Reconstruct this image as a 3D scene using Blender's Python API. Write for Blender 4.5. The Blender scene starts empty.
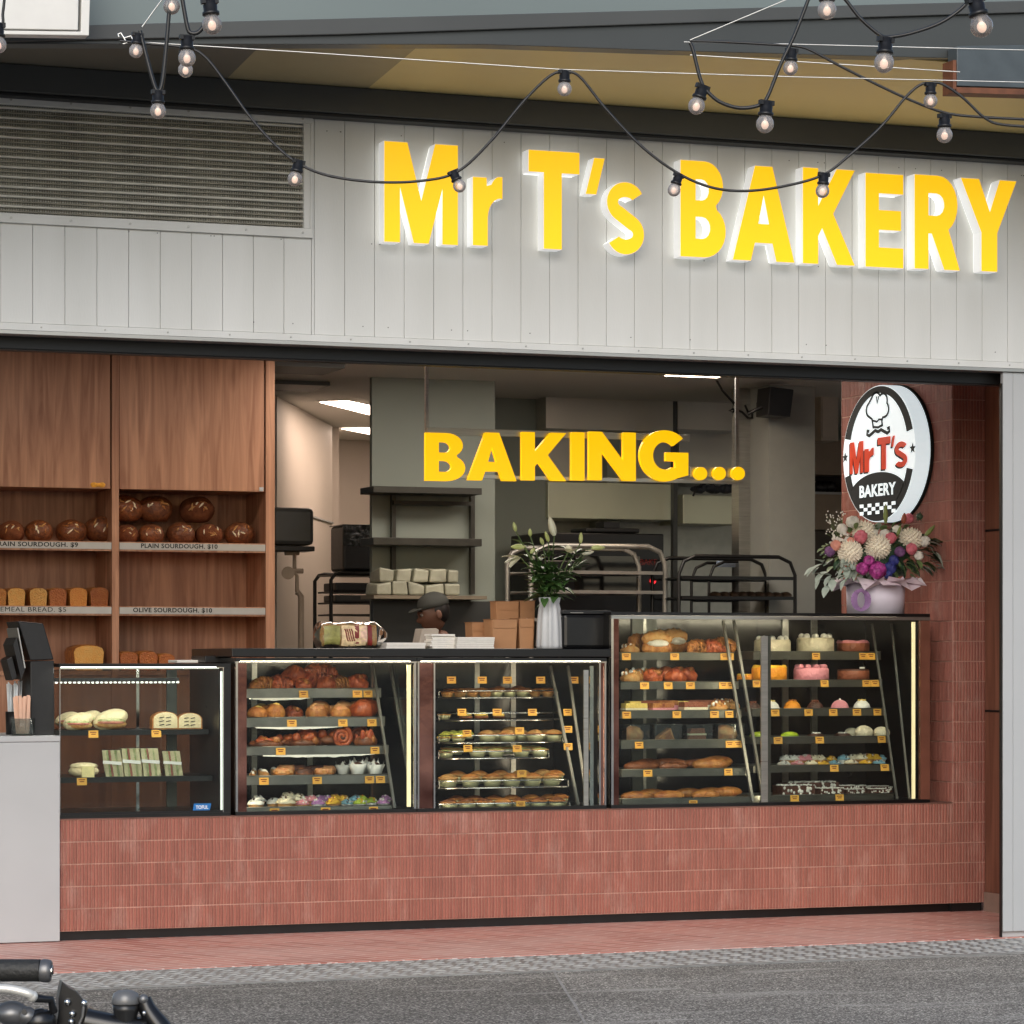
EXPOSURE = 0.48; PANEL = 9.5; LEDTOP = 40; LEDSIDE = 22  # PANEL, LEDTOP, LEDSIDE: strengths of the added unseen panels and strips
import bpy, math, random
from mathutils import Vector, Matrix, noise
random.seed(11)
R = math.radians
S = bpy.context.scene
C = S.collection
# ------------------------------------------------------------------ camera
F = 3000.0; HV = 660.0; H = 1.45
T = math.atan(F / 8068.0); sT, cT = math.sin(T), math.cos(T)
def PY(u, v, Y):
    """world point seen at photo position (u,v) on the facade-parallel plane y=Y"""
    k = (u - 512) / F; d = Y / (cT - k * sT)
    return Vector((d * (sT + k * cT), Y, H + (HV - v) / F * d))
def PX(u, v, X):
    k = (u - 512) / F; d = X / (sT + k * cT)
    return Vector((X, d * (cT - k * sT), H + (HV - v) / F * d))
def XU(u, Y): return PY(u, 0, Y).x
def ZV(u, v, Y): return PY(u, v, Y).z
def DEP(u, Y): return Y / (cT - (u - 512) / F * sT)
def PPM(u, Y): return F / DEP(u, Y)          # pixels per metre across the line of sight
cam = bpy.data.cameras.new('camera'); cam.sensor_width = 36; cam.lens = 36 * F / 1024
cam.shift_y = (HV - 512) / 1024; cam.clip_start = .1; cam.clip_end = 3000
co = bpy.data.objects.new('camera', cam); C.objects.link(co)
co.location = (0, 0, H); co.rotation_euler = (R(90), 0, -T); S.camera = co

# ------------------------------------------------------------------ materials
def lin(c):
    out = []
    for x in c[:3]:
        x /= 255.0
        out.append(x / 12.92 if x <= .04045 else ((x + .055) / 1.055) ** 2.4)
    return (*out, 1)
MATS = {}
def nd(nt, t, **kw):
    n = nt.nodes.new(t)
    for k, v in kw.items(): setattr(n, k, v)
    return n
def newmat(name):
    m = bpy.data.materials.new(name); m.use_nodes = True
    nt = m.node_tree; b = nt.nodes['Principled BSDF']
    return m, nt, b
def pm(name, col, rough=.6, metal=0, var=.12, scale=12, bump=0, bscale=80, emit=None, estr=0, coat=0, rand=0, stretch=None, island=0, col2=None, spec=.5, detail=5):
    if name in MATS: return MATS[name]
    m, nt, b = newmat(name); L = nt.links.new
    tc = nd(nt, 'ShaderNodeTexCoord'); mp = nd(nt, 'ShaderNodeMapping')
    L(tc.outputs['Object'], mp.inputs[0])
    if stretch: mp.inputs['Scale'].default_value = stretch
    if rand:
        oi = nd(nt, 'ShaderNodeObjectInfo'); vm = nd(nt, 'ShaderNodeVectorMath', operation='SCALE'); vm.inputs[3].default_value = 7
        cb = nd(nt, 'ShaderNodeCombineXYZ')
        for i in range(3): L(oi.outputs['Random'], cb.inputs[i])
        L(cb.outputs[0], vm.inputs[0]); L(vm.outputs[0], mp.inputs['Location'])
    nz = nd(nt, 'ShaderNodeTexNoise'); nz.inputs['Scale'].default_value = scale; nz.inputs['Detail'].default_value = detail
    L(mp.outputs[0], nz.inputs['Vector'])
    c = lin(col); c2 = lin(col2) if col2 else None
    mx = nd(nt, 'ShaderNodeMix', data_type='RGBA')
    mx.inputs[6].default_value = tuple(min(1, x * (1 - var)) for x in c[:3]) + (1,)
    mx.inputs[7].default_value = c2 if c2 else tuple(min(1, x * (1 + var)) for x in c[:3]) + (1,)
    mr = nd(nt, 'ShaderNodeMapRange'); mr.inputs[1].default_value = .3; mr.inputs[2].default_value = .7
    L(nz.outputs['Fac'], mr.inputs[0]); L(mr.outputs[0], mx.inputs[0])
    out = mx.outputs[2]
    if rand or island:
        hs = nd(nt, 'ShaderNodeHueSaturation'); r2 = nd(nt, 'ShaderNodeMapRange')
        a = rand or island
        r2.inputs[3].default_value = 1 - a; r2.inputs[4].default_value = 1 + a
        if island:
            ge = nd(nt, 'ShaderNodeNewGeometry'); L(ge.outputs['Random Per Island'], r2.inputs[0])
        else: L(oi.outputs['Random'], r2.inputs[0])
        L(r2.outputs[0], hs.inputs['Value']); L(out, hs.inputs['Color']); out = hs.outputs[0]
    L(out, b.inputs['Base Color'])
    b.inputs['Metallic'].default_value = metal
    b.inputs['Specular IOR Level'].default_value = spec
    rr = nd(nt, 'ShaderNodeMapRange'); rr.inputs[3].default_value = max(.02, rough - .06); rr.inputs[4].default_value = min(1, rough + .06)
    L(nz.outputs['Fac'], rr.inputs[0]); L(rr.outputs[0], b.inputs['Roughness'])
    if coat: b.inputs['Coat Weight'].default_value = coat; b.inputs['Coat Roughness'].default_value = .12
    if bump:
        n2 = nd(nt, 'ShaderNodeTexNoise'); n2.inputs['Scale'].default_value = bscale; n2.inputs['Detail'].default_value = 4
        L(mp.outputs[0], n2.inputs['Vector'])
        bp = nd(nt, 'ShaderNodeBump'); bp.inputs['Strength'].default_value = bump; bp.inputs['Distance'].default_value = .01
        L(n2.outputs['Fac'], bp.inputs['Height']); L(bp.outputs[0], b.inputs['Normal'])
    if emit:
        b.inputs['Emission Color'].default_value = lin(emit); b.inputs['Emission Strength'].default_value = estr
    MATS[name] = m
    return m
def glassmat(name, tint=(235, 240, 238), refl=1.0, ior=1.45, dirt=.03):
    """clear pane: transparent, mirror-like by Fresnel"""
    if name in MATS: return MATS[name]
    m, nt, b = newmat(name); L = nt.links.new; nt.nodes.remove(b)
    out = nt.nodes['Material Output']
    tr = nd(nt, 'ShaderNodeBsdfTransparent'); tr.inputs[0].default_value = lin(tint)
    gl = nd(nt, 'ShaderNodeBsdfGlossy'); gl.inputs['Roughness'].default_value = .02
    df = nd(nt, 'ShaderNodeBsdfDiffuse'); df.inputs[0].default_value = (.6, .6, .6, 1)
    fr = nd(nt, 'ShaderNodeFresnel'); fr.inputs[0].default_value = ior
    mu = nd(nt, 'ShaderNodeMath', operation='MULTIPLY'); mu.inputs[1].default_value = refl
    L(fr.outputs[0], mu.inputs[0])
    m1 = nd(nt, 'ShaderNodeMixShader'); L(mu.outputs[0], m1.inputs[0]); L(tr.outputs[0], m1.inputs[1]); L(gl.outputs[0], m1.inputs[2])
    tc = nd(nt, 'ShaderNodeTexCoord'); nz = nd(nt, 'ShaderNodeTexNoise'); nz.inputs['Scale'].default_value = 3; L(tc.outputs['Object'], nz.inputs['Vector'])
    m3 = nd(nt, 'ShaderNodeMath', operation='MULTIPLY'); m3.inputs[1].default_value = dirt; L(nz.outputs['Fac'], m3.inputs[0])
    m2 = nd(nt, 'ShaderNodeMixShader'); L(m3.outputs[0], m2.inputs[0]); L(m1.outputs[0], m2.inputs[1]); L(df.outputs[0], m2.inputs[2])
    L(m2.outputs[0], out.inputs[0])
    MATS[name] = m
    return m

# ------------------------------------------------------------------ mesh builder
class MB:
    def __init__(s): s.v = []; s.f = []; s.mi = []; s.sm = []; s.mats = []
    def m(s, mat):
        if mat not in s.mats: s.mats.append(mat)
        return s.mats.index(mat)
    def add(s, vs, fs, mat, smooth=False):
        o = len(s.v); i = s.m(mat); s.v.extend(Vector(x) for x in vs)
        for f in fs: s.f.append(tuple(o + k for k in f)); s.mi.append(i); s.sm.append(smooth)
        return o
    def box(s, x0, x1, y0, y1, z0, z1, mat):
        if x0 > x1: x0, x1 = x1, x0
        if y0 > y1: y0, y1 = y1, y0
        if z0 > z1: z0, z1 = z1, z0
        vs = [(x, y, z) for z in (z0, z1) for x, y in ((x0, y0), (x1, y0), (x1, y1), (x0, y1))]
        s.add(vs, [(3, 2, 1, 0), (4, 5, 6, 7), (0, 1, 5, 4), (1, 2, 6, 5), (2, 3, 7, 6), (3, 0, 4, 7)], mat); return s
    def bar(s, p0, p1, w, h, mat, up=(0, 0, 1)):
        p0, p1 = Vector(p0), Vector(p1); t = (p1 - p0).normalized(); up = Vector(up)
        if abs(t.dot(up)) > .98: up = Vector((0, 1, 0))
        a = t.cross(up).normalized() * w / 2; b = a.cross(t).normalized() * h / 2
        vs = [p + i * a + j * b for p in (p0, p1) for i, j in ((-1, -1), (1, -1), (1, 1), (-1, 1))]
        s.add(vs, [(3, 2, 1, 0), (4, 5, 6, 7), (0, 1, 5, 4), (1, 2, 6, 5), (2, 3, 7, 6), (3, 0, 4, 7)], mat); return s
    def prism(s, poly, off, mat):
        poly = [Vector(p) for p in poly]; off = Vector(off); n = len(poly)
        vs = poly + [p + off for p in poly]
        fs = [tuple(range(n - 1, -1, -1)), tuple(range(n, 2 * n))] + [(i, (i + 1) % n, n + (i + 1) % n, n + i) for i in range(n)]
        s.add(vs, fs, mat); return s
    def tube(s, pts, r, mat, n=8, closed=False, caps=True, rs=None):
        pts = [Vector(p) for p in pts]; m = len(pts); rings = []; prev = None
        for i, p in enumerate(pts):
            a = pts[(i - 1) % m] if closed or i else p; b = pts[(i + 1) % m] if closed or i < m - 1 else p
            t = (b - a)
            t = t.normalized() if t.length > 1e-9 else Vector((0, 0, 1))
            if prev is None:
                u = Vector((0, 0, 1)) if abs(t.z) < .9 else Vector((0, 1, 0))
                u = (u - t * u.dot(t)).normalized()
            else:
                u = prev - t * prev.dot(t); u = u.normalized() if u.length > 1e-6 else t.orthogonal().normalized()
            prev = u; w = t.cross(u); rr = rs[i] if rs else r
            rings.append([p + (u * math.cos(2 * math.pi * k / n) + w * math.sin(2 * math.pi * k / n)) * rr for k in range(n)])
        vs = [q for rg in rings for q in rg]; fs = []
        for i in range(m if closed else m - 1):
            j = (i + 1) % m
            for k in range(n): fs.append((i * n + k, i * n + (k + 1) % n, j * n + (k + 1) % n, j * n + k))
        s.add(vs, fs, mat, True)
        if caps and not closed:
            s.add(rings[0], [tuple(range(n - 1, -1, -1))], mat); s.add(rings[-1], [tuple(range(n))], mat)
        return s
    def cyl(s, p0, p1, r, mat, n=20, r1=None):
        return s.tube([p0, p1], r, mat, n, rs=[r, r if r1 is None else r1])
    def lathe(s, prof, mat, c=(0, 0, 0), n=20, smooth=True, rf=None, mats=None):
        c = Vector(c); vs = []; m = len(prof)
        for i, (r, z) in enumerate(prof):
            for k in range(n):
                a = 2 * math.pi * k / n; q = r * (rf(a, z) if rf else 1)
                vs.append(c + Vector((q * math.cos(a), q * math.sin(a), z)))
        fs = []
        o = s.add(vs, [], mat)
        for i in range(m - 1):
            mt = s.m(mats[i] if mats else mat)
            for k in range(n):
                s.f.append((o + i * n + k, o + i * n + (k + 1) % n, o + (i + 1) * n + (k + 1) % n, o + (i + 1) * n + k)); s.mi.append(mt); s.sm.append(smooth)
        for i, rev in ((0, True), (m - 1, False)):
            if prof[i][0] > 1e-4:
                f = tuple(o + i * n + k for k in range(n)); s.f.append(f[::-1] if rev else f); s.mi.append(s.m(mats[min(i, m - 2)] if mats else mat)); s.sm.append(False)
        return s
    def blob(s, c, r, mat, seg=12, rings=8, amp=0, fr=8, seed=0, flat=None, rot=None, half=False):
        """noisy ellipsoid; flat = clip below this local z"""
        c = Vector(c); r = Vector(r) if not isinstance(r, (int, float)) else Vector((r, r, r)); vs = []; fs = []
        for i in range(rings + 1):
            th = math.pi * i / rings * (.5 if half else 1)
            for k in range(seg):
                ph = 2 * math.pi * k / seg
                d = Vector((math.sin(th) * math.cos(ph), math.sin(th) * math.sin(ph), math.cos(th)))
                p = Vector((d.x * r.x, d.y * r.y, d.z * r.z))
                if amp: p *= 1 + amp * noise.noise((p + Vector((seed * 3.1, seed * 1.7, seed))) * fr)
                if flat is not None: p.z = max(p.z, flat)
                if rot: p = rot @ p
                vs.append(c + p)
        for i in range(rings):
            for k in range(seg): fs.append((i * seg + k, (i + 1) * seg + k, (i + 1) * seg + (k + 1) % seg, i * seg + (k + 1) % seg))
        s.add(vs, fs, mat, True); return s
    def grid(s, fn, nu, nv, mat, smooth=True):
        vs = [fn(i / nu, j / nv) for j in range(nv + 1) for i in range(nu + 1)]
        fs = [(j * (nu + 1) + i, j * (nu + 1) + i + 1, (j + 1) * (nu + 1) + i + 1, (j + 1) * (nu + 1) + i) for j in range(nv) for i in range(nu)]
        s.add(vs, fs, mat, smooth); return s
    def mesh(s, me, fn, mat):
        vs = [fn(v.co) for v in me.vertices]; s.add(vs, [tuple(p.vertices) for p in me.polygons], mat); return s
    def data(s, name, org=(0, 0, 0)):
        me = bpy.data.meshes.new(name); org = Vector(org)
        me.from_pydata([tuple(v - org) for v in s.v], [], s.f)
        for m in s.mats: me.materials.append(m)
        me.polygons.foreach_set('material_index', s.mi); me.polygons.foreach_set('use_smooth', s.sm); me.update()
        return me
    def build(s, name, parent=None, bevel=0, label=None):
        """link as one object; geometry is in world coordinates"""
        org = Vector(parent['_o']) if parent is not None else Vector((0, 0, 0))
        o = bpy.data.objects.new(name, s.data(name, org)); C.objects.link(o)
        if parent is not None: o.parent = parent
        o['_o'] = tuple(org)
        if label: o['label'] = label
        if bevel:
            b = o.modifiers.new('bevel', 'BEVEL'); b.width = bevel; b.segments = 2; b.limit_method = 'ANGLE'
        return o
def tag(o, label, cat, group=None):
    o['label'] = label; o['category'] = cat
    if group: o['group'] = group
    return o
def thing(name, label, cat, loc=(0, 0, 0), group=None):
    o = bpy.data.objects.new(name, None); o.empty_display_size = .05; C.objects.link(o); o.location = loc; o['_o'] = tuple(loc)
    return tag(o, label, cat, group)
def single(mb, name, label, cat, group=None, bevel=0):
    """thing that is one mesh: origin at its base centre"""
    xs = [v.x for v in mb.v]; ys = [v.y for v in mb.v]; zs = [v.z for v in mb.v]
    org = Vector(((min(xs) + max(xs)) / 2, (min(ys) + max(ys)) / 2, min(zs)))
    o = bpy.data.objects.new(name, mb.data(name, org)); C.objects.link(o); o.location = org; o['_o'] = tuple(org)
    if bevel:
        b = o.modifiers.new('bevel', 'BEVEL'); b.width = bevel; b.segments = 2; b.limit_method = 'ANGLE'
    return tag(o, label, cat, group)
def struct(mb, name, bevel=0):
    o = mb.build(name, None, bevel); o['kind'] = 'structure'; return o

# ------------------------------------------------------------------ outlines and lettering
def arc(cx, cy, rx, ry, a0, a1, n=10):
    return [(cx + rx * math.cos(R(a0 + (a1 - a0) * i / n)), cy + ry * math.sin(R(a0 + (a1 - a0) * i / n))) for i in range(n + 1)]
def stroke(pts, w):
    L_, R_ = [], []
    for i, p in enumerate(pts):
        a = pts[max(0, i - 1)]; b = pts[min(len(pts) - 1, i + 1)]
        dx, dy = b[0] - a[0], b[1] - a[1]; q = math.hypot(dx, dy) or 1; nx, ny = -dy / q * w / 2, dx / q * w / 2
        L_.append((p[0] + nx, p[1] + ny)); R_.append((p[0] - nx, p[1] - ny))
    return L_ + R_[::-1]
GL = {
 'M': [[(0, 0), (0, 1), (.31, 1), (.5, .42), (.69, 1), (1, 1), (1, 0), (.79, 0), (.79, .56), (.6, 0), (.4, 0), (.21, .56), (.21, 0)]],
 'r': [[(0, 0), (0, .98), (.46, .98), (.47, .86)] + arc(.9, .6, .38, .4, 135, 85, 5) + [(1, 1), (1, .68)] + arc(.95, .4, .45, .29, 90, 178, 6) + [(.5, 0)]],
 'T': [[(.3, 0), (.3, .78), (0, .78), (0, 1), (1, 1), (1, .78), (.65, .78), (.65, 0)]],
 "'": [[(0, 0), (.45, 1), (1, 1), (.55, 0)]],
 'B': [[(0, 0), (0, 1), (.5, 1)] + arc(.52, .745, .42, .255, 90, -52, 10) + arc(.53, .275, .47, .275, 55, -90, 11) + [(.5, 0)],
       [(.33, .59), (.33, .81)] + arc(.47, .7, .16, .11, 90, -90, 7), [(.33, .19), (.33, .42)] + arc(.48, .305, .18, .115, 90, -90, 7)],
 'A': [[(0, 0), (.36, 1), (.64, 1), (1, 0), (.71, 0), (.645, .19), (.355, .19), (.29, 0)], [(.41, .39), (.5, .7), (.59, .39)]],
 'K': [[(0, 0), (0, 1), (.29, 1), (.29, .6), (.65, 1), (1, 1), (.58, .53), (1, 0), (.66, 0), (.37, .38), (.29, .29), (.29, 0)]],
 'E': [[(0, 0), (0, 1), (1, 1), (1, .79), (.35, .79), (.35, .61), (.94, .61), (.94, .4), (.35, .4), (.35, .21), (1, .21), (1, 0)]],
 'R': [[(0, 0), (0, 1), (.52, 1)] + arc(.52, .69, .43, .31, 90, -58, 10) + [(1, 0), (.66, 0), (.38, .38), (.3, .38), (.3, 0)],
       [(.3, .57), (.3, .81)] + arc(.48, .69, .18, .12, 90, -90, 7)],
 'Y': [[(.37, 0), (.37, .42), (0, 1), (.32, 1), (.52, .64), (.7, 1), (1, 1), (.65, .42), (.65, 0)]],
 'I': [[(0, 0), (0, 1), (1, 1), (1, 0)]],
 'N': [[(0, 0), (0, 1), (.27, 1), (.73, .41), (.73, 1), (1, 1), (1, 0), (.74, 0), (.27, .6), (.27, 0)]],
 'G': [arc(.5, .5, .5, .5, 44, 300, 26) + [(.97, .13), (.97, .57), (.52, .57), (.52, .4), (.71, .4), (.71, .27)] + arc(.5, .5, .24, .27, 305, 46, 20)],
 '.': [arc(.5, .5, .5, .5, 0, 350, 20)],
 's': [arc(.5, .72, .48, .28, 28, 236, 18) + arc(.5, .28, .2, .075, 62, -150, 14) + arc(.5, .28, .48, .28, -152, 56, 18) + arc(.5, .72, .2, .075, 242, 30, 14)],
}
def fix(contours):
    return [[(float(a), float(b)) for a, b in c] for c in contours]
def curve_mesh(contours, depth=.5, bevel=0):
    cu = bpy.data.curves.new('tmp', 'CURVE'); cu.dimensions = '2D'; cu.fill_mode = 'BOTH'; cu.extrude = depth
    for c in contours:
        sp = cu.splines.new('POLY'); sp.points.add(len(c) - 1); sp.use_cyclic_u = True
        for i, (a, b) in enumerate(c): sp.points[i].co = (a, b, 0, 1)
    o = bpy.data.objects.new('tmp', cu); C.objects.link(o)
    me = bpy.data.meshes.new_from_object(o.evaluated_get(bpy.context.evaluated_depsgraph_get()))
    bpy.data.objects.remove(o); bpy.data.curves.remove(cu)
    return me
def text_mesh(s, bold=0, spacing=1.0):
    cu = bpy.data.curves.new('tmp', 'FONT'); cu.body = s; cu.size = 1; cu.extrude = .5; cu.offset = bold; cu.space_character = spacing; cu.resolution_u = 3
    o = bpy.data.objects.new('tmp', cu); C.objects.link(o)
    me = bpy.data.meshes.new_from_object(o.evaluated_get(bpy.context.evaluated_depsgraph_get()))
    bpy.data.objects.remove(o); bpy.data.curves.remove(cu)
    xs = [v.co.x for v in me.vertices]; ys = [v.co.y for v in me.vertices]
    return me, (min(xs), max(xs), min(ys), max(ys))
def fit_text(mb, s, a0, a1, b0, b1, place, mat, bold=0, spacing=1.0):
    """text stretched to the box a0..a1 x b0..b1; place(a,b,t) gives the world point, t in -0.5..0.5 through its thickness"""
    me, (x0, x1, y0, y1) = text_mesh(s, bold, spacing)
    mb.mesh(me, lambda c: place(a0 + (c.x - x0) / (x1 - x0) * (a1 - a0), b0 + (c.y - y0) / (y1 - y0) * (b1 - b0), c.z), mat)
    bpy.data.meshes.remove(me)
def glyph(mb, ch, a0, a1, b0, b1, place, mat):
    me = curve_mesh(fix(GL[ch])); xs = [v.co.x for v in me.vertices]; ys = [v.co.y for v in me.vertices]
    x0, x1, y0, y1 = min(xs), max(xs), min(ys), max(ys)
    mb.mesh(me, lambda c: place(a0 + (c.x - x0) / (x1 - x0) * (a1 - a0), b0 + (c.y - y0) / (y1 - y0) * (b1 - b0), c.z), mat)
    bpy.data.meshes.remove(me)
# ------------------------------------------------------------------ world and light
W = bpy.data.worlds.new('World'); S.world = W; W.use_nodes = True
nt = W.node_tree; bg = nt.nodes['Background']
sky = nt.nodes.new('ShaderNodeTexSky'); sky.sky_type = 'NISHITA'; sky.sun_disc = False
SUN_EL, SUN_AZ = 32.0, 205.0           # high, behind the camera
sky.sun_elevation = R(SUN_EL); sky.sun_rotation = R(SUN_AZ); sky.air_density = 1.0; sky.dust_density = 2.0
hsv = nt.nodes.new('ShaderNodeHueSaturation'); hsv.inputs['Saturation'].default_value = .9   # cloud-filtered sky
nt.links.new(sky.outputs[0], hsv.inputs['Color']); nt.links.new(hsv.outputs[0], bg.inputs[0]); bg.inputs[1].default_value = .125
sl = bpy.data.lights.new('sun', 'SUN'); sl.energy = 1.0; sl.angle = R(50); sl.color = (.97, .985, 1)
so = bpy.data.objects.new('sun', sl); C.objects.link(so)
# azimuth: light travels from behind the camera, slightly from its left, into the shop
sd = Vector((math.sin(R(SUN_AZ)) * math.cos(R(SUN_EL)), math.cos(R(SUN_AZ)) * math.cos(R(SUN_EL)), math.sin(R(SUN_EL))))
so.rotation_euler = sd.to_track_quat('Z', 'Y').to_euler(); so.location = (0, -5, 12)
S.view_settings.view_transform = 'Standard'; S.view_settings.look = 'None'; S.view_settings.exposure = EXPOSURE; S.view_settings.gamma = 1
S.cycles.use_denoising = True; S.cycles.max_bounces = 8; S.cycles.transparent_max_bounces = 24; S.cycles.diffuse_bounces = 4
S.cycles.sample_clamp_indirect = 4; S.cycles.caustics_reflective = False; S.cycles.caustics_refractive = False

# planes of the shop
YF = 13.8      # fascia and pillar front
YC = 15.3      # tiled counter front
ZT = .63       # top of the tiled counter
CEIL = 3.33
FLOOR_IN = .02

# ------------------------------------------------------------------ materials of the setting
white_board = pm('fascia_paint', (221, 222, 220), .5, var=.05, scale=1.6, bump=.05, bscale=60, col2=(206, 207, 204), detail=9, stretch=(2.6, 2.6, .45))
trim_alu = pm('mill_aluminium', (176, 175, 170), .38, .75, var=.1, scale=3, stretch=(1, 1, 12))
black_track = pm('black_track', (22, 23, 24), .45, .3, var=.2)
dark_steel = pm('charcoal_steel', (70, 72, 71), .5, .0, var=.1, scale=2)
canopy_grey = pm('canopy_sheet', (112, 123, 122), .4, .0, var=.06, scale=.8)
canopy_dark = pm('canopy_gutter', (62, 65, 64), .42, 0, var=.1, scale=1.2)
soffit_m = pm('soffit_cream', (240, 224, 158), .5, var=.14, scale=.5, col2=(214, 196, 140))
grout_m = pm('grout', (194, 152, 136), .9, var=.25, scale=9)
def tile_mat(name, col, dust):
    m, nt, b = newmat(name); L = nt.links.new
    tc = nd(nt, 'ShaderNodeTexCoord'); ge = nd(nt, 'ShaderNodeNewGeometry')
    cr = nd(nt, 'ShaderNodeValToRGB'); e = cr.color_ramp.elements
    e[0].color = lin(tuple(x * .93 for x in col)); e[1].color = lin(tuple(min(255, x * 1.05) for x in col))
    L(ge.outputs['Random Per Island'], cr.inputs[0])
    nz = nd(nt, 'ShaderNodeTexNoise'); nz.inputs['Scale'].default_value = 3.2; nz.inputs['Detail'].default_value = 8; nz.inputs['Roughness'].default_value = .7
    mpz = nd(nt, 'ShaderNodeMapping'); mpz.inputs['Scale'].default_value = (1.6, 1.6, .7); L(tc.outputs['Object'], mpz.inputs[0]); L(mpz.outputs[0], nz.inputs['Vector'])
    mr = nd(nt, 'ShaderNodeMapRange'); mr.inputs[1].default_value = .52; mr.inputs[2].default_value = .76; mr.inputs[4].default_value = dust; L(nz.outputs['Fac'], mr.inputs[0])
    mx = nd(nt, 'ShaderNodeMix', data_type='RGBA'); L(mr.outputs[0], mx.inputs[0]); L(cr.outputs[0], mx.inputs[6]); mx.inputs[7].default_value = lin((222, 190, 176))
    n3 = nd(nt, 'ShaderNodeTexNoise'); n3.inputs['Scale'].default_value = 90; L(tc.outputs['Object'], n3.inputs['Vector'])
    m2 = nd(nt, 'ShaderNodeMix', data_type='RGBA', blend_type='MULTIPLY'); m2.inputs[0].default_value = .3; L(mx.outputs[2], m2.inputs[6]); L(n3.outputs['Fac'], m2.inputs[7])
    L(m2.outputs[2], b.inputs['Base Color']); b.inputs['Roughness'].default_value = .55
    bp = nd(nt, 'ShaderNodeBump'); bp.inputs['Strength'].default_value = .25; bp.inputs['Distance'].default_value = .004; L(n3.outputs['Fac'], bp.inputs['Height']); L(bp.outputs[0], b.inputs['Normal'])
    MATS[name] = m; return m
terracotta = tile_mat('terracotta_finger_tile', (162, 99, 84), .42)
def asphalt_mat():
    m, nt, b = newmat('asphalt'); L = nt.links.new
    tc = nd(nt, 'ShaderNodeTexCoord')
    vo = nd(nt, 'ShaderNodeTexVoronoi'); vo.inputs['Scale'].default_value = 150; L(tc.outputs['Object'], vo.inputs['Vector'])
    cr = nd(nt, 'ShaderNodeValToRGB'); e = cr.color_ramp.elements
    e[0].position = 0; e[0].color = lin((72, 70, 67)); e[1].position = 1; e[1].color = lin((222, 217, 208))
    e.new(.45).color = lin((102, 100, 96)); e.new(.78).color = lin((152, 149, 143))
    sp = nd(nt, 'ShaderNodeSeparateColor'); L(vo.outputs['Color'], sp.inputs[0]); L(sp.outputs[0], cr.inputs[0])
    nz = nd(nt, 'ShaderNodeTexNoise'); nz.inputs['Scale'].default_value = 1.1; nz.inputs['Detail'].default_value = 9; nz.inputs['Roughness'].default_value = .65; L(tc.outputs['Object'], nz.inputs['Vector'])
    mr = nd(nt, 'ShaderNodeMapRange'); mr.inputs[1].default_value = .3; mr.inputs[2].default_value = .7; mr.inputs[3].default_value = .72; mr.inputs[4].default_value = 1.2; L(nz.outputs['Fac'], mr.inputs[0])
    mx = nd(nt, 'ShaderNodeMix', data_type='RGBA', blend_type='MULTIPLY'); mx.inputs[0].default_value = 1; L(cr.outputs[0], mx.inputs[6]); L(mr.outputs[0], mx.inputs[7])
    # pale scuffs and spills running along the street
    mp = nd(nt, 'ShaderNodeMapping'); mp.inputs['Scale'].default_value = (.8, 5, 1); mp.inputs['Rotation'].default_value = (0, 0, R(-8)); L(tc.outputs['Object'], mp.inputs[0])
    n4 = nd(nt, 'ShaderNodeTexNoise'); n4.inputs['Scale'].default_value = 1.3; n4.inputs['Detail'].default_value = 7; n4.inputs['Distortion'].default_value = .6; L(mp.outputs[0], n4.inputs['Vector'])
    m4 = nd(nt, 'ShaderNodeMapRange'); m4.inputs[1].default_value = .57; m4.inputs[2].default_value = .7; m4.inputs[4].default_value = .6; L(n4.outputs['Fac'], m4.inputs[0])
    mx2 = nd(nt, 'ShaderNodeMix', data_type='RGBA'); L(m4.outputs[0], mx2.inputs[0]); L(mx.outputs[2], mx2.inputs[6]); mx2.inputs[7].default_value = lin((176, 173, 168))
    L(mx2.outputs[2], b.inputs['Base Color']); b.inputs['Roughness'].default_value = .85
    bp = nd(nt, 'ShaderNodeBump'); bp.inputs['Strength'].default_value = .7; bp.inputs['Distance'].default_value = .008; L(sp.outputs[0], bp.inputs['Height']); L(bp.outputs[0], b.inputs['Normal'])
    return m
asphalt = asphalt_mat()
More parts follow.
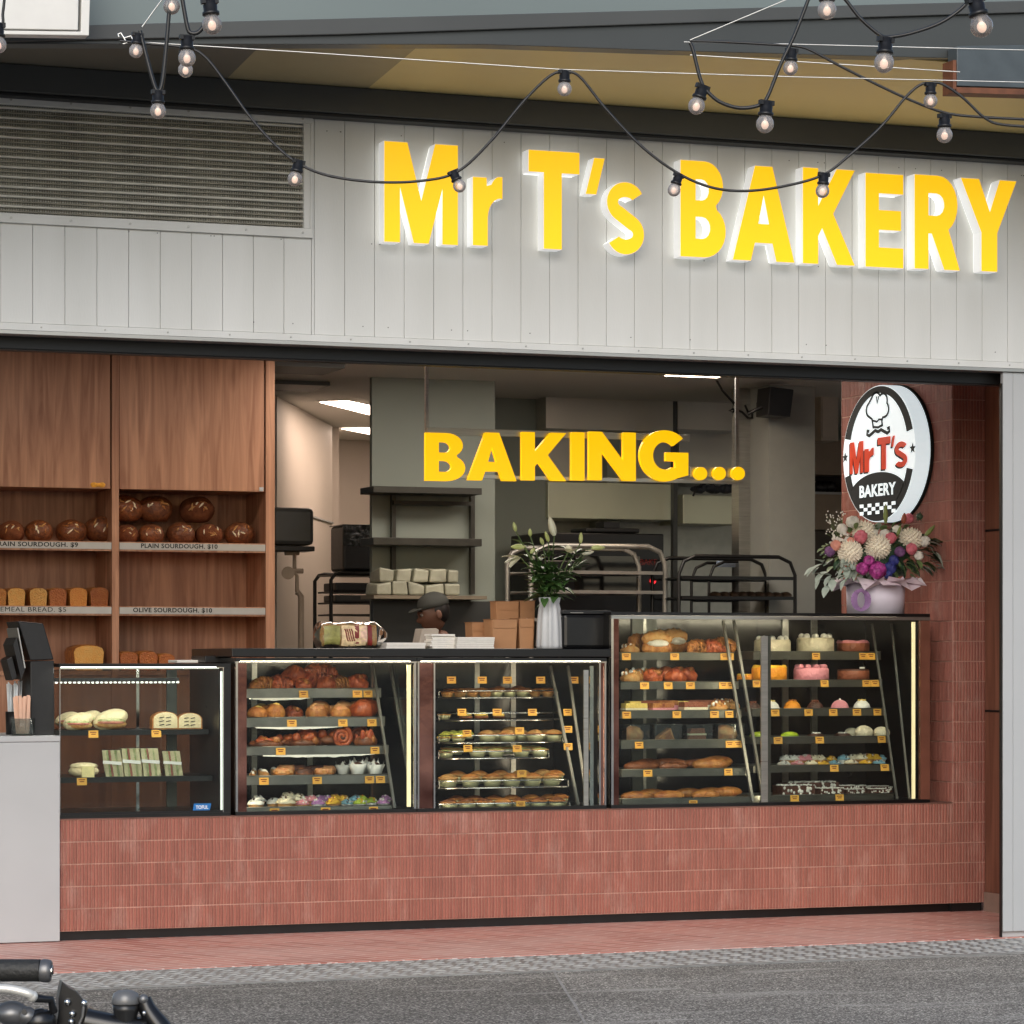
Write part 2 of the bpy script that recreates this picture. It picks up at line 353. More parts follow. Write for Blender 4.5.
def paver_mat():
    m, nt, b = newmat('terracotta_paving'); L = nt.links.new
    tc = nd(nt, 'ShaderNodeTexCoord'); mp = nd(nt, 'ShaderNodeMapping'); mp.inputs['Rotation'].default_value = (0, 0, R(62)); L(tc.outputs['Object'], mp.inputs[0])
    br = nd(nt, 'ShaderNodeTexBrick'); br.inputs['Scale'].default_value = 1; br.inputs['Brick Width'].default_value = .3; br.inputs['Row Height'].default_value = .075
    br.inputs['Mortar Size'].default_value = .006; br.inputs['Mortar Smooth'].default_value = .2
    br.inputs['Color1'].default_value = lin((172, 100, 86)); br.inputs['Color2'].default_value = lin((204, 140, 126)); br.inputs['Mortar'].default_value = lin((226, 204, 196)); br.inputs['Bias'].default_value = .1
    L(mp.outputs[0], br.inputs['Vector'])
    nz = nd(nt, 'ShaderNodeTexNoise'); nz.inputs['Scale'].default_value = 1.5; nz.inputs['Detail'].default_value = 8; L(tc.outputs['Object'], nz.inputs['Vector'])
    mr = nd(nt, 'ShaderNodeMapRange'); mr.inputs[1].default_value = .42; mr.inputs[2].default_value = .75; mr.inputs[3].default_value = .05; mr.inputs[4].default_value = .6; L(nz.outputs['Fac'], mr.inputs[0])
    mx = nd(nt, 'ShaderNodeMix', data_type='RGBA'); L(mr.outputs[0], mx.inputs[0]); L(br.outputs['Color'], mx.inputs[6]); mx.inputs[7].default_value = lin((216, 186, 178))
    L(mx.outputs[2], b.inputs['Base Color']); b.inputs['Roughness'].default_value = .5
    bp = nd(nt, 'ShaderNodeBump'); bp.inputs['Strength'].default_value = .4; bp.inputs['Distance'].default_value = .004; bp.invert = True; L(br.outputs['Fac'], bp.inputs['Height']); L(bp.outputs[0], b.inputs['Normal'])
    return m
paving_m = paver_mat()
def wood_mat(name, c1, c2, rough=.5):
    m, nt, b = newmat(name); L = nt.links.new
    tc = nd(nt, 'ShaderNodeTexCoord'); mp = nd(nt, 'ShaderNodeMapping'); mp.inputs['Scale'].default_value = (9, 9, .55); L(tc.outputs['Object'], mp.inputs[0])
    nz = nd(nt, 'ShaderNodeTexNoise'); nz.inputs['Scale'].default_value = 2.2; nz.inputs['Detail'].default_value = 9; nz.inputs['Distortion'].default_value = 1.1; L(mp.outputs[0], nz.inputs['Vector'])
    mp2 = nd(nt, 'ShaderNodeMapping'); mp2.inputs['Scale'].default_value = (4, 4, 1.6); L(tc.outputs['Object'], mp2.inputs[0])
    vo = nd(nt, 'ShaderNodeTexVoronoi'); vo.inputs['Scale'].default_value = .9; L(mp2.outputs[0], vo.inputs['Vector'])
    kn = nd(nt, 'ShaderNodeMapRange'); kn.inputs[1].default_value = .02; kn.inputs[2].default_value = .16; kn.inputs[3].default_value = -.25; kn.inputs[4].default_value = 0; L(vo.outputs['Distance'], kn.inputs[0])
    ad = nd(nt, 'ShaderNodeMath', operation='ADD'); L(nz.outputs['Fac'], ad.inputs[0]); L(kn.outputs[0], ad.inputs[1])
    cr = nd(nt, 'ShaderNodeValToRGB'); e = cr.color_ramp.elements; e[0].position = .3; e[0].color = lin(c1); e[1].position = .68; e[1].color = lin(c2)
    L(ad.outputs[0], cr.inputs[0]); L(cr.outputs[0], b.inputs['Base Color']); b.inputs['Roughness'].default_value = rough
    MATS[name] = m; return m
wood = wood_mat('oak_laminate', (152, 102, 76), (202, 150, 118))
wood_dark = wood_mat('brown_door_timber', (112, 72, 56), (146, 98, 78))
wall_grey = pm('kitchen_wall_paint', (134, 140, 130), .6, var=.05, scale=1.5)
wall_pink = pm('corridor_wall_paint', (206, 196, 186), .6, var=.04, scale=1)
ceil_m = pm('ceiling_paint', (222, 220, 214), .7, var=.04, scale=1)
inox = pm('stainless_sheet', (206, 202, 190), .32, .4, var=.08, scale=.9, bump=.25, bscale=1.7)
inox_b = pm('brushed_stainless', (176, 175, 170), .3, .9, var=.12, scale=6, stretch=(1, 1, 20))
chrome = pm('chrome', (212, 212, 210), .12, 1, var=.05)
black_pl = pm('black_plastic', (20, 20, 21), .42, 0, var=.25, scale=30)
black_gl = pm('black_laminate', (16, 16, 17), .3, 0, var=.3, scale=8)
grey_white = pm('counter_panel', (186, 189, 190), .45, var=.04, scale=2.5, detail=9, col2=(177, 180, 181))

# ------------------------------------------------------------------ ground
g = MB(); g.box(-400, 400, -400, 400, -.6, -.012, asphalt); struct(g, 'street_asphalt')
g = MB(); g.box(-60, 60, YF - .7, 40, -.5, -.004, asphalt); 
g = MB()                                                     # terracotta forecourt, reaching in under the counter
g.box(.2, 12, YF - .02, 15.8, -.3, 0, paving_m); struct(g, 'paving')
g = MB(); g.box(.2, 12, 15.8, 27, -.3, .012, pm('kitchen_floor', (92, 88, 82), .5, var=.1, scale=3)); struct(g, 'floor')
# raised-pattern metal threshold
plate_m = pm('worn_tread_plate', (138, 138, 136), .5, .3, var=.25, scale=6)
stud_m = pm('worn_tread_stud', (176, 176, 174), .45, .3, var=.2, scale=9)
g = MB(); y0, y1 = YF - .7, YF - .02
g.box(.2, 12, y0, y1, -.3, -.004, plate_m)
px, k = .058, 0
for j in range(11):
    for i in range(int((11.4 - .4) / px)):
        x = .4 + i * px + (px / 2 if j % 2 else 0); y = y0 + .04 + j * .06; a = R(42 if (i + j) % 2 else -42); ca, sa = math.cos(a), math.sin(a)
        pts = [(.033, 0), (0, .008), (-.033, 0), (0, -.008)]
        base = [(x + p * ca - q * sa, y + p * sa + q * ca, -.004) for p, q in pts]; top = [(x + .6 * (p * ca - q * sa), y + .6 * (p * sa + q * ca), -.0005) for p, q in pts]
        g.add(base + top, [(4, 5, 6, 7), (0, 1, 5, 4), (1, 2, 6, 5), (2, 3, 7, 6), (3, 0, 4, 7)], stud_m)
struct(g, 'threshold_plate')
# joint between two asphalt pours: a raised older patch on the right
patch_m = asphalt.copy(); patch_m.name = 'asphalt_patch'
g = MB()
def ground(u, v):
    d = F * H / (v - HV); k_ = (u - 512) / F
    return Vector((d * (sT + k_ * cT), d * (cT - k_ * sT), 0))
a = ground(553, 967.5); b = ground(600, 1045)
seal = pm('bitumen_joint', (150, 149, 147), .85, var=.3, scale=30)
dirj = (b - a).normalized(); nn = Vector((-dirj.y, dirj.x, 0))
pts = []
for i in range(24):
    t = i / 23; pts.append(a + (b - a) * 3 * t + nn * .012 * noise.noise(Vector((t * 9, 1, 2))))
lft = [p + nn * (.007 + .006 * noise.noise(p * 6)) for p in pts]; rgt = [p - nn * (.007 + .006 * noise.noise(p * 7)) for p in pts]
o_ = g.add([(p.x, p.y, -.0085) for p in lft] + [(p.x, p.y, -.0085) for p in rgt], [(i, i + 24, i + 25, i + 1) for i in range(23)], seal)
struct(g, 'asphalt_joint')
for n_ in patch_m.node_tree.nodes:
    if n_.type == 'TEX_VORONOI': n_.inputs['Scale'].default_value = 140
    if n_.type == 'VALTORGB':
        for e_, c_ in zip(n_.color_ramp.elements, ((68, 66, 63), (92, 90, 86), (132, 129, 123), (206, 201, 193))): e_.color = lin(c_)
g = MB(); far = YF - .705
g.add([(p.x, p.y, -.0105) for p in pts] + [(-14, pts[-1].y, -.0105), (-14, far, -.0105)], [tuple(range(26))[::-1]], patch_m)
struct(g, 'asphalt_patch')

# ------------------------------------------------------------------ the shop building
shop = thing('bakery_building', 'cream board fronted bakery building with a wide open shopfront', 'building', (6, YF, 0))
# fascia: vertical boards with open joints
XL, XR = .6, 11.5
xg = XU(311.5, YF)                                          # right edge of the grille frame
zb = 2.957; zt = 4.058; zg0 = 3.468
def boards(mb, x0, x1, z0, z1, pitch, phase, y, mat, gap=.0018):
    x = x0
    n0 = math.floor((x0 - phase) / pitch) + 1
    edges = [x0] + [phase + i * pitch for i in range(n0, n0 + int((x1 - x0) / pitch) + 2) if phase + i * pitch < x1 - .01] + [x1]
    for p, q in zip(edges, edges[1:]):
        if q - p > .012: mb.box(p + gap / 2, q - gap / 2, y, y + .018, z0, z1, mat)
fb = MB(); pitch = XU(97, YF) - XU(65, YF); ph = XU(65, YF)
boards(fb, xg + .0002, XR, zb + .052, zt, pitch, ph, YF, white_board)
boards(fb, XL, xg - .0002, zb + .052, zg0, pitch, ph, YF, white_board)
fb.build('fascia', shop, bevel=.0022)
bk = MB(); bk.box(XL, XR, YF + .021, YF + .14, zb + .01, 4.5, pm('joint_backing', (206, 205, 200), .8)); bk.build('fascia_backing', shop)
tr = MB(); tr.box(XL, XR, YF - .012, YF + .02, zb + .018, zb + .05, white_board); tr.box(XL, XR, YF - .016, YF + .1, zb, zb + .016, trim_alu)
x = XL + .1
while x < XR: tr.cyl((x, YF - .0125, zb + .034), (x, YF - .016, zb + .034), .004, trim_alu, 8); x += .3
tr.build('bottom_trim', shop)
tk = MB(); tk.box(XL, 8.605, YF + .105, YF + .26, zb - .055, zb + .06, black_track); tk.box(XL, 8.605, YF + .12, YF + .14, zb - .062, zb - .0555, black_track); tk.build('door_track', shop)
rr = random.Random(4)
for i in range(46):
    sc_ = MB(); x = rr.uniform(3.1, 9); z = rr.choice([zb + .1, zt - .07, zb + .5])
    sc_.cyl((x, YF + .002, z), (x, YF - .0012, z), .0028, dark_steel, 8); sc_.build('screw_head', shop)
# ventilation grille
gr = MB(); x0, x1, z0, z1 = XL, xg, zg0, zt
fw = .045
gr.box(x0, x1, YF - .022, YF + .02, z0, z0 + fw, white_board); gr.box(x0, x1, YF - .022, YF + .02, z1 - fw, z1, white_board)
gr.box(x1 - fw, x1 - .014, YF - .022, YF + .02, z0 + fw, z1 - fw, white_board); gr.box(x1 - .012, x1, YF - .018, YF + .02, z0 + fw, z1 - fw, white_board)
for i in range(12):
    x = x1 - .05 - i * .28
    for z in (z0 + fw / 2, z1 - fw / 2): gr.cyl((x, YF - .0222, z), (x, YF - .026, z), .006, trim_alu, 8)
grille = gr.build('ventilation_grille', shop, bevel=.002)
fin_d = pm('coil_fin', (150, 147, 134), .5, .2, var=.3, scale=5, stretch=(1, 1, .3)); pipe_m = pm('coil_pipe', (206, 204, 194), .4, .2, var=.2, scale=6)
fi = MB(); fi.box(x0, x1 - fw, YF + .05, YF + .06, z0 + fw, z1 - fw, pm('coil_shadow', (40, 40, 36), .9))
n = int((x1 - fw - x0) / .0115)
for i in range(n):
    x = x0 + i * .0115 + rr.uniform(-.001, .001); fi.box(x, x + .0032, YF + .008, YF + .049, z0 + fw, z1 - fw, fin_d)
fi.build('coil_fins', grille)
pi_ = MB(); nz_ = 22; dz = (z1 - z0 - 2 * fw) / nz_
for i in range(nz_):
    z = z0 + fw + dz * (i + .5); r_ = .0075 if i % 2 else .0042
    pi_.tube([(x0 + t * (x1 - fw - x0) / 10, YF + .002, z + rr.uniform(-.0012, .0012)) for t in range(11)], r_, pipe_m if i % 2 else fin_d, 6)
pi_.build('coil_pipes', grille)
# right pillar
xp = XU(1003, YF); pl = MB()
boards(pl, xp, 9.6, .03, zb - .003, .13, xp + .06, YF, pm('pillar_paint', (176, 178, 179), .5, var=.03, scale=2)); pl.box(9.4, 9.6, YF + .036, YF + .4, 0, CEIL, wall_grey); pl.box(xp + .004, 9.6, YF + .0195, YF + .035, 0, zb - .002, MATS['pillar_paint'])
pl.box(xp - .006, xp - .001, YF + .004, YF + .03, 0, zb - .06, black_track)
pl.build('pillar', shop, bevel=.002)
# right-hand interior: plain timber side wall in front of the counter, tiled wall behind it
XA, XB = 8.395, 8.607
sw = MB(); sw.box(XB, XB + .12, YF + .04, YC + .05, .1, CEIL, wood_dark); sw.box(XB - .012, XB, YF + .045, YC - .002, .0, .11, pm('skirting_paint', (150, 126, 112), .5))
for z in (2.19, 1.15): sw.box(XB - .004, XB, YF + .06, YC, z, z + .012, black_track)
sw.build('side_wall', shop)
hd = MB(); hd.tube([(XB - .002, 14.4, 1.2), (XB - .05, 14.4, 1.2), (XB - .05, 14.4, 1.36), (XB - .002, 14.4, 1.36)], .01, inox_b, 8); hd.build('door_handle', shop)
def finger_tiles(mb, x0, x1, z0, z1, y, pitch=.0185, rows=5, d=.0055, mat=None, place=None):
    """rounded finger tiles set vertically; place maps (along, out, up)"""
    h = (z1 - z0) / rows; n = max(1, round((x1 - x0) / pitch)); w = (x1 - x0) / n
    for j in range(rows):
        for i in range(n):
            a, b = x0 + i * w + .0011, x0 + (i + 1) * w - .0011; c, e = z0 + j * h + .0028, z0 + (j + 1) * h - .0028
            if rr.random() < .03: a += .0006
            dd = d + rr.uniform(-.0006, .0006); m_ = (a + b) / 2
            vs = [place(a, .002, c), place(a + .004, dd, c + .001), place(b - .004, dd, c + .001), place(b, .002, c), place(a, .002, e), place(a + .004, dd, e - .001), place(b - .004, dd, e - .001), place(b, .002, e)]
            mb.add(vs, [(1, 2, 6, 5), (0, 1, 5, 4), (2, 3, 7, 6), (0, 3, 2, 1), (4, 5, 6, 7)], mat)
wt = MB()
finger_tiles(wt, XA, XB - .001, .05, .05 + .116 * 28, YC, rows=28, mat=terracotta, place=lambda a, o, z: (a, YC - o, z))
YWE = PX(842, 0, XA).y
finger_tiles(wt, YC, YWE, .05, .05 + .116 * 28, XA, pitch=.0185, rows=28, mat=terracotta, place=lambda a, o, z: (XA - o, a, z))
wt.box(XA, XB + .1, YC, YWE, .05, CEIL, grout_m); wt.box(XA, XB - .013, YC + .02, YWE, 0, .0495, black_gl)
wt.build('tiled_wall', shop)
# back of house
bw = MB()
xc = XU(372, 19.0)
bw.box(xc, XU(495, 19.0), 19.0, 19.05, 0, CEIL, wall_grey); bw.build('kitchen_wall', shop)
bw = MB(); bw.box(XU(440, 20.2), XU(548, 20.2), 20.2, 20.25, 0, CEIL, wall_grey); bw.build('kitchen_wall', shop)
bw = MB(); bw.box(XU(600, 20.4), XU(600, 20.4) + .1, 20.26, 24.49, 0, CEIL, wall_grey); bw.build('kitchen_wall', shop)
bw = MB(); bw.box(XU(600, 20.4) + .101, 13, 21.62, 21.8, 0, CEIL, wall_grey)
bw.build('kitchen_wall', shop)
bw = MB(); bw.box(XU(373, 18.95), XU(494, 18.95), 18.95, 18.995, .02, ZV(430, 601, 18.95), pm('dark_lower_wall', (54, 55, 53), .5, var=.15, scale=4)); bw.build('lower_wall_panel', shop)
cw = MB(); cw.box(3.0, XU(600, 20.4) + .1, 24.5, 24.7, 0, CEIL, wall_pink)
cw.box(XU(326, 23.2), XU(339, 23.2), 23.2, 24.498, 0, CEIL, wall_pink)
cw.box(.5, 5.4, 22.2, 22.35, 0, CEIL, wall_grey) if False else None
a = PY(270, 0, 20.6); b = PY(326, 0, 23.1)
cw.bar((a.x, a.y, CEIL / 2), (b.x, b.y, CEIL / 2), .1, CEIL - .004, wall_pink)
aa = Vector((a.x, a.y, 0)); bb = Vector((b.x, b.y, 0)); nrm = Vector((bb.y - aa.y, aa.x - bb.x, 0)).normalized()
for t0, t1, z_ in ((.25, 1, 2.55), (.25, 1, 1.2)):
    p = aa.lerp(bb, t0) + nrm * .056; q = aa.lerp(bb, t1) + nrm * .056; cw.bar((p.x, p.y, z_), (q.x, q.y, z_), .012, .012, grey_white)
cw.build('corridor_wall', shop)
for x0_, x1_, ya, yb_, mt in ((.5, 2.6, YC + 2.95, YC + 3.1, wall_grey), (.5, .6, YF + .3, 24.5, wall_grey), (2.6, 3.0, 24.5, 24.7, wall_pink), (13, 13.1, 15.6, 24.5, wall_grey)):
    le = MB(); le.box(x0_, x1_, ya, yb_, 0, CEIL, mt); le.build('rear_wall', shop)
ce = MB(); ce.box(.4, 13.2, YF + .3, 25, CEIL, CEIL + .1, ceil_m); ce.box(.4, 13.2, YF + .3, 25, CEIL + .1, 4.6, dark_steel)
ceil = ce.build('ceiling', shop)
# recessed dark air outlets in the corridor ceiling
for u0, u1, ya in ((275, 345, 18.2), (275, 330, 19.4)):
    v_ = MB(); v_.box(XU(u0, ya) - .4, XU(u1, ya), ya, ya + .5, CEIL - .03, CEIL - .002, dark_steel); v_.build('ceiling_vent', shop)
# column in the kitchen with a dark gap
cl = MB(); cl.box(XU(769, 18.6), XU(815, 18.6), 18.6, 19.1, 0, CEIL, pm('column_paint', (146, 147, 140), .55, var=.04)); cl.build('column', shop)
st = MB(); st.box(XU(739, 18.9), XU(754, 18.9), 18.9, 19.02, 0, CEIL, inox_b); st.box(XU(754.5, 18.9), XU(768, 18.9), 18.98, 19.06, 0, CEIL, dark_steel); st.build('steel_post', shop)

def lamp_panel(name, label, x0, x1, y0, y1, z, e, fr=.03):
    t = thing(name, label, 'ceiling light', ((x0 + x1) / 2, (y0 + y1) / 2, z), 'lit ceiling panels')
    f = MB(); f.box(x0, x1, y0, y1, z - .006, z - .002, grey_white); f.build('frame', t)
    d = MB(); d.box(x0 + fr, x1 - fr, y0 + fr, y1 - fr, z - .0095, z - .0065, pm('lit_diffuser_%g' % e, (255, 236, 214), .5, emit=(255, 226, 196), estr=e)); d.build('diffuser', t)
def PZ(u, v, Z):
    d = (Z - H) * F / (HV - v); k_ = (u - 512) / F; return Vector((d * (sT + k_ * cT), d * (cT - k_ * sT), Z))
def lamp_quad(label, quad, e):
    q_ = [PZ(u, v, CEIL - .006) for u, v in quad]; c_ = sum(q_, Vector()) / 4
    t = thing('ceiling_light', label, 'ceiling light', tuple(c_), 'lit ceiling panels')
    f = MB(); f.prism([c_ + (p - c_) * 1.06 + Vector((0, 0, .0015)) for p in q_], (0, 0, .003), grey_white); f.build('frame', t)
    d = MB(); d.prism(q_, (0, 0, -.004), pm('lit_diffuser', (255, 236, 214), .5, emit=(255, 226, 204), estr=e)); d.build('diffuser', t)
lamp_quad('long lit panel in the corridor ceiling beside the bread shelves', [(320, 402), (348, 401), (420, 416), (420, 427)], 11)
lamp_quad('smaller lit panel farther down the corridor ceiling by its end wall', [(341.5, 428.4), (371, 428), (395, 433), (370, 434)], 11)
lamp_panel('ceiling_light', 'thin lit strip on the kitchen ceiling above the steel hood', XU(677, 17.9), XU(738, 17.9), 17.85, 18.2, CEIL, 16)
for i in range(2):                                           # unseen glowing panels added over the serving aisle to brighten the interior
    x = 2.9 + i * 1.3; f = MB(); f.box(x, x + 1.0, 16.3, 16.62, CEIL - .012, CEIL - .002, grey_white); f.build('ceiling_panel_added', shop)  # frame of the added panel
    f = MB(); f.box(x + .03, x + .97, 16.33, 16.59, CEIL - .016, CEIL - .0125, pm('panel_diffuser', (255, 240, 222), .5, emit=(255, 244, 232), estr=PANEL)); f.build('panel_diffuser', shop)  # diffuser of the added panel
for x, w_ in ((5.3, .7), (6.3, .8), (7.2, .8)):  # more unseen panels, added to brighten the kitchen
    f = MB(); f.box(x, x + w_, 17.1, 17.7, CEIL - .014, CEIL - .003, MATS['panel_diffuser']); f.build('panel_diffuser', shop)  # added unseen panel
f = MB(); f.box(6.7, 7.5, 16.3, 16.5, CEIL - .014, CEIL - .003, MATS['panel_diffuser']); f.build('panel_diffuser', shop)  # unseen panel added to light the tiled wall
# ------------------------------------------------------------------ street canopy over the shopfront
cn = thing('street_canopy', 'dark grey steel street canopy with cream underside above the fascia', 'canopy', (6, YF - .5, 4.1))
m = MB(); m.box(-2, 14, YF - .12, YF - .002, 4.056, 4.182, dark_steel); m.box(-2, 14, YF - .10, YF - .002, 4.0565 - .016, 4.0555, black_track); m.build('wall_beam', cn, bevel=.004)
YK = 12.5
def K(u, v, y=YK): return tuple(PY(u, v, y))
# soffit sheet falls from the wall beam to the gutter
m = MB(); zf0 = ZV(500, 48, YK + .2)
soffit_d = pm('soffit_charcoal', (112, 108, 96), .55, var=.08, scale=.7); soffit_o = pm('soffit_olive', (166, 156, 122), .55, var=.08, scale=.7)  # gutter shade put into the colour of the left and middle sheets
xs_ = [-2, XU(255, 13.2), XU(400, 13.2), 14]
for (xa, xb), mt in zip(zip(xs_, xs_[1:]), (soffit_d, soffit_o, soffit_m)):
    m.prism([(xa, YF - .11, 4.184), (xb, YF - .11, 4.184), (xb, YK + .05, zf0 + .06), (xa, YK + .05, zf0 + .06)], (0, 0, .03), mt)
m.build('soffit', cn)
m = MB(); m.prism([K(-260, 50), K(0, 44), K(486, 44.5), K(680, 51), K(958, 58.5), K(1280, 68), K(1280, 5), K(1024, 13), K(684, 23.5), K(340, 35), K(0, 42), K(-260, 45)], (0, .10, .0), canopy_dark)
m.build('gutter', cn, bevel=.003)
m = MB(); m.prism([K(-260, 44, YK - .02), K(0, 41.5, YK - .02), K(340, 34.5, YK - .02), K(684, 23, YK - .02), K(1024, 12.5, YK - .02), K(1280, 4.5, YK - .02), K(1280, -6, YK - .02), K(-260, 34, YK - .02)], (0, .09, 0), dark_steel)
m.build('gutter_lip', cn, bevel=.004)
m = MB(); m.prism([K(-260, 40, YK + .03), K(1280, 2, YK + .03), K(1280, -220, YK + .03), K(-260, -220, YK + .03)], (0, .06, 0), canopy_grey)
m.build('canopy_sheet', cn)
m = MB(); m.prism([(-2, YK + .12, zf0 + .12), (14, YK + .12, zf0 + .12), (14, YF + .6, 4.62), (-2, YF + .6, 4.62)], (0, 0, .05), canopy_grey); m.build('roof_sheet', cn)
# boxed-in end of the canopy beam with a rusty edge
m = MB(); m.prism([K(957, 46, YK - .1), K(1300, 40, YK - .1), K(1300, 96, YK - .1), K(957, 86, YK - .1)], (0, .09, 0), pm('beam_box_paint', (72, 80, 84), .45)); 
m.build('beam_box', cn, bevel=.004)
rust = pm('rusty_edge', (108, 66, 44), .7, var=.3, scale=20)
m = MB(); m.prism([K(953, 60, YK - .12), K(956.4, 60, YK - .12), K(956.4, 92, YK - .12), K(953, 92, YK - .12)], (0, .1, 0), rust); m.prism([K(957, 87, YK - .12), K(1300, 97, YK - .12), K(1300, 103, YK - .12), K(953, 92.5, YK - .12)], (0, .1, 0), rust); m.build('rusty_flashing', cn)
# white panel box under the canopy, upper left
m = MB(); Yl = YK - .25
m.prism([K(-160, 26, Yl), K(78, 30, Yl), K(80, -60, Yl), K(-160, -60, Yl)], (0, .05, 0), pm('white_box', (222, 220, 214), .5, var=.03))
m.prism([K(-160, 32, Yl), K(89, 35.5, Yl), K(92, -60, Yl), K(83, -60, Yl), K(81, 31.5, Yl), K(-160, 28, Yl)], (0, .07, 0), MATS['white_box'])
single(m, 'white_panel_box', 'white framed panel box hung below the canopy, upper left corner', 'panel', bevel=.003)

# ------------------------------------------------------------------ shop sign on the fascia
yel = pm('yellow_acrylic', (255, 196, 0), .35, var=.02, emit=(255, 200, 0), estr=.5)
wht = pm('white_acrylic_return', (236, 238, 238), .4, var=.02, emit=(255, 255, 255), estr=.26)
glow = pm('lit_letter_back', (255, 255, 250), .5, emit=(255, 255, 250), estr=.55)
sign = thing('shop_sign', 'large yellow raised lettering reading Mr T\'s BAKERY on the cream fascia', 'sign', (PY(700, 200, YF - .05)[:]))
YS = YF - .105
for ch, u0, u1, v0, v1 in (('M', 384.2, 458.2, 143, 243.5), ('r', 472.8, 502.7, 176, 246), ('T', 528.6, 579.7, 151, 249.3), ("'", 585.7, 605, 157.7, 194.5), ('s', 607, 644.3, 182, 254.5),
        ('B', 680.5, 726, 161, 257.5), ('A', 732.8, 794.6, 166, 261.3), ('K', 802.9, 855, 168.6, 264.6), ('E', 865.6, 903.5, 173.6, 267.6), ('R', 914.7, 960, 175.4, 269.6), ('Y', 961, 1016.7, 179.3, 271.6)):
    um = (u0 + u1) / 2; a0, a1 = XU(u0, YS), XU(u1, YS); b0, b1 = ZV(um, v1, YS), ZV(um, v0, YS)
    m = MB(); glyph(m, ch, a0, a1, b0, b1, lambda a, b, t: (a, YS + .004 + (t + .5) * .08, b), wht); lt = m.build('letter', sign)
    m = MB(); glyph(m, ch, a0 + .0015, a1 - .0015, b0 + .0015, b1 - .0015, lambda a, b, t: (a, YS + (t + .5) * .0035, b), yel); m.build('letter_face', lt)
    m = MB(); glyph(m, ch, a0 + .006, a1 - .006, b0 + .006, b1 - .006, lambda a, b, t: (a, YS + .086 + (t + .5) * .004, b), glow); m.build('letter_backlight', lt)

# ------------------------------------------------------------------ BAKING... sign hanging inside
YB = 15.95
bs = thing('hanging_sign', 'yellow letters reading BAKING... on silver rails hung above the counter', 'sign', tuple(PY(585, 480, YB)))
m = MB()
def zl(u, v): return ZV(u, v, YB)
z0, z1 = zl(585, 438), zl(585, 431.5); m.box(XU(429, YB), XU(692, YB), YB + .032, YB + .05, z0, z1, inox_b)
z0, z1 = zl(585, 480.5), zl(585, 477); m.box(XU(427, YB), XU(745, YB), YB + .032, YB + .05, z0, z1, inox_b)
z0, z1 = zl(715, 477), zl(715, 467); m.box(XU(692.5, YB), XU(742, YB), YB + .032, YB + .045, z0, z1, inox_b)
m.build('rail', bs, bevel=.001)
for u in (430, 741):
    m = MB(); m.box(XU(u - 1.6, YB), XU(u + 1.6, YB), YB + .051, YB + .066, zl(u, 470 if u > 700 else 432), CEIL, inox_b); m.build('hanging_rod', bs)
by = pm('yellow_letter_paint', (255, 198, 4), .4, var=.03, emit=(255, 200, 0), estr=.62)  # letters are no lamps; the emission only brightens their yellow
for ch, u0, u1, v0, v1 in (('B', 425.8, 465.3, 433, 481), ('A', 468, 516.6, 432.6, 480.6), ('K', 522, 566.4, 432.4, 480.6), ('I', 571.7, 584.6, 432.2, 480.4), ('N', 589.3, 635.9, 432, 480.4), ('G', 640, 688.4, 430.2, 481.4),
        ('.', 694.6, 707.4, 467, 480), ('.', 713.4, 726, 466.8, 480), ('.', 732, 745, 466.8, 480)):
    um = (u0 + u1) / 2; m = MB()
    glyph(m, ch, XU(u0, YB), XU(u1, YB), zl(um, v1), zl(um, v0), lambda a, b, t: (a, YB + (t + .5) * .03, b), by); m.build('dot' if ch == '.' else 'letter', bs, bevel=.0025)

# ------------------------------------------------------------------ round lightbox on the tiled wall
XS = 8.27
P0, P1 = PX(843, 453, XS), PX(915.5, 453, XS); yc = (P0.y + P1.y) / 2; ry = (P0.y - P1.y) / 2
um = 880; d_ = XS / (sT + (um - 512) / F * cT); zc = H + (HV - 453.5) / F * d_; rz = 68.5 / F * d_
lb = thing('oval_light_box', 'oval black and white lightbox with chef hat logo on the tiled wall', 'sign', (XS, yc, zc - rz))
lbm = pm('lightbox_white', (238, 242, 242), .35, var=.015, emit=(225, 240, 245), estr=.5)
lbb = pm('lightbox_black', (14, 20, 20), .75, var=.2); lbr = pm('lightbox_red', (226, 62, 16), .4, emit=(230, 60, 10), estr=.12)
NE = 64
ell = [(math.cos(2 * math.pi * i / NE), math.sin(2 * math.pi * i / NE)) for i in range(NE)]
m = MB(); m.prism([(XS, yc + ry * a, zc + rz * b) for a, b in ell], (.1, 0, 0), lbm)
body = m.build('box_body', lb, bevel=.004)
m = MB(); 
for xo in (.0985,):
    outer = [(XS + xo, yc + (ry + .006) * a, zc + (rz + .006) * b) for a, b in ell]
    m.prism(outer, (.02, 0, 0), lbb)
m.box(XS + .1186, XA - .012, yc - .1, yc + .1, zc - .1, zc + .1, dark_steel); m.build('back_rim', lb)
def FP(lvl, th=.0015):
    # a: -1..1 as read from the room (right = towards the street), b: -1..1
    return lambda a, b, t: (XS - lvl - (t + .5) * th, yc - a * ry, zc + b * rz)
def shape2(mb, contours, lvl, mat):
    me = curve_mesh(fix(contours)); f = FP(lvl); mb.mesh(me, lambda c: f(c.x, c.y, c.z), mat); bpy.data.meshes.remove(me)
m = MB()
for a0, a1 in ((17, 163), (197, 343)):
    shape2(m, [arc(0, 0, .975, .985, a0, a1, 40) + arc(0, 0, .81, .885, a1, a0, 40)], .001, lbb)
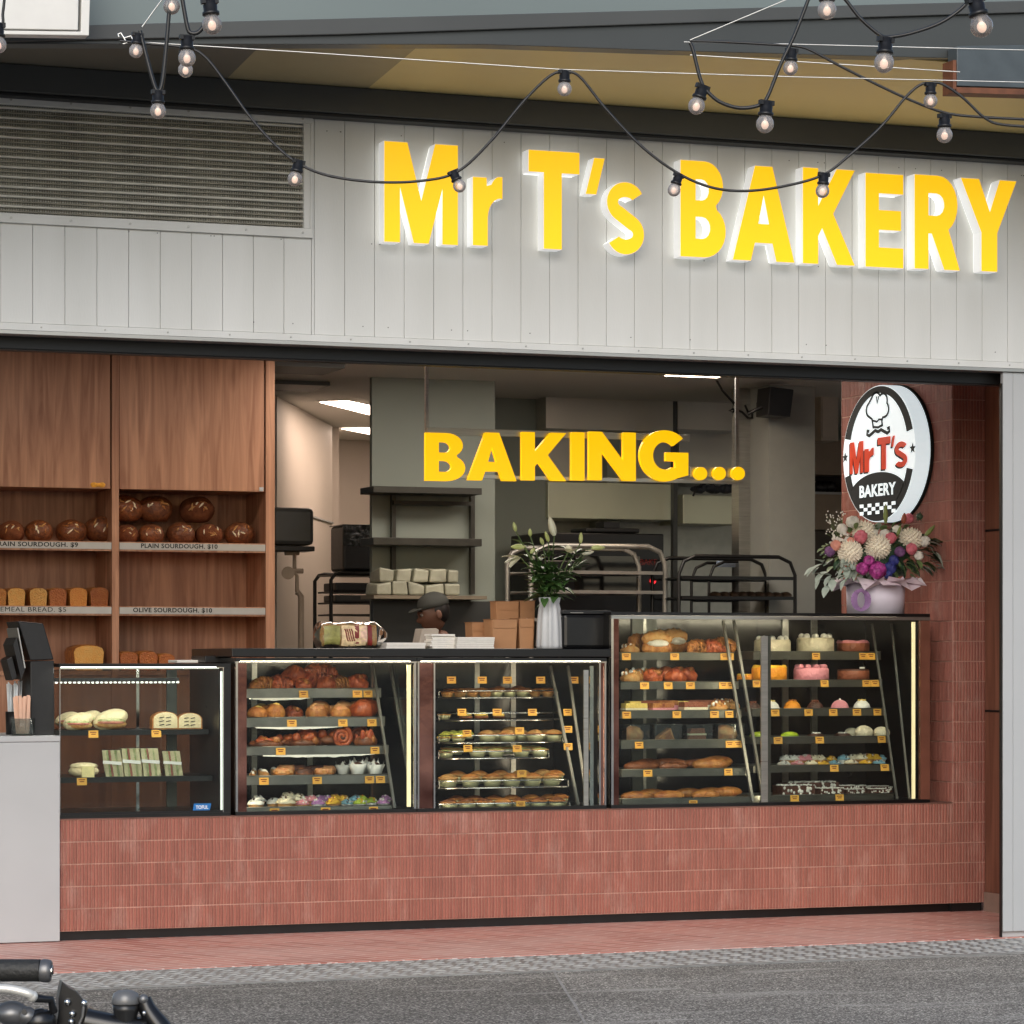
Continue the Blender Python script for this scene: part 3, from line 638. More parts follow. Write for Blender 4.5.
# lower black cap with a curved top
shape2(m, [arc(0, 0, .82, .89, 207, 333, 30) + arc(0, -.62, .80, .35, 20, 160, 22)], .003, lbb)
m.build('border', lb)
m = MB()
hat = [(-.13, .38)] + [(-.17, .52)] + arc(-.2, .66, .13, .11, 250, 120, 8) + arc(-.06, .78, .13, .12, 170, 40, 8)[1:] + arc(.13, .76, .12, .11, 130, -20, 8) + arc(.15, .63, .14, .11, 30, -100, 8) + [(.1, .47), (.12, .39)]
hat_in = [(-.09, .39), (.08, .39)]
shape2(m, [stroke(hat, .035)], .001, lbb)
shape2(m, [stroke([(-.17, .5), (-.03, .47), (.02, .5), (.13, .49)], .03)], .001, lbb)
shape2(m, [stroke([(-.13, .4), (0, .385), (.12, .41)], .035)], .001, lbb)
shape2(m, [stroke([(-.05, .84), (-.03, .74), (.02, .84)], .025)], .001, lbb)
for sgn in (-1, 1):
    shape2(m, [stroke([(sgn * q, w) for q, w in [(.0, .32), (.08, .345), (.17, .31), (.25, .28), (.31, .305), (.3, .36), (.25, .345)]], .05)], .001, lbb)
m.build('hat_and_moustache', lb)
m = MB()
for c_ in (-.93, .93):
    star = []
    for i in range(10): r_ = .085 if i % 2 == 0 else .035; aa_ = R(90 + 36 * i); star.append((c_ + r_ * math.cos(aa_), r_ * .95 * math.sin(aa_) + .01))
    shape2(m, [star], .001, lbb)
m.build('star', lb)
wd = [('M', -.78, -.40, -.25, .22), ('r', -.37, -.11, -.25, .10), ('T', .0, .35, -.24, .23), ("'", .37, .47, .07, .23), ('s', .47, .80, -.24, .13)]
m = MB(); m2 = MB()
for ch, a0, a1, b0, b1 in wd:
    glyph(m, ch, a0 - .035, a1 - .035, b0 - .02, b1 - .02, FP(.001), lbb); glyph(m2, ch, a0, a1, b0, b1, FP(.004), lbr)
m.build('lettering_shadow', lb); m2.build('lettering', lb)
m = MB(); fit_text(m, 'BAKERY', -.5, .5, -.62, -.44, FP(.0055), lbm, .03, 1.05)
for i in range(-4, 5):
    for j in range(3):
        if (i + j) % 2 == 0:
            a0 = i * .11; w_ = .052
            if abs(a0) > .47 and j != 1: continue
            m.add([FP(.0055)(a, b, t) for t in (-.5, .5) for a, b in ((a0 - w_, -.72 - j * .055), (a0 + w_, -.72 - j * .055), (a0 + w_, -.77 - j * .055), (a0 - w_, -.77 - j * .055))], [(0, 1, 2, 3), (7, 6, 5, 4), (0, 4, 5, 1), (1, 5, 6, 2), (2, 6, 7, 3), (3, 7, 4, 0)], lbm)
m.build('lower_lettering', lb)
# ------------------------------------------------------------------ tiled counter and bench tops
XL0 = XU(59.5, YC)
tc_ = thing('tiled_counter', 'long low counter faced in terracotta finger tiles under the display cases', 'counter', ((XL0 + XA) / 2, YC + .4, 0))
m = MB(); finger_tiles(m, XL0, XA - .0005, .05, ZT - .004, YC, pitch=.0185, rows=5, mat=terracotta, place=lambda a, o, z: (a, YC - o, z)); m.build('tile_facing', tc_)
m = MB(); m.box(XL0, XA - .001, YC, YC + .03, .05, ZT - .003, grout_m); m.build('grout_backing', tc_)
m = MB(); m.box(XL0, XA - .001, YC + .04, YC + .85, .0, ZT - .004, black_gl); m.build('plinth', tc_)
m = MB(); m.box(XL0 - .002, XA - .011, YC - .008, YC + .86, ZT - .003, ZT + .001, pm('counter_ledge', (120, 84, 74), .5)); m.build('ledge', tc_)
# white end counter at the left
wc = thing('white_counter', 'plain white panelled order counter at the end of the tiled counter', 'counter', (1.9, YC, 0))
zw = ZV(30, 736, YC - .03)
m = MB(); m.box(.62, XL0 - .004, YC - .03, YC + .72, .004, zw - .032, grey_white); m.build('panel', wc, bevel=.003)
m = MB(); m.box(.6, XL0 - .003, YC - .034, YC + .73, zw - .03, zw, grey_white); m.build('counter_top', wc, bevel=.003)

ZB0, ZB1 = ZV(400, 657, YC), ZV(400, 648.5, YC)              # black bench top over the low cases
XT0 = XU(612, YC)                                            # tall case starts
XT1 = XU(931, YC)
bt = thing('bench_top', 'black laminate bench top laid over the two low bakery cases', 'bench top', ((XU(232, YC) + XT0) / 2, YC + .4, ZB0))
m = MB(); m.box(XU(232, YC), XT0 - .004, YC + .004, YC + .86, ZB0, ZB1, black_gl); m.build('slab', bt, bevel=.004)
ZBT = ZB1
led = pm('led_strip', (255, 240, 200), .5, emit=(255, 226, 170), estr=.62)
led_g = pm('led_strip_cool', (250, 255, 248), .5, emit=(250, 255, 240), estr=.6)
pane = glassmat('case_glass', tint=(244, 248, 246), refl=.5, dirt=.01)
mirror = pm('polished_side_panel', (84, 44, 38), .14, .85, var=.3, scale=3, bump=.25, bscale=4, col2=(170, 126, 116))  # red-brown tint and pale streaks in the colour stand in for reflections

# ------------------------------------------------------------------ food
def col(n, c, **k): return pm(n, c, k.pop('rough', .5), var=k.pop('var', .2), scale=k.pop('scale', 45), rand=k.pop('rand', .22), bump=k.pop('bump', .8), bscale=k.pop('bscale', 130), **k)
crust = col('golden_crust', (220, 148, 70), col2=(150, 80, 32), coat=.15)
crust_d = col('dark_crust', (164, 94, 48), col2=(84, 42, 22), coat=.2)
crust_p = col('pale_pastry', (222, 178, 112), col2=(190, 124, 60))
crust_r = col('glazed_red_crust', (222, 112, 52), col2=(140, 52, 26), coat=.35)
flour = col('floured_crust', (150, 92, 56), col2=(212, 178, 146), scale=9)
cheese = col('cheese_topping', (240, 190, 128), col2=(214, 126, 80), scale=40)
cream_m = col('cream', (242, 228, 196), var=.05)
white_ic = col('white_icing', (240, 236, 226), var=.04)
pink_ic = col('pink_icing', (232, 150, 158), var=.06)
purple_ic = col('purple_icing', (170, 120, 170), var=.1)
yellow_ic = col('yellow_icing', (244, 190, 60), var=.1)
orange_ic = col('orange_icing', (240, 152, 40), var=.1)
blue_ic = col('blue_icing', (130, 178, 196), var=.1)
green_ic = col('green_icing', (166, 186, 60), var=.1)
choc = col('chocolate', (84, 48, 34), var=.2, coat=.3)
brown_ck = col('brown_cake', (150, 84, 56), var=.15)
custard = col('custard', (240, 208, 110), var=.1)
quiche_g = col('green_filling', (196, 196, 120), col2=(120, 130, 60), scale=40)
meat = col('red_filling', (150, 62, 40), col2=(208, 140, 70), scale=45)
paper_w = col('white_paper', (236, 232, 224), rough=.8, var=.04, bump=0, rand=.05)
paper_t = col('tan_paper', (206, 150, 92), rough=.8, var=.06, bump=0, rand=.08)
foil = pm('foil_cup', (196, 192, 150), .45, .35, var=.1, scale=20)
icing_dots = col('dark_crumbs', (40, 30, 28))
clear = glassmat('clear_plastic', refl=.9, ior=1.4, dirt=.05)
white_bread = col('white_bread', (234, 214, 170), var=.06)
lettuce = col('lettuce', (172, 184, 104), col2=(214, 208, 160), scale=60)
ham = col('ham', (214, 140, 120), col2=(190, 100, 80), scale=40)
KIND = {}
def kind(name):
    def dec(fn): KIND[name] = (fn, []); return fn
    return dec
def variants(name, n=3):
    fn, lst = KIND[name]
    if not lst:
        for i in range(n):
            mb = MB(); fn(mb, i); lst.append(mb.data(name))
    return lst
# every kind is modelled about 0.1 m wide with its base at z=0
@kind('croissant')
def _(m, s):
    pts = []; rs = []; N_ = 33
    for i in range(N_):
        t = -1 + 2 * i / (N_ - 1); pts.append((.056 * math.sin(t * 1.25), -.03 * (1 - math.cos(t * 1.2)) + .01, .024 + .004 * math.sin(i * 2.1 + s))); rs.append((.026 * (1 - t * t * .78) + .003) * (1 + .16 * abs(math.sin(i * .62 + s)) - .08))
    m.tube(pts, 1, crust_r if s != 1 else crust, 12, rs=rs)
@kind('bun')
def _(m, s):
    m.blob((0, 0, .024), (.05, .045, .03), crust_r, 22, 14, .3, 30, s, flat=-.024); q = random.Random(s)
    for i in range(5): m.blob((q.uniform(-.028, .028), q.uniform(-.03, .0), .04 + q.uniform(-.006, .006)), (q.uniform(.012, .02), .014, .01), crust if i % 2 else crust_r, 9, 6, .3, 60, s + i)
@kind('cheese_bun')
def _(m, s):
    m.blob((0, 0, .024), (.05, .046, .034), crust, 14, 9, .12, 14, s, flat=-.024); m.blob((0, 0, .034), (.042, .038, .027), cheese, 14, 8, .25, 26, s + 4, flat=0)
@kind('yellow_bun')
def _(m, s):
    m.blob((0, 0, .024), (.05, .042, .03), crust, 14, 9, .1, 14, s, flat=-.024); m.blob((0, 0, .036), (.034, .03, .02), custard, 12, 6, .2, 20, s, flat=0)
@kind('flat_pastry')
def _(m, s):
    tg_ = col('tomato_glaze', (226, 116, 50), col2=(150, 56, 28), coat=.3); m.blob((0, 0, .009), (.05, .036, .010), crust_d, 24, 8, .25, 30, s, flat=-.009); q = random.Random(s + 1)
    for i in range(16): m.blob((q.uniform(-.038, .038), q.uniform(-.024, .02), .014 + q.uniform(-.002, .005)), (q.uniform(.008, .016), q.uniform(.007, .012), q.uniform(.005, .008)), [tg_, tg_, crust, cheese][i % 4], 8, 5, .3, 60, i)
@kind('scroll')
def _(m, s):
    n = 46; pts = []; rs = []
    for i in range(n):
        t = i / (n - 1); a = t * 4.4 * math.pi; r_ = .006 + .036 * t; pts.append((r_ * math.cos(a), .018 - .004 * t, .048 + r_ * math.sin(a))); rs.append(.0092)
    m.tube(pts, 1, crust_r, 8, rs=rs); m.blob((0, .022, .046), (.04, .012, .04), choc, 14, 8)
@kind('finger_bun')
def _(m, s):
    rot = Matrix.Rotation(R(8), 3, 'Z'); m.blob((0, 0, .018), (.022, .06, .021), crust_p, 12, 8, .1, 14, s, flat=-.018, rot=rot); m.blob((0, 0, .026), (.017, .052, .017), white_ic, 12, 7, .15, 20, s, flat=0, rot=rot)
def ring(m, R0, r0, z, mat, amp=0, n=20, k=9, top=None):
    def fn(u, v):
        a = u * 2 * math.pi; b = v * 2 * math.pi; q = r0 * (1 + amp * math.sin(a * 5)); return Vector(((R0 + q * math.cos(b)) * math.cos(a), (R0 + q * math.cos(b)) * math.sin(a), z + q * math.sin(b)))
    m.grid(fn, n, k, mat)
@kind('doughnut')
def _(m, s):
    ring(m, .031, .018, .018, crust); ring(m, .031, .0165, .0225, [cheese, crust_p, choc][s % 3], .04)
@kind('choc_doughnut')
def _(m, s): ring(m, .031, .018, .018, crust_d); ring(m, .031, .0165, .0225, choc, .04)
@kind('muffin')
def _(m, s):
    def rf(a, z): return 1 + (.16 * max(0, z - .03) / .03) * math.sin(a * 4 + s)
    m.lathe([(.026, 0), (.036, .04), (.044, .066)], paper_w, n=24, rf=rf); m.blob((0, 0, .05), (.034, .034, .028), choc, 14, 8, .2, 22, s)
    for i in range(4):
        a = i * math.pi / 2 + s + .4; c_, s_ = math.cos(a), math.sin(a)
        m.add([(.035 * c_ - .02 * s_, .035 * s_ + .02 * c_, .05), (.035 * c_ + .02 * s_, .035 * s_ - .02 * c_, .05), (.046 * c_, .046 * s_, .088)], [(0, 1, 2)], paper_w)
def cup(m, frost, case, s, topping=None):
    m.lathe([(.034, 0), (.046, .034)], case, n=26, rf=lambda a, z: 1 + .035 * math.sin(a * 13), smooth=False)
    m.blob((0, 0, .036), (.05, .05, .026), frost, 18, 10, .35, 40, s, flat=-.004); m.blob((.004, 0, .056), (.03, .03, .016), frost, 14, 8, .35, 50, s + 3)
    if topping:
        q = random.Random(s)
        for i in range(12):
            a = q.uniform(0, 6.3); r_ = q.uniform(.008, .044); m.blob((r_ * math.cos(a), r_ * math.sin(a), .07 - r_ * r_ * 14), q.uniform(.005, .009), topping if i % 3 else white_ic, 6, 4)
@kind('cookie_cupcake')
def _(m, s): cup(m, white_ic, paper_t, s, icing_dots)
@kind('cream_cupcake')
def _(m, s): cup(m, cream_m, paper_t, s, choc)
@kind('pink_cupcake')
def _(m, s): cup(m, pink_ic, paper_t, s, white_ic)
@kind('purple_cupcake')
def _(m, s): cup(m, purple_ic, paper_w, s, white_ic)
@kind('yellow_cupcake')
def _(m, s): cup(m, yellow_ic, paper_t, s, meat)
@kind('blue_cupcake')
def _(m, s): cup(m, blue_ic, paper_w, s, choc)
@kind('green_cupcake')
def _(m, s): cup(m, green_ic, paper_w, s, orange_ic)
def pie_(m, top, s, dome=.018, case=None, rim=crust_p):
    m.lathe([(.037, 0), (.049, .03)], case or foil, n=22, rf=lambda a, z: 1 + .012 * math.sin(a * 22)); ring(m, .046, .0055, .031, rim, .15, 24, 6)
    m.blob((0, 0, .03), (.046, .046, dome), top, 18, 8, .12, 20, s, flat=0)
@kind('meat_pie')
def _(m, s): pie_(m, crust if s else crust_p, s)
@kind('pale_pie')
def _(m, s): pie_(m, crust_p, s, .02, rim=crust)
@kind('dark_pie')
def _(m, s): pie_(m, crust_d if s else crust, s, .016, rim=crust)
@kind('red_tart')
def _(m, s): pie_(m, meat, s, .01, crust_p, crust)
@kind('green_quiche')
def _(m, s): pie_(m, quiche_g, s, .012)
@kind('lemon_dome')
def _(m, s): pie_(m, col('lime_yellow_dome', (226, 222, 96), var=.06), s, .034)
@kind('patty')
def _(m, s):
    m.blob((0, 0, .01), (.05, .04, .011), crust_d, 14, 6, .1, 16, s, flat=-.01); m.blob((0, 0, .022), (.047, .038, .012), custard, 14, 6, .2, 24, s, flat=-.006)
@kind('sausage_roll')
def _(m, s):
    rot = Matrix.Rotation(R(84), 3, 'Y'); m.blob((0, 0, .02), (.021, .024, .06), crust, 12, 10, .08, 20, s, rot=rot)
@kind('long_roll')
def _(m, s):
    m.blob((0, 0, .014), (.05, .02, .0155), crust, 16, 8, .1, 16, s, flat=-.014)
@kind('dark_stick')
def _(m, s): m.blob((0, 0, .012), (.05, .018, .013), crust_d, 16, 8, .2, 22, s, flat=-.012)
@kind('crumb_pastry')
def _(m, s):
    m.blob((0, 0, .018), (.05, .04, .022), crust_p, 14, 7, .3, 20, s, flat=-.018); q = random.Random(s + 5)
    for i in range(16): m.blob((q.uniform(-.035, .035), q.uniform(-.03, .03), .036 + q.uniform(-.004, .006)), q.uniform(.005, .009), [crust_p, white_ic, crust][i % 3], 6, 4)
@kind('filled_croissant')
def _(m, s):
    for zo, mt in ((.02, crust), (.034, crust_p)):
        pts = []; rs = []
        for i in range(11):
            t = -1 + i / 5; pts.append((.055 * math.sin(t * 1.25), -.026 * (1 - math.cos(t * 1.2)) + .01, zo + .012 * (zo > .03))); rs.append((.02 * (1 - t * t * .75) + .003) * (1.1 if i % 2 else .92))
        m.tube(pts, 1, mt, 9, rs=rs)
    m.blob((0, -.002, .034), (.044, .024, .011), white_ic, 12, 6, .2, 20, s)
@kind('slice_bar')
def _(m, s):
    cs = [(custard, cream_m), (meat, pink_ic), (brown_ck, cream_m)][s % 3]
    m.box(-.05, .05, -.03, .03, 0, .018, cs[1]); m.box(-.049, .049, -.029, .029, .0182, .034, cs[0])
def round_cake(m, side, top, s, piped=None, drip=None):
    m.lathe([(.05, 0), (.05, .036), (.047, .041), (.0, .042)], side, n=32, mats=[side, top, top], rf=lambda a, z: 1 + .012 * math.sin(a * 3 + s))
    if piped:
        for i in range(10):
            a = i * .628; m.blob((.038 * math.cos(a), .038 * math.sin(a), .044), (.009, .009, .008), piped, 8, 5)
    if drip:
        ring(m, .043, .006, .039, drip, .3, 26, 6)
@kind('cream_cake')
def _(m, s): round_cake(m, cream_m, cream_m, s, white_ic)
@kind('pink_top_cake')
def _(m, s): round_cake(m, brown_ck, pink_ic, s, None, pink_ic)
@kind('orange_cake')
def _(m, s): round_cake(m, orange_ic, orange_ic, s, None, yellow_ic)
@kind('pink_cake')
def _(m, s): round_cake(m, pink_ic, pink_ic, s, pink_ic)
@kind('brown_cake')
def _(m, s):
    round_cake(m, brown_ck, choc, s); m.box(-.008, .008, -.045, -.04, .043, .048, white_ic)
def dome(m, c, s, top=None):
    m.lathe([(.046, 0), (.05, .005), (.048, .02), (.041, .038), (.028, .052), (.012, .059), (0, .06)], c, n=22); m.lathe([(.052, -.0005), (.052, .004), (.05, .0045)], choc, n=22)
    if top:
        for i in range(5): a = i * 1.256; m.blob((.018 * math.cos(a), .018 * math.sin(a), .06), (.007, .007, .005), top, 7, 4)
    m.blob((0, 0, .061), .006, top or white_ic, 7, 5)
@kind('orange_dome')
def _(m, s): dome(m, orange_ic, s, crust)
@kind('pink_dome')
def _(m, s): dome(m, pink_ic, s)
@kind('white_dome')
def _(m, s): dome(m, white_ic, s, custard)
@kind('dark_dome')
def _(m, s): dome(m, choc, s, brown_ck)
@kind('cream_ball')
def _(m, s): m.blob((0, 0, .032), (.05, .05, .036), cream_m, 16, 9, .1, 12, s, flat=-.032); m.lathe([(.034, -.0004), (.046, .016)], paper_w, n=18)
@kind('lime_slice')
def _(m, s):
    m.blob((0, 0, .016), (.05, .036, .02), col('lime_glaze', (172, 196, 40), var=.1, coat=.5), 14, 7, .08, 12, s, flat=-.016)
@kind('dark_tart')
def _(m, s):
    m.lathe([(.04, 0), (.05, .02)], choc, n=20); m.blob((0, 0, .02), (.044, .044, .012), choc, 14, 6, .1, 14, s, flat=0); ring(m, .02, .005, .031, white_ic, .3, 14, 6)
@kind('lamington')
def _(m, s):
    m.box(-.05, .05, -.03, .03, 0, .026, choc); q = random.Random(s)
    for i in range(40): m.blob((q.uniform(-.048, .048), q.uniform(-.03, .03), .027), (.004, .004, .002), white_ic, 5, 3)
    for i in range(20): m.blob((q.uniform(-.048, .048), -.031, q.uniform(.003, .024)), (.004, .002, .004), white_ic, 5, 3)
@kind('cake_box')
def _(m, s):
    w, d, h = .05, .045, .062
    m.box(-w, w, -d, d, 0, .004, paper_w)
    for a, b, c_, e, f, g_ in ((-w, w, -d, -d + .001, .004, h), (-w, w, d - .001, d, .004, h), (-w, -w + .001, -d, d, .004, h), (w - .001, w, -d, d, .004, h), (-w, w, -d, d, h, h + .001)): m.box(a, b, c_, e, f, g_, clear)
    m.tube([(-w, -d, h), (w, -d, h), (w, d, h), (-w, d, h)], .0018, clear, 5, closed=True)
    fill = [cheese, meat, cream_m][s % 3]
    if s % 3 == 2:
        m.prism([(-.036, -.02, .006), (.036, -.02, .006), (.03, -.02, .05), (-.02, -.02, .05)], (0, .04, 0), brown_ck); m.prism([(-.036, -.0225, .026), (.036, -.0225, .026), (.036, -.0225, .032), (-.036, -.0225, .032)], (0, .044, 0), cream_m)
    elif s % 3 == 1:
        m.prism([(-.04, -.02, .006), (.036, -.02, .006), (.02, -.02, .05)], (0, .04, 0), cheese); m.prism([(-.03, -.0225, .013), (.028, -.0225, .013), (.017, -.0225, .041)], (0, .02, 0), meat)
    else: m.blob((0, 0, .03), (.046, .038, .029), cheese, 16, 10, .35, 40, s)
@kind('wrap_roll')
def _(m, s):
    rot = Matrix.Rotation(R(80), 3, 'Y'); m.blob((0, 0, .022), (.023, .03, .055), white_bread, 12, 10, .08, 14, s, rot=rot)
    m.blob((0, -.012, .02), (.046, .022, .008), lettuce, 12, 6, .3, 30, s); m.blob((0, -.016, .016), (.044, .02, .006), ham, 12, 5, .2, 30, s); m.blob((0, -.006, .012), (.05, .026, .012), crust_p, 12, 6, .1, 14, s)
@kind('toast_sandwich')
def _(m, s):
    pr = [(-.05, 0), (.05, 0)] + arc(.0, .036, .05, .026, 0, 180, 10)
    m.prism([(a, -.02, b) for a, b in pr], (0, .036, 0), crust); m.prism([(a * .9, -.022, .004 + b * .9) for a, b in pr], (0, .002, 0), white_bread)
    for k in range(3):
        for q in range(2): m.bar((-.024 + q * .026, -.0232, .014 + k * .013), (-.006 + q * .026, -.0232, .017 + k * .013), .0022, .003, icing_dots)
@kind('sandwich_pack')
def _(m, s):
    # two slices standing on edge with filling between, wrapped in clear film, leaning
    x = -.044; q = random.Random(s)
    for i, mt in enumerate((white_bread, lettuce, ham, white_bread, lettuce, white_bread)):
        w = .0185 if mt is white_bread else q.uniform(.006, .010); x1 = x + w; n = 7; sag = lambda t: q.uniform(-.0025, .0025) if mt is not white_bread else .001 * math.sin(t * 7 + s)
        lo = [(x - .018 * k / n + sag(k), .1 * k / n) for k in range(n + 1)]; hi = [(x1 - .018 * k / n + sag(k + .5), .1 * k / n) for k in range(n + 1)]
        m.prism([(a + .012, -.03 + (.004 if mt is not white_bread else q.uniform(-.002, .002)), b) for a, b in lo + hi[::-1]], (0, .055, 0), mt); x = x1 + .0006
    m.prism([(-.036, -.034, 0), (.052, -.034, 0), (.036, -.034, .104), (-.052, -.034, .104)], (0, .064, 0), clear)
    m.bar((-.046, -.036, .056), (.044, -.036, .05), .002, .012, paper_w)
@kind('flat_pack')
def _(m, s):
    m.blob((0, 0, .014), (.05, .036, .015), white_bread, 14, 6, .1, 16, s, flat=-.014); m.blob((0, -.004, .026), (.046, .034, .009), white_bread, 14, 6, .12, 16, s + 3); m.box(-.016, .024, -.041, -.038, .0, .026, col('kraft_label', (226, 210, 150), bump=0))

ZUP = dict(croissant=1.45, bun=1.4, cheese_bun=1.3, yellow_bun=1.3, flat_pastry=1.5, dark_pie=1.4, meat_pie=1.35, pale_pie=1.25, red_tart=1.3, patty=1.4, long_roll=1.05, dark_stick=1.0, finger_bun=1.5, doughnut=1.25, choc_doughnut=1.25, crumb_pastry=1.3, filled_croissant=1.3, slice_bar=1.25, green_quiche=1.2, lamington=1.2, wrap_roll=1.3)
def place_word(i, n):
    """position along a row, read from the left"""
    o = ['first', 'second', 'third', 'fourth', 'fifth', 'sixth', 'seventh', 'eighth', 'ninth', 'tenth']
    if n == 1: return ''
    if i == 0: return 'leftmost '
    if i == n - 1: return 'rightmost '
    return o[i] + ' from left, '
food_q = []      # (name, desc, cat, where, x, obj)
def put(kname, x, y, z, width, desc, cat, where, name=None, rot=None, sq=(1, 1, 1), group=None, seed=None):
    lst = variants(kname); s = random.random()
    me = lst[(seed if seed is not None else random.randrange(len(lst))) % len(lst)]
    o = bpy.data.objects.new(name or kname, me); C.objects.link(o); o.location = (x, y, z)
    k_ = width / .1; o.scale = (k_ * sq[0], k_ * sq[1], k_ * sq[2] * ZUP.get(kname, 1)); o.rotation_euler = (0, 0, rot if rot is not None else random.uniform(-.35, .35))
    food_q.append((o, desc, cat, where, x, group)); return o
def finish_food():
    d = {}
    for q in food_q: d.setdefault((q[1], q[3]), []).append(q)
    for (desc, where), lst in d.items():
        lst.sort(key=lambda q: q[4])
        for i, q in enumerate(lst): tag(q[0], (place_word(i, len(lst)) + desc + ' ' + where), q[2], q[5] or ('baked goods ' + where if len(lst) > 1 else None))

tag_m = pm('price_card', (240, 178, 74), .6, var=.08, rand=.1, emit=None); tag_ink = pm('card_ink', (120, 40, 20), .7); tag_hold = pm('card_holder', (210, 206, 190), .3, var=.05)
def mk_tag():
    m = MB(); m.box(-.026, .026, 0, .0012, .0, .038, tag_m)
    for (a, b, c_) in ((-.018, .016, .026), (-.012, .012, .016)): m.box(a, b, -.0008, -.0001, c_, c_ + .005, tag_ink)
    m.box(-.02, .02, .0014, .004, .0, .012, tag_hold); return m.data('price_tag')
TAG = mk_tag()
tag_q = []
def price(x, y, z, where, s=1.0):
    o = bpy.data.objects.new('price_tag', TAG); C.objects.link(o); o.location = (x, y, z); o.rotation_euler = (R(random.uniform(-9, -3)), 0, R(random.uniform(-6, 6))); o.scale = (s, s, s)
    tag_q.append((o, where, x))
def finish_tags():
    d = {}
    for q in tag_q: d.setdefault(q[1], []).append(q)
    for where, lst in d.items():
        lst.sort(key=lambda q: q[2])
        for i, q in enumerate(lst): tag(q[0], place_word(i, len(lst)) + 'orange price card ' + where, 'price tag', 'price cards in the display cases')

def sheet_tray(x0, x1, yf, depth, z, lip, label, mat=None):
    """shallow steel tray: base sheet with four folded lips; z = underside"""
    mat = mat or pm('used_steel_tray', (128, 126, 120), .35, .8, var=.2, scale=8)
    m = MB(); zf_ = z + lip * .55; mat = mat; m.box(x0 + .0022, x1 - .0022, yf + .0022, yf + depth - .0022, zf_, zf_ + .002, mat)
    m.box(x0, x1, yf, yf + .002, z, z + lip, mat); m.box(x0, x1, yf + depth - .002, yf + depth, z, z + lip, mat)
    m.box(x0, x0 + .002, yf + .0022, yf + depth - .0022, z, z + lip, mat); m.box(x1 - .002, x1, yf + .0022, yf + depth - .0022, z, z + lip, mat)
    m.tube([(x0, yf, z + lip), (x1, yf, z + lip), (x1, yf + depth, z + lip), (x0, yf + depth, z + lip)], .0025, mat, 6, closed=True)
    return single(m, 'baking_tray', label, 'tray', 'steel trays in the display cases')
def wire_tray(x0, x1, yf, depth, z, h, label):
    m = MB(); r_ = .0032
    for zz in (z + r_, z + h): m.tube([(x0, yf, zz), (x1 - .012, yf, zz), (x1, yf + .012, zz), (x1, yf + depth, zz), (x0, yf + depth, zz)], r_, chrome, 6, closed=True)
    m.tube([(x1 - .002, yf, z + r_), (x1 - .002, yf, z + h)], r_, chrome, 6); m.tube([(x0, yf, z + r_), (x0, yf, z + h)], r_, chrome, 6)
    n = int((x1 - x0) / .022)
    for i in range(1, n): x = x0 + (x1 - x0) * i / n; m.tube([(x, yf, z + r_), (x, yf + depth, z + r_)], .0014, chrome, 4)
    m.box(x0 + .004, x1 - .004, yf + .012, yf + depth - .01, z + 2 * r_ + .001, z + 2 * r_ + .0025, pm('dark_tray_mat', (52, 44, 40), .6))
    return single(m, 'wire_rack', label, 'rack', 'wire racks in the pie case')

def case_shell(name, label, u0, u1, ztop, posts, split=None, depth=.8, top_mat=None, lr=None, dark=True, base_h=.02):
    """glass fronted case standing on the tiled counter"""
    x0, x1 = XU(u0, YC), XU(u1, YC); y0, y1 = YC + .006, YC + depth
    t = thing(name, label, 'display case', ((x0 + x1) / 2, (y0 + y1) / 2, ZT + .001))
    m = MB(); m.box(x0, x1, y0, y1, ZT + .0015, ZT + base_h, black_gl); m.build('base', t)
    m = MB(); m.box(x0, x1, y0, y1, ztop - .02, ztop - .002, top_mat or black_gl); m.build('top', t)
    return t, x0, x1, y0, y1

# shelf geometry shared by the slanted racks
def slanted(i, n, back=.40, front=.07): return YC + back + (front - back) * i / max(1, n - 1)

ORD6 = ['top', 'second', 'third', 'fourth', 'fifth', 'lowest']; ORD5 = ['top', 'second', 'middle', 'fourth', 'lowest']
def uz(u0, uv, sc, v0): return None

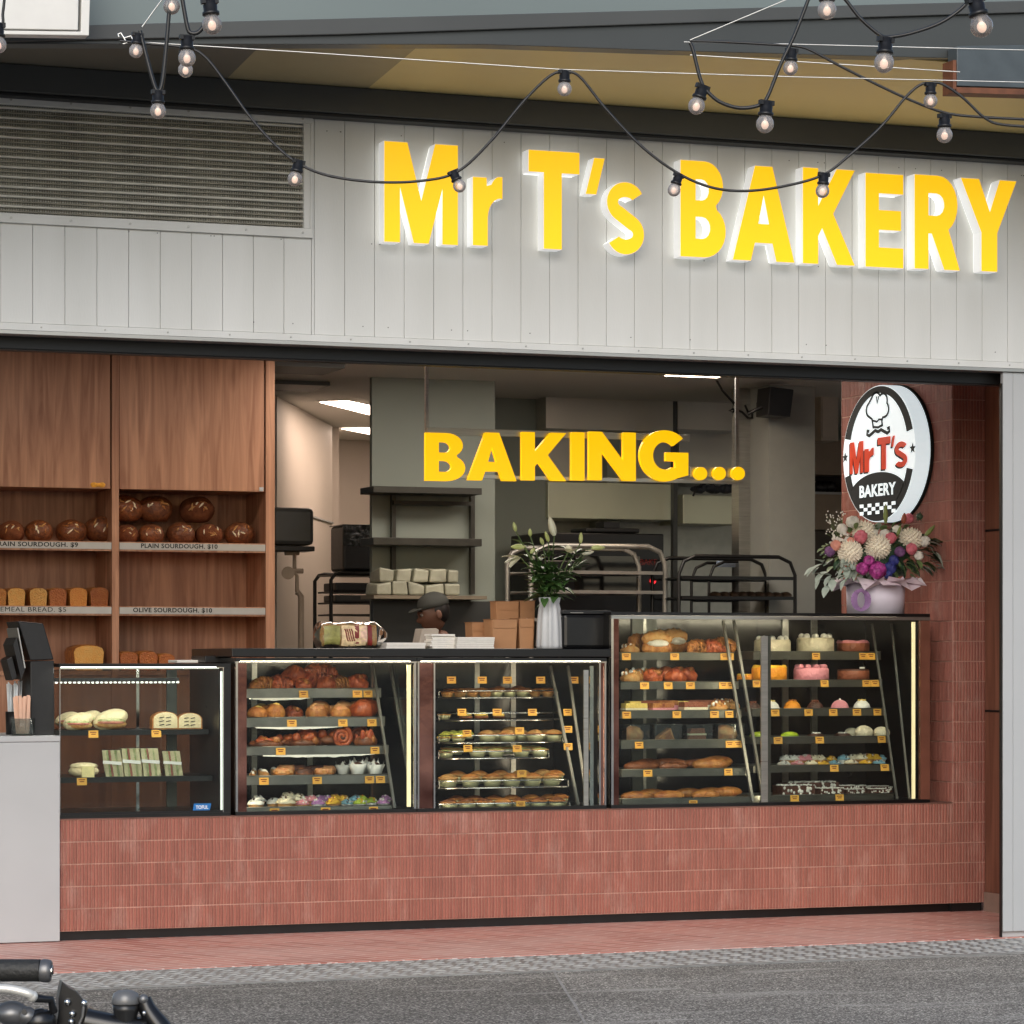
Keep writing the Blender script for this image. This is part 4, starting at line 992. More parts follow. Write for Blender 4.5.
def fill(case, rows, rack, items, tags, u_of, v_of, px_scale, tray_fn, depth, ords, backs, dense=None):
    """rows: (v_top, v_bot, u_left, u_right). items/tags per row in zoom coordinates"""
    n = len(rows)
    for i, (vt, vb, ul, ur) in enumerate(rows):
        y = backs[i]; um = u_of((ul + ur) / 2); zt_ = ZV(um, v_of(vt), y); zb_ = ZV(um, v_of(vb), y)
        x0, x1 = XU(u_of(ul), y), XU(u_of(ur), y)
        where = 'on %s %s of the %s' % (ords[i], rack, case)
        tray_fn(x0, x1, y, depth, zb_, zt_ - zb_, i, where)
        for it in items[i]:
            uc, w, kn, desc, cat = it[:5]; opt = it[5] if len(it) > 5 else {}
            row = opt.get('row', 0); yy = y + .075 + row * .125; width = w / px_scale / PPM(u_of(uc), yy); yy = max(yy, y + width * .52 * opt.get('sq', (1, 1, 1))[1] + .014)
            put(kn, XU(u_of(uc), yy), yy, zb_ + (.0085 if 'rack' in rack else (zt_ - zb_) * .55 + .0025) + opt.get('up', 0), width, ('rear ' if row else '') + desc, cat, where, rot=opt.get('rot'), sq=opt.get('sq', (1, 1, 1)), seed=opt.get('seed'), name=opt.get('name'))
        if dense and i not in dense.get('skip', ()):
            front = [it for it in items[i] if not (len(it) > 5 and it[5].get('row'))]; have = [it[0] for it in items[i] if len(it) > 5 and it[5].get('row')]
            for it in front:
                for off in (.15, .65):
                    uc = it[0] + it[1] * off
                    if any(abs(uc - h_) < it[1] * .45 for h_ in have) or uc > ur - it[1] * .5: continue
                    have.append(uc); yy = y + .2; width = it[1] / px_scale / PPM(u_of(uc), yy) * random.uniform(.9, 1.05)
                    put(it[2], XU(u_of(uc), yy), yy, zb_ + (.0085 if 'rack' in rack else (zt_ - zb_) * .55 + .0025) + .012, width, 'rear ' + it[3], it[4], where, rot=0 if it[2] in ('slice_bar', 'lamington') else None)
        for tg in tags[i]:
            uc, vbot = (tg if isinstance(tg, tuple) else (tg, None))
            zz = zb_ + .001 if vbot is None else ZV(u_of(uc), v_of(vbot), y - .012)
            price(XU(u_of(uc), y - .009), y - .009, zz, where)

leg_m = pm('rack_leg_steel', (120, 118, 112), .4, .5, var=.15)
def rack_legs(t, name, pts, w, mat=leg_m):
    m = MB()
    for p, q in pts: m.bar(p, q, w, w, mat or inox_b)
    m.build(name, t)

# ---------------------------------------------------------------- case 2: pastry case
def z2u(x): return 220 + x / 4.655
def z2v(y): return 600 + y / 4.655
ZC = ZB0 - .003
pc, x0, x1, y0, y1 = case_shell('display_case', 'low glass case of red-brown pastries and cupcakes, left of the pie case', 236, 417, ZC, None)
fr = MB(); zt2 = ZV(300, 663, YC)
fr.box(x0, x1, y0 - .004, y0 + .012, zt2, ZC - .021, chrome); fr.box(x0, x0 + .012, y0, y0 + .02, ZT + .0205, zt2 - .0005, chrome); fr.box(x1 - .016, x1 - .002, y0, y0 + .02, ZT + .0205, zt2 - .0005, chrome)
fr.build('frame', pc)
m = MB(); m.box(x0 + .0125, XU(247.5, YC), y0 + .01, y0 + .018, ZT + .0205, zt2 - .0005, mirror); m.build('mirrored_side_panel', pc)
m = MB(); m.box(XU(248, YC), x1 - .017, y0 + .008, y0 + .014, ZT + .0205, zt2 - .0005, pane); m.build('front_glass', pc)
m = MB(); m.box(XU(409, YC), XU(412.5, YC), y0 + .022, y0 + .034, ZT + .03, zt2 - .01, led); m.build('led_strip', pc)
m = MB(); m.box(x0 + .001, x0 + .008, y0 + .03, y1 - .001, ZT + .0205, ZC - .0205, black_gl); m.build('side_panel', pc); m = MB(); m.box(x1 - .0012, x1 - .009, y0 + .04, y1 - .001, ZT + .0205, ZC - .0205, pane); m.build('side_glass', pc)
m = MB(); m.box(x0 + .01, x1 - .01, y1 - .012, y1 - .002, ZT + .0205, ZC - .0205, pm('tinted_back_door', (38, 34, 30), .15)); 
for xx in (.3, .62): m.box(x0 + (x1 - x0) * xx, x0 + (x1 - x0) * xx + .03, y1 - .022, y1 - .0125, ZT + .0205, ZC - .0205, inox_b)
m.build('back_door', pc)
rows2 = [(412, 455, 118, 750), (545, 590, 118, 768), (680, 720, 118, 785), (815, 857, 120, 795), (960, 1000, 122, 800)]
b2 = [slanted(i, 5) for i in range(5)]
P_ = 'pastry'
it2 = [
 [(165, 75, 'yellow_bun', 'yellow-topped bun', 'bun'), (215, 95, 'croissant', 'dark glazed croissant', P_), (290, 95, 'croissant', 'dark glazed croissant', P_), (345, 120, 'bun', 'dark round bun', 'bun', {'row': 1, 'up': .035}), (390, 85, 'bun', 'glazed red-brown bun', 'bun'), (465, 150, 'croissant', 'large golden croissant', P_, {'row': 1, 'up': .03, 'seed': 0}), (495, 95, 'bun', 'glazed red-brown bun', 'bun'), (575, 90, 'croissant', 'dark glazed croissant', P_, {'seed': 1}), (645, 110, 'bun', 'glazed red-brown bun', 'bun')],
 [(175, 100, 'yellow_bun', 'yellow-topped flat bun', 'bun'), (260, 90, 'yellow_bun', 'yellow-topped flat bun', 'bun', {'sq': (1, 1, 1.3)}), (345, 90, 'bun', 'dark bun', 'bun', {'row': 1}), (450, 105, 'cheese_bun', 'speckled cheese bun', 'bun'), (520, 90, 'cheese_bun', 'speckled cheese bun', 'bun', {'row': 1}), (560, 100, 'cheese_bun', 'speckled cheese bun', 'bun'), (665, 125, 'bun', 'wide red glazed bun', 'bun')],
 [(210, 165, 'flat_pastry', 'flat tomato pastry', P_), (385, 190, 'flat_pastry', 'flat tomato pastry', P_), (300, 150, 'flat_pastry', 'flat tomato pastry', P_, {'row': 1, 'up': .01}), (400, 110, 'bun', 'dark bun', 'bun', {'row': 1, 'up': .012}), (575, 112, 'scroll', 'coiled cinnamon scroll on its edge', P_, {'rot': .1}), (680, 110, 'flat_pastry', 'craggy orange pastry', P_, {'sq': (1, 1, 2)})],
 [(150, 60, 'finger_bun', 'white-iced finger bun', 'bun'), (205, 70, 'finger_bun', 'white-iced finger bun', 'bun'), (295, 100, 'doughnut', 'ring doughnut', 'doughnut'), (388, 92, 'choc_doughnut', 'chocolate ring doughnut', 'doughnut'), (484, 98, 'doughnut', 'ring doughnut', 'doughnut', {'seed': 0}), (575, 85, 'muffin', 'muffin in white paper', 'muffin', {'row': 1}), (640, 95, 'muffin', 'muffin in white paper', 'muffin'), (725, 90, 'muffin', 'muffin in white paper', 'muffin')],
 [(165, 78, 'cookie_cupcake', 'white cupcake with dark crumbs', 'cupcake'), (250, 70, 'cookie_cupcake', 'white cupcake with dark crumbs', 'cupcake', {'row': 1}), (305, 88, 'cream_cupcake', 'cream-topped cupcake', 'cupcake'), (385, 66, 'pink_cupcake', 'pink cupcake', 'cupcake'), (455, 66, 'purple_cupcake', 'purple cupcake', 'cupcake'), (525, 72, 'yellow_cupcake', 'yellow and red cupcake', 'cupcake'), (590, 62, 'blue_cupcake', 'pale blue cupcake', 'cupcake'), (650, 62, 'green_cupcake', 'green cupcake', 'cupcake'), (705, 62, 'green_cupcake', 'green cupcake', 'cupcake', {'row': 1}), (760, 60, 'purple_cupcake', 'purple cupcake', 'cupcake')]]
tg2 = [[390, 640, 690], [335, 573, 708], [283, 722], [205, 453, 697, 748], [255, 492, 716]]
def tray2(x0_, x1_, y, d, z, lip, i, where): sheet_tray(x0_, x1_, y, d, z, lip, 'grey steel tray, ' + ORD5[i] + ' of the pastry case')
fill('pastry case', rows2, 'tray', it2, tg2, z2u, z2v, 4.655, tray2, .30, ORD5, b2, dict(skip=(5,)))
# crumpled liner edges under three trays
for i, (ua, ub) in enumerate(((135, 420), (165, 570), (200, 720))):
    y = b2[i] - .004; m = MB(); zb_ = ZV(300, z2v(rows2[i][1]), y); xa, xb = XU(z2u(ua), y), XU(z2u(ub), y)
    def fn(u, v): 
        x = xa + u * (xb - xa); w = noise.noise(Vector((x * 14, i * 5, 0)))
        return Vector((x, y - .004 * v * (1 + w) + .02 * (1 - v) * 0, zb_ - .0005 - v * (.012 + .014 * abs(w)) * math.sin(math.pi * min(1, .15 + u * .8))))
    m.grid(fn, 40, 3, paper_w); g2 = MB()
    single(m, 'baking_paper', 'white baking paper edge hanging under the %s tray of the pastry case' % ORD5[i], 'paper', 'paper liners')
for (ua, ub, nm) in ((690, 795, 0), (772, 885, 1)):
    yt, yb_ = YC + .42, YC + .05; off = .012
    rack_legs(pc, 'rack_leg', [((XU(z2u(ua + 10), yt) + off, yt, ZV(z2u(ua), 665, yt)), (XU(z2u(ub + 8), yb_) + off, yb_, ZT + .022))], .014)

led_top = pm('led_strip_top', (255, 246, 230), .5, emit=(255, 236, 204), estr=LEDTOP)  # unseen strips added behind the top bars to brighten the case contents
def toplight(t, xa, xb, z): m = MB(); m.box(xa, xb, YC + .024, YC + .036, z + .004, z + .014, led_top); m.build('led_strip', t)  # added unseen strip behind the top bar
toplight(pc, x0 + .03, x1 - .03, zt2)
def sidelight(t, x, z1): m = MB(); m.box(x - .004, x + .004, YC + .03, YC + .042, ZT + .03, z1 - .02, led_side); m.build('led_strip', t)  # added unseen upright strip
led_side = pm('led_strip_side', (255, 246, 230), .5, emit=(255, 236, 204), estr=LEDSIDE)  # unseen upright strips added behind panels and post to light the food
sidelight(pc, x0 + .02, zt2)
# ---------------------------------------------------------------- case 3: pie case
def z3u(x): return 410 + x / 5.12
def z3v(y): return 620 + y / 5.12
pw, x0, x1, y0, y1 = case_shell('display_case', 'low glass pie case with wire racks and mirrored sides, middle of the counter', 417.6, 607, ZC, None)
fr = MB(); fr.box(x0, x1, y0 - .004, y0 + .012, zt2, ZC - .021, chrome)
for u_ in (418, 434, 599.5, 605): fr.box(XU(u_, YC), XU(u_ + 1.6, YC), y0 - .001, y0 + .02, ZT + .0205, zt2 - .0005, chrome)
fr.build('frame', pw)
m = MB(); m.box(XU(420, YC), XU(433.6, YC), y0 + .01, y0 + .018, ZT + .0205, zt2 - .0005, mirror); m.build('mirrored_side_panel', pw)
m = MB(); m.box(XU(601.4, YC), XU(604.8, YC), y0 + .01, y0 + .018, ZT + .0205, zt2 - .0005, mirror); m.build('mirrored_side_panel', pw)
m = MB(); m.box(XU(436, YC), XU(599, YC), y0 + .008, y0 + .014, ZT + .0205, zt2 - .0005, pane); m.build('front_glass', pw)
m = MB(); m.box(XU(584, YC), XU(588.6, YC), y0 - .004, y0 + .0075, ZT + .021, ZV(586, 670, YC), inox_b); m.box(XU(592.5, YC), XU(596, YC), y0 + .03, y0 + .045, ZT + .021, ZV(586, 666, YC), chrome); m.build('door_post', pw)
m = MB(); m.box(x0 + .001, x0 + .008, y0 + .03, y1 - .001, ZT + .0205, ZC - .0205, black_gl); m.build('side_panel', pw); m = MB(); m.box(x1 - .0012, x1 - .009, y0 + .04, y1 - .001, ZT + .0205, ZC - .0205, black_gl); m.build('side_panel', pw)
m = MB(); m.box(x0 + .01, x1 - .01, y1 - .012, y1 - .002, ZT + .0205, ZC - .0205, MATS['tinted_back_door'])
for xx in (.1, .55, .75): m.box(x0 + (x1 - x0) * xx, x0 + (x1 - x0) * xx + .03, y1 - .022, y1 - .0125, ZT + .0205, ZC - .0205, inox_b)
m.build('back_door', pw)
m = MB(); m.box(XU(440, YC), XU(596, YC), y0 + .06, y0 + .07, ZC - .027, ZC - .0205, pm('led_strip_warm', (255, 230, 190), .5, emit=(255, 214, 160), estr=5)); m.build('led_strip', pw)
toplight(pw, x0 + .03, x1 - .03, zt2); sidelight(pw, XU(426, YC), zt2); sidelight(pw, XU(603, YC), zt2)
rows3 = [(363, 402, 148, 757), (477, 517, 148, 775), (590, 632, 148, 785), (672, 712, 148, 712), (822, 862, 150, 812), (938, 982, 152, 820)]
b3 = [slanted(i, 6, .40, .07) for i in range(6)]
def seq(us, w, k_, d, c, **o): return [(u, w, k_, d, c, dict(o)) for u in us]
it3 = [
 seq((190, 255, 320, 385), 66, 'red_tart', 'small red-filled tart', 'tart') + seq((445, 510, 575), 68, 'dark_pie', 'golden brown pie', 'pie') + seq((640, 705), 64, 'red_tart', 'reddish tart', 'tart') + seq((230, 300, 420, 490, 600), 70, 'dark_pie', 'brown pie', 'pie', row=1),
 seq((175,), 70, 'green_quiche', 'green quiche', 'quiche') + seq((285, 365), 78, 'patty', 'yellow filled patty', 'patty') + seq((455,), 70, 'patty', 'thin brown patty', 'patty'),
 seq((172, 248), 74, 'lemon_dome', 'lime-yellow domed tart', 'tart') + seq((395, 500, 640, 735), 96, 'pale_pie', 'pale-topped pie', 'pie') + seq((440, 570, 690), 90, 'pale_pie', 'pale-topped pie', 'pie', row=1),
 seq((185,), 80, 'green_quiche', 'green quiche', 'quiche') + seq((345, 440, 570, 665), 90, 'green_quiche', 'browned quiche', 'quiche'),
 seq((195, 310, 420, 520, 625, 725), 104, 'meat_pie', 'golden meat pie', 'pie') + seq((240, 350, 460, 570, 680), 104, 'meat_pie', 'golden meat pie', 'pie', row=1, up=.012),
 seq((200, 292, 384, 476, 568, 660, 752), 92, 'dark_pie', 'dark golden pie', 'pie') + seq((240, 330, 430, 520, 620, 710), 92, 'dark_pie', 'dark golden pie', 'pie', row=1, up=.012)]
tg3 = [[(u, 325) for u in (213, 370, 500, 670, 840)], [(u, 490) for u in (267, 447, 628, 808)], [(293, 598), (562, 585), (808, 577)], [(297, 675), (550, 676), (810, 666)], [(573, 805)], [(568, 964)]]
def tray3(x0_, x1_, y, d, z, h, i, where): wire_tray(x0_, x1_, y, d, z, h, 'chrome wire rack, %s of the pie case' % ORD6[i])
fill('pie case', rows3, 'rack', it3, tg3, z3u, z3v, 5.12, tray3, .30, ORD6, b3, dict(skip=(1,)))
for (ua, ub) in ((700, 842), (790, 888)):
    yt, yb_ = YC + .42, YC + .05
    rack_legs(pw, 'rack_leg', [((XU(z3u(ua + 8), yt) + .012, yt, ZV(z3u(ua), 666, yt)), (XU(z3u(ub + 8), yb_) + .012, yb_, ZT + .022))], .015)

# ---------------------------------------------------------------- tall case: bread rolls (left half) and cakes (right half)
ZTT = ZV(770, 612.5, YC)
tk_, x0, x1, y0, y1 = case_shell('display_case', 'tall glass double case of rolls and cakes against the tiled wall', 611.5, 930.5, ZTT, None)
fr = MB(); za, zb2 = ZV(770, 619.5, YC), ZTT - .021
fr.box(x0, x1, y0 - .004, y0 + .012, za, zb2, inox_b); fr.box(x0, x0 + .014, y0 - .003, y0 + .02, ZT + .0205, za - .0005, chrome); fr.build('frame', tk_)
m = MB(); m.box(XU(612.8, YC) + .01, XU(620, YC), y0 + .01, y0 + .018, ZT + .0205, za - .0005, mirror); m.build('mirrored_side_panel', tk_)
m = MB(); m.box(XU(620.5, YC), XU(921, YC), y0 + .008, y0 + .014, ZT + .0205, za - .0005, pane); m.build('front_glass', tk_)
m = MB(); m.box(XU(761.5, YC), XU(768, YC), y0 - .004, y0 + .0075, ZT + .021, ZV(765, 636, YC), inox_b); m.box(XU(768.2, YC), XU(772.5, YC), y0 + .016, y0 + .05, ZT + .021, ZV(765, 636, YC), pm('post_side', (96, 94, 88), .35, .6)); m.build('door_post', tk_)
m = MB(); m.box(XU(915, YC), XU(917.6, YC), y0 + .022, y0 + .036, ZT + .024, za - .01, led); m.build('led_strip', tk_)
m = MB(); m.box(XU(921.5, YC), x1, y0 + .001, y0 + .03, ZT + .0205, za - .0005, pm('brown_case_panel', (112, 70, 56), .4)); m.build('side_panel', tk_); m = MB(); m.box(x1 - .011, x1 - .002, y0 + .031, y1 - .001, ZT + .0205, ZTT - .0205, black_gl); m.build('side_panel', tk_); m = MB(); m.box(x0 + .001, x0 + .009, y0 + .03, y1 - .001, ZT + .0205, ZTT - .0205, black_gl); m.build('side_panel', tk_)
m = MB(); m.box(x0 + .01, x1 - .012, y1 - .012, y1 - .002, ZT + .0205, ZTT - .0205, MATS['tinted_back_door'])
m.box(XU(686, YC), XU(711, YC), y1 - .03, y1 - .0125, ZT + .0205, ZTT - .0205, pm('case_back_post', (112, 116, 112), .4, .3)); m.box(XU(697, YC), XU(700, YC), y1 - .034, y1 - .0305, ZT + .0205, ZTT - .0205, inox_b)
for u_ in (842, 872): m.box(XU(u_, YC), XU(u_ + 6, YC), y1 - .024, y1 - .0125, ZT + .0205, ZTT - .0205, inox_b)
m.build('back_door', tk_)
def z4u(x): return 590 + x / 4.655
toplight(tk_, x0 + .03, XU(900, YC), za); sidelight(tk_, XU(616, YC), za); sidelight(tk_, XU(767, YC), ZV(765, 640, YC))
rows4 = [(245, 280, 143, 672), (380, 415, 143, 692), (513, 550, 143, 706), (650, 690, 145, 722), (785, 820, 148, 738), (920, 965, 150, 750)]
b4 = [slanted(i, 6, .40, .07) for i in range(6)]
it4 = [
 seq((185,), 90, 'crumb_pastry', 'crumbly nut pastry', P_) + seq((312,), 130, 'filled_croissant', 'cream filled croissant', P_, row=0) + seq((235,), 110, 'croissant', 'brown croissant', P_, row=1, up=.02) + seq((500, 560), 95, 'croissant', 'brown croissant', P_) + seq((625,), 60, 'bun', 'small brown bun', 'bun'),
 seq((190,), 105, 'crumb_pastry', 'crumbed white pastry', P_) + seq((290, 395), 95, 'bun', 'brown bun', 'bun'),
 seq((205,), 110, 'slice_bar', 'yellow slice', 'slice', seed=0, rot=0) + seq((330,), 110, 'slice_bar', 'red slice', 'slice', seed=1, rot=0) + seq((480,), 120, 'slice_bar', 'cream slice', 'slice', seed=2, rot=0) + seq((600,), 90, 'crumb_pastry', 'crumbly pastry', P_),
 [(203, 118, 'cake_box', 'clear box of savoury pastry', 'cake box', {'seed': 0, 'rot': 0, 'sq': (1, 1, 1.15)}), (340, 138, 'cake_box', 'clear box of pastry wedge', 'cake box', {'seed': 1, 'rot': 0}), (487, 132, 'cake_box', 'clear box of cream cake slice', 'cake box', {'seed': 2, 'rot': 0}), (632, 136, 'cake_box', 'clear box of cheesy slice', 'cake box', {'seed': 0, 'rot': 0})],
 seq((240,), 200, 'dark_stick', 'long dark stick', 'bread') + seq((385,), 170, 'dark_stick', 'long dark stick', 'bread') + seq((560,), 190, 'long_roll', 'long golden roll', 'roll'),
 seq((215, 365, 540), 160, 'long_roll', 'long golden roll', 'roll') + seq((290, 455), 150, 'long_roll', 'long golden roll', 'roll', row=1, up=.01)]
tg4 = [[170, 395, 628, 650], [255, 365, 468, 622, 655], [172, 405, 580, 650], [230, 652, 690], [270, 645], [482]]
def tray4(x0_, x1_, y, d, z, lip, i, where): sheet_tray(x0_, x1_, y, d, z, lip, 'dark steel tray, %s in the roll half of the tall case' % ORD6[i], pm('dark_tray', (104, 102, 94), .35, .7))
fill('tall roll case', rows4, 'tray', it4, tg4, z4u, z2v, 4.655, tray4, .30, ORD6, b4, dict(skip=(3,)))
for (ua, ub) in ((605, 748), (655, 800)):
    yt, yb_ = YC + .44, YC + .05
    rack_legs(tk_, 'rack_leg', [((XU(z4u(ua + 6), yt) + .012, yt, ZV(z4u(ua), 621, yt)), (XU(z4u(ub), yb_) + .012, yb_, ZT + .022))], .015)
def z5u(x): return 740 + x / 4.655
rows5 = [(240, 278, 62, 655), (372, 405, 58, 662), (505, 540, 58, 672), (635, 668, 60, 690), (768, 800, 62, 705), (905, 938, 64, 715)]
b5 = [slanted(i, 6, .40, .07) for i in range(6)]
it5 = [
 [(150, 172, 'cream_cake', 'cream cake with piped top', 'cake'), (350, 176, 'cream_cake', 'cream cake with piped top', 'cake', {'sq': (1, 1, 1.1)}), (526, 152, 'pink_top_cake', 'brown cake with pink drip top', 'cake')],
 [(30, 90, 'orange_cake', 'small orange cake', 'cake', {'row': 1}), (136, 165, 'orange_cake', 'bright orange cake', 'cake', {'sq': (1, 1, 1.1)}), (330, 166, 'pink_cake', 'plain pink cake', 'cake'), (528, 150, 'brown_cake', 'brown chocolate cake', 'cake')],
 [(60, 75, 'dark_dome', 'dark chocolate dome', 'cake'), (145, 82, 'white_dome', 'white dome cake with yellow top', 'cake'), (243, 85, 'orange_dome', 'orange dome cake', 'cake'), (350, 80, 'dark_dome', 'dark chocolate dome', 'cake'), (465, 88, 'pink_dome', 'pink dome cake', 'cake'), (567, 84, 'white_dome', 'white dome cake with yellow top', 'cake')],
 [(90, 100, 'lime_slice', 'lime green glazed slice', 'cake'), (230, 100, 'lime_slice', 'lime green glazed slice', 'cake'), (355, 85, 'dark_tart', 'dark tart with white ring', 'tart'), (478, 85, 'dark_tart', 'dark tart with white ring', 'tart'), (520, 70, 'cream_ball', 'round cream bun', 'bun', {'row': 1}), (578, 88, 'cream_ball', 'round cream bun', 'bun'), (658, 80, 'cream_ball', 'round cream bun', 'bun')],
 [(205, 64, 'cookie_cupcake', 'crumbed white cupcake', 'cupcake', {'sq': (1, 1, .7)}), (268, 64, 'pink_cupcake', 'pink cupcake', 'cupcake', {'sq': (1, 1, .7)}), (330, 64, 'cream_cupcake', 'cream cupcake', 'cupcake', {'sq': (1, 1, .7)}), (385, 60, 'yellow_cupcake', 'yellow cupcake', 'cupcake', {'sq': (1, 1, .7)}), (440, 64, 'blue_cupcake', 'pale blue cupcake', 'cupcake', {'sq': (1, 1, .7)}), (515, 70, 'cream_cupcake', 'cream cupcake', 'cupcake', {'sq': (1, 1, .7)}), (585, 64, 'yellow_cupcake', 'yellow cupcake', 'cupcake', {'sq': (1, 1, .7)}), (645, 60, 'blue_cupcake', 'pale blue cupcake', 'cupcake', {'sq': (1, 1, .7)})],
 [(250, 170, 'lamington', 'coconut covered chocolate slab', 'cake', {'rot': 0}), (412, 120, 'lamington', 'coconut covered chocolate slab', 'cake', {'rot': 0}), (530, 100, 'lamington', 'coconut covered chocolate slab', 'cake', {'rot': 0}), (640, 100, 'lamington', 'coconut covered chocolate slab', 'cake', {'rot': 0})]]
tg5 = [[355, 575, 612], [80, 395, 590, 630], [165, 320, 435, 545, 640], [178, 372, 660], [440, 675], [255, 465]]
def tray5(x0_, x1_, y, d, z, lip, i, where): sheet_tray(x0_, x1_, y, d, z, lip, 'dark steel tray, %s in the cake half of the tall case' % ORD6[i], MATS['dark_tray'])
fill('tall cake case', rows5, 'tray', it5, tg5, z5u, z2v, 4.655, tray5, .30, ORD6, b5, dict(skip=(0, 1, 2, 3)))
for (ua, ub) in ((600, 722), (690, 780)):
    yt, yb_ = YC + .44, YC + .05
    rack_legs(tk_, 'rack_leg', [((XU(z5u(ua + 6), yt) + .012, yt, ZV(z5u(ua), 624, yt)), (XU(z5u(ub), yb_) + .012, yb_, ZT + .022))], .012)

# ---------------------------------------------------------------- case 1: sandwich case
ZS = ZV(140, 665.5, YC)
def z1u(x): return x / 4.2667
sc1, x0, x1, y0, y1 = case_shell('display_case', 'square glass sandwich case at the left end of the counter', 59.8, 231, ZS + .012, None, depth=.7)
ug = 224
xg1 = XU(ug, YC)
m = MB(); m.box(x0, xg1, y0 - .002, y0 + .008, ZS - .012, ZS - .009, chrome); m.box(xg1 - .004, xg1, y0 - .002, y0 + .012, ZT + .0205, ZS - .0125, chrome); m.box(x0, x0 + .004, y0 - .002, y0 + .01, ZT + .0205, ZS - .0125, chrome); m.box(x0 + .005, xg1 - .005, y0 - .002, y0 + .008, ZT + .0205, ZT + .032, black_track); m.build('frame', sc1)
m = MB(); m.box(x0 + .0045, xg1 - .0045, y0 + .002, y0 + .007, ZT + .033, ZS - .0125, pane); m.build('front_glass', sc1)
m = MB(); m.box(xg1 + .001, x1, y0, y0 + .05, ZT + .0205, ZS - .009, black_gl); m.build('side_panel', sc1); m = MB(); m.box(xg1 - .0105, xg1 - .0045, y0 + .051, y1 - .01, ZT + .0205, ZS - .02, black_gl); m.build('side_panel', sc1)
m = MB(); m.box(xg1 - .0115, xg1 - .0045, y0 + .014, y0 + .026, ZT + .03, ZS - .03, led_g); m.build('led_strip', sc1)
m = MB(); m.box(x0 + .01, xg1 - .02, y0 + .02, y0 + .03, ZS - .0175, ZS - .0125, led_g); m.build('led_strip', sc1)
m = MB(); zz = ZV(140, 682, YC + .2); m.box(x0 + .01, XU(178, YC + .2), YC + .18, YC + .2, zz + .003, zz + .022, black_gl)
m.build('lamp_rail', sc1); m = MB(); m.box(x0 + .02, xg1 - .03, YC + .05, YC + .07, ZS - .0105, ZS - .0085, pm('led_strip_case_added', (250, 255, 246), .5, emit=(255, 252, 240), estr=LEDSIDE * 2)); m.build('led_strip', sc1)  # strong hidden strip under the top added to brighten the sandwiches
m = MB(); xx = x0 + .015
while xx < XU(177, YC + .2): m.box(xx, xx + .011, YC + .179, YC + .199, zz - .006, zz + .002, led_g); xx += .024
m.build('led_strip', sc1)
m = MB(); m.box(x0 + .006, xg1 - .012, y1 - .012, y1 - .002, ZT + .0205, ZS - .0225, glassmat('brown_back_glass', tint=(206, 194, 182), refl=.6, dirt=.14)); m.build('back_door', sc1)
m = MB(); m.box(XU(170, YC + .6), XU(180, YC + .6), y1 - .03, y1 - .0125, ZT + .0205, ZS - .0225, MATS['case_back_post']); m.box(XU(139.5, YC + .6), XU(142.5, YC + .6), y1 - .025, y1 - .0125, ZT + .0205, ZS - .0225, chrome)
m.build('back_door', sc1)
for i, (vb, yf) in enumerate(((735, YC + .24), (782, YC + .16))):
    z = ZV(140, vb, yf); m = MB(); m.box(x0 + .01, xg1 - .02, yf, YC + .64, z, z + .028, black_gl); m.build('shelf', sc1)
    w_ = 'on the %s shelf of the sandwich case' % ('upper' if i == 0 else 'lower'); zs = z + .029
    if i == 0:
        for u, w, kn, d, dy, up in ((67, 22, 'wrap_roll', 'filled baguette half behind', .14, .02), (78, 28, 'wrap_roll', 'filled baguette half', .05, 0), (89, 24, 'wrap_roll', 'filled baguette half behind', .14, .02), (110, 33, 'wrap_roll', 'filled baguette half', .05, 0), (164, 27, 'toast_sandwich', 'brown-crusted sandwich half', .06, 0), (189, 25, 'toast_sandwich', 'brown-crusted sandwich half', .06, 0)):
            put(kn, XU(u, yf + dy), yf + dy, zs + up, w / PPM(u, yf + dy), d, 'sandwich', w_, rot=random.uniform(-.1, .1), sq=(1, 1, 1.05))
        for u in (93.5, 156.5): price(XU(u, yf - .006), yf - .006, z - .012, w_)
    else:
        put('flat_pack', XU(84, yf + .06), yf + .06, zs, 32 / PPM(84, yf), 'flat wrapped white roll with kraft label', 'sandwich', w_, rot=0, sq=(1, 1, 1.3))
        for u in (112, 130, 149, 171): put('sandwich_pack', XU(u, yf + .08), yf + .08, zs, 20.5 / PPM(u, yf), 'film-wrapped lettuce sandwich', 'sandwich', w_, rot=random.uniform(-.25, .12), sq=(1, 1, random.uniform(1.15, 1.35)))
        price(XU(82, yf - .006), yf - .006, z - .012, w_)
m = MB(); ub = pm('blue_sticker', (30, 110, 176), .4); uw = pm('sticker_white', (236, 240, 244), .5)
xa, xb = XU(193, YC), XU(210, YC); za, zb_ = ZV(201, 811, YC), ZV(201, 803.5, YC)
m.prism([(xa, y0 - .001, za), (xb, y0 - .001, za), (xb + .008, y0 - .001, zb_), (xa + .006, y0 - .001, zb_)], (0, .0008, 0), ub)
fit_text(m, 'TOFUL', xa + .016, xb - .008, za + .010, zb_ - .010, lambda a, b, t: (a, y0 - .0014 + t * .0006, b), uw, .02); m.build('sticker', sc1)
finish_food(); finish_tags()
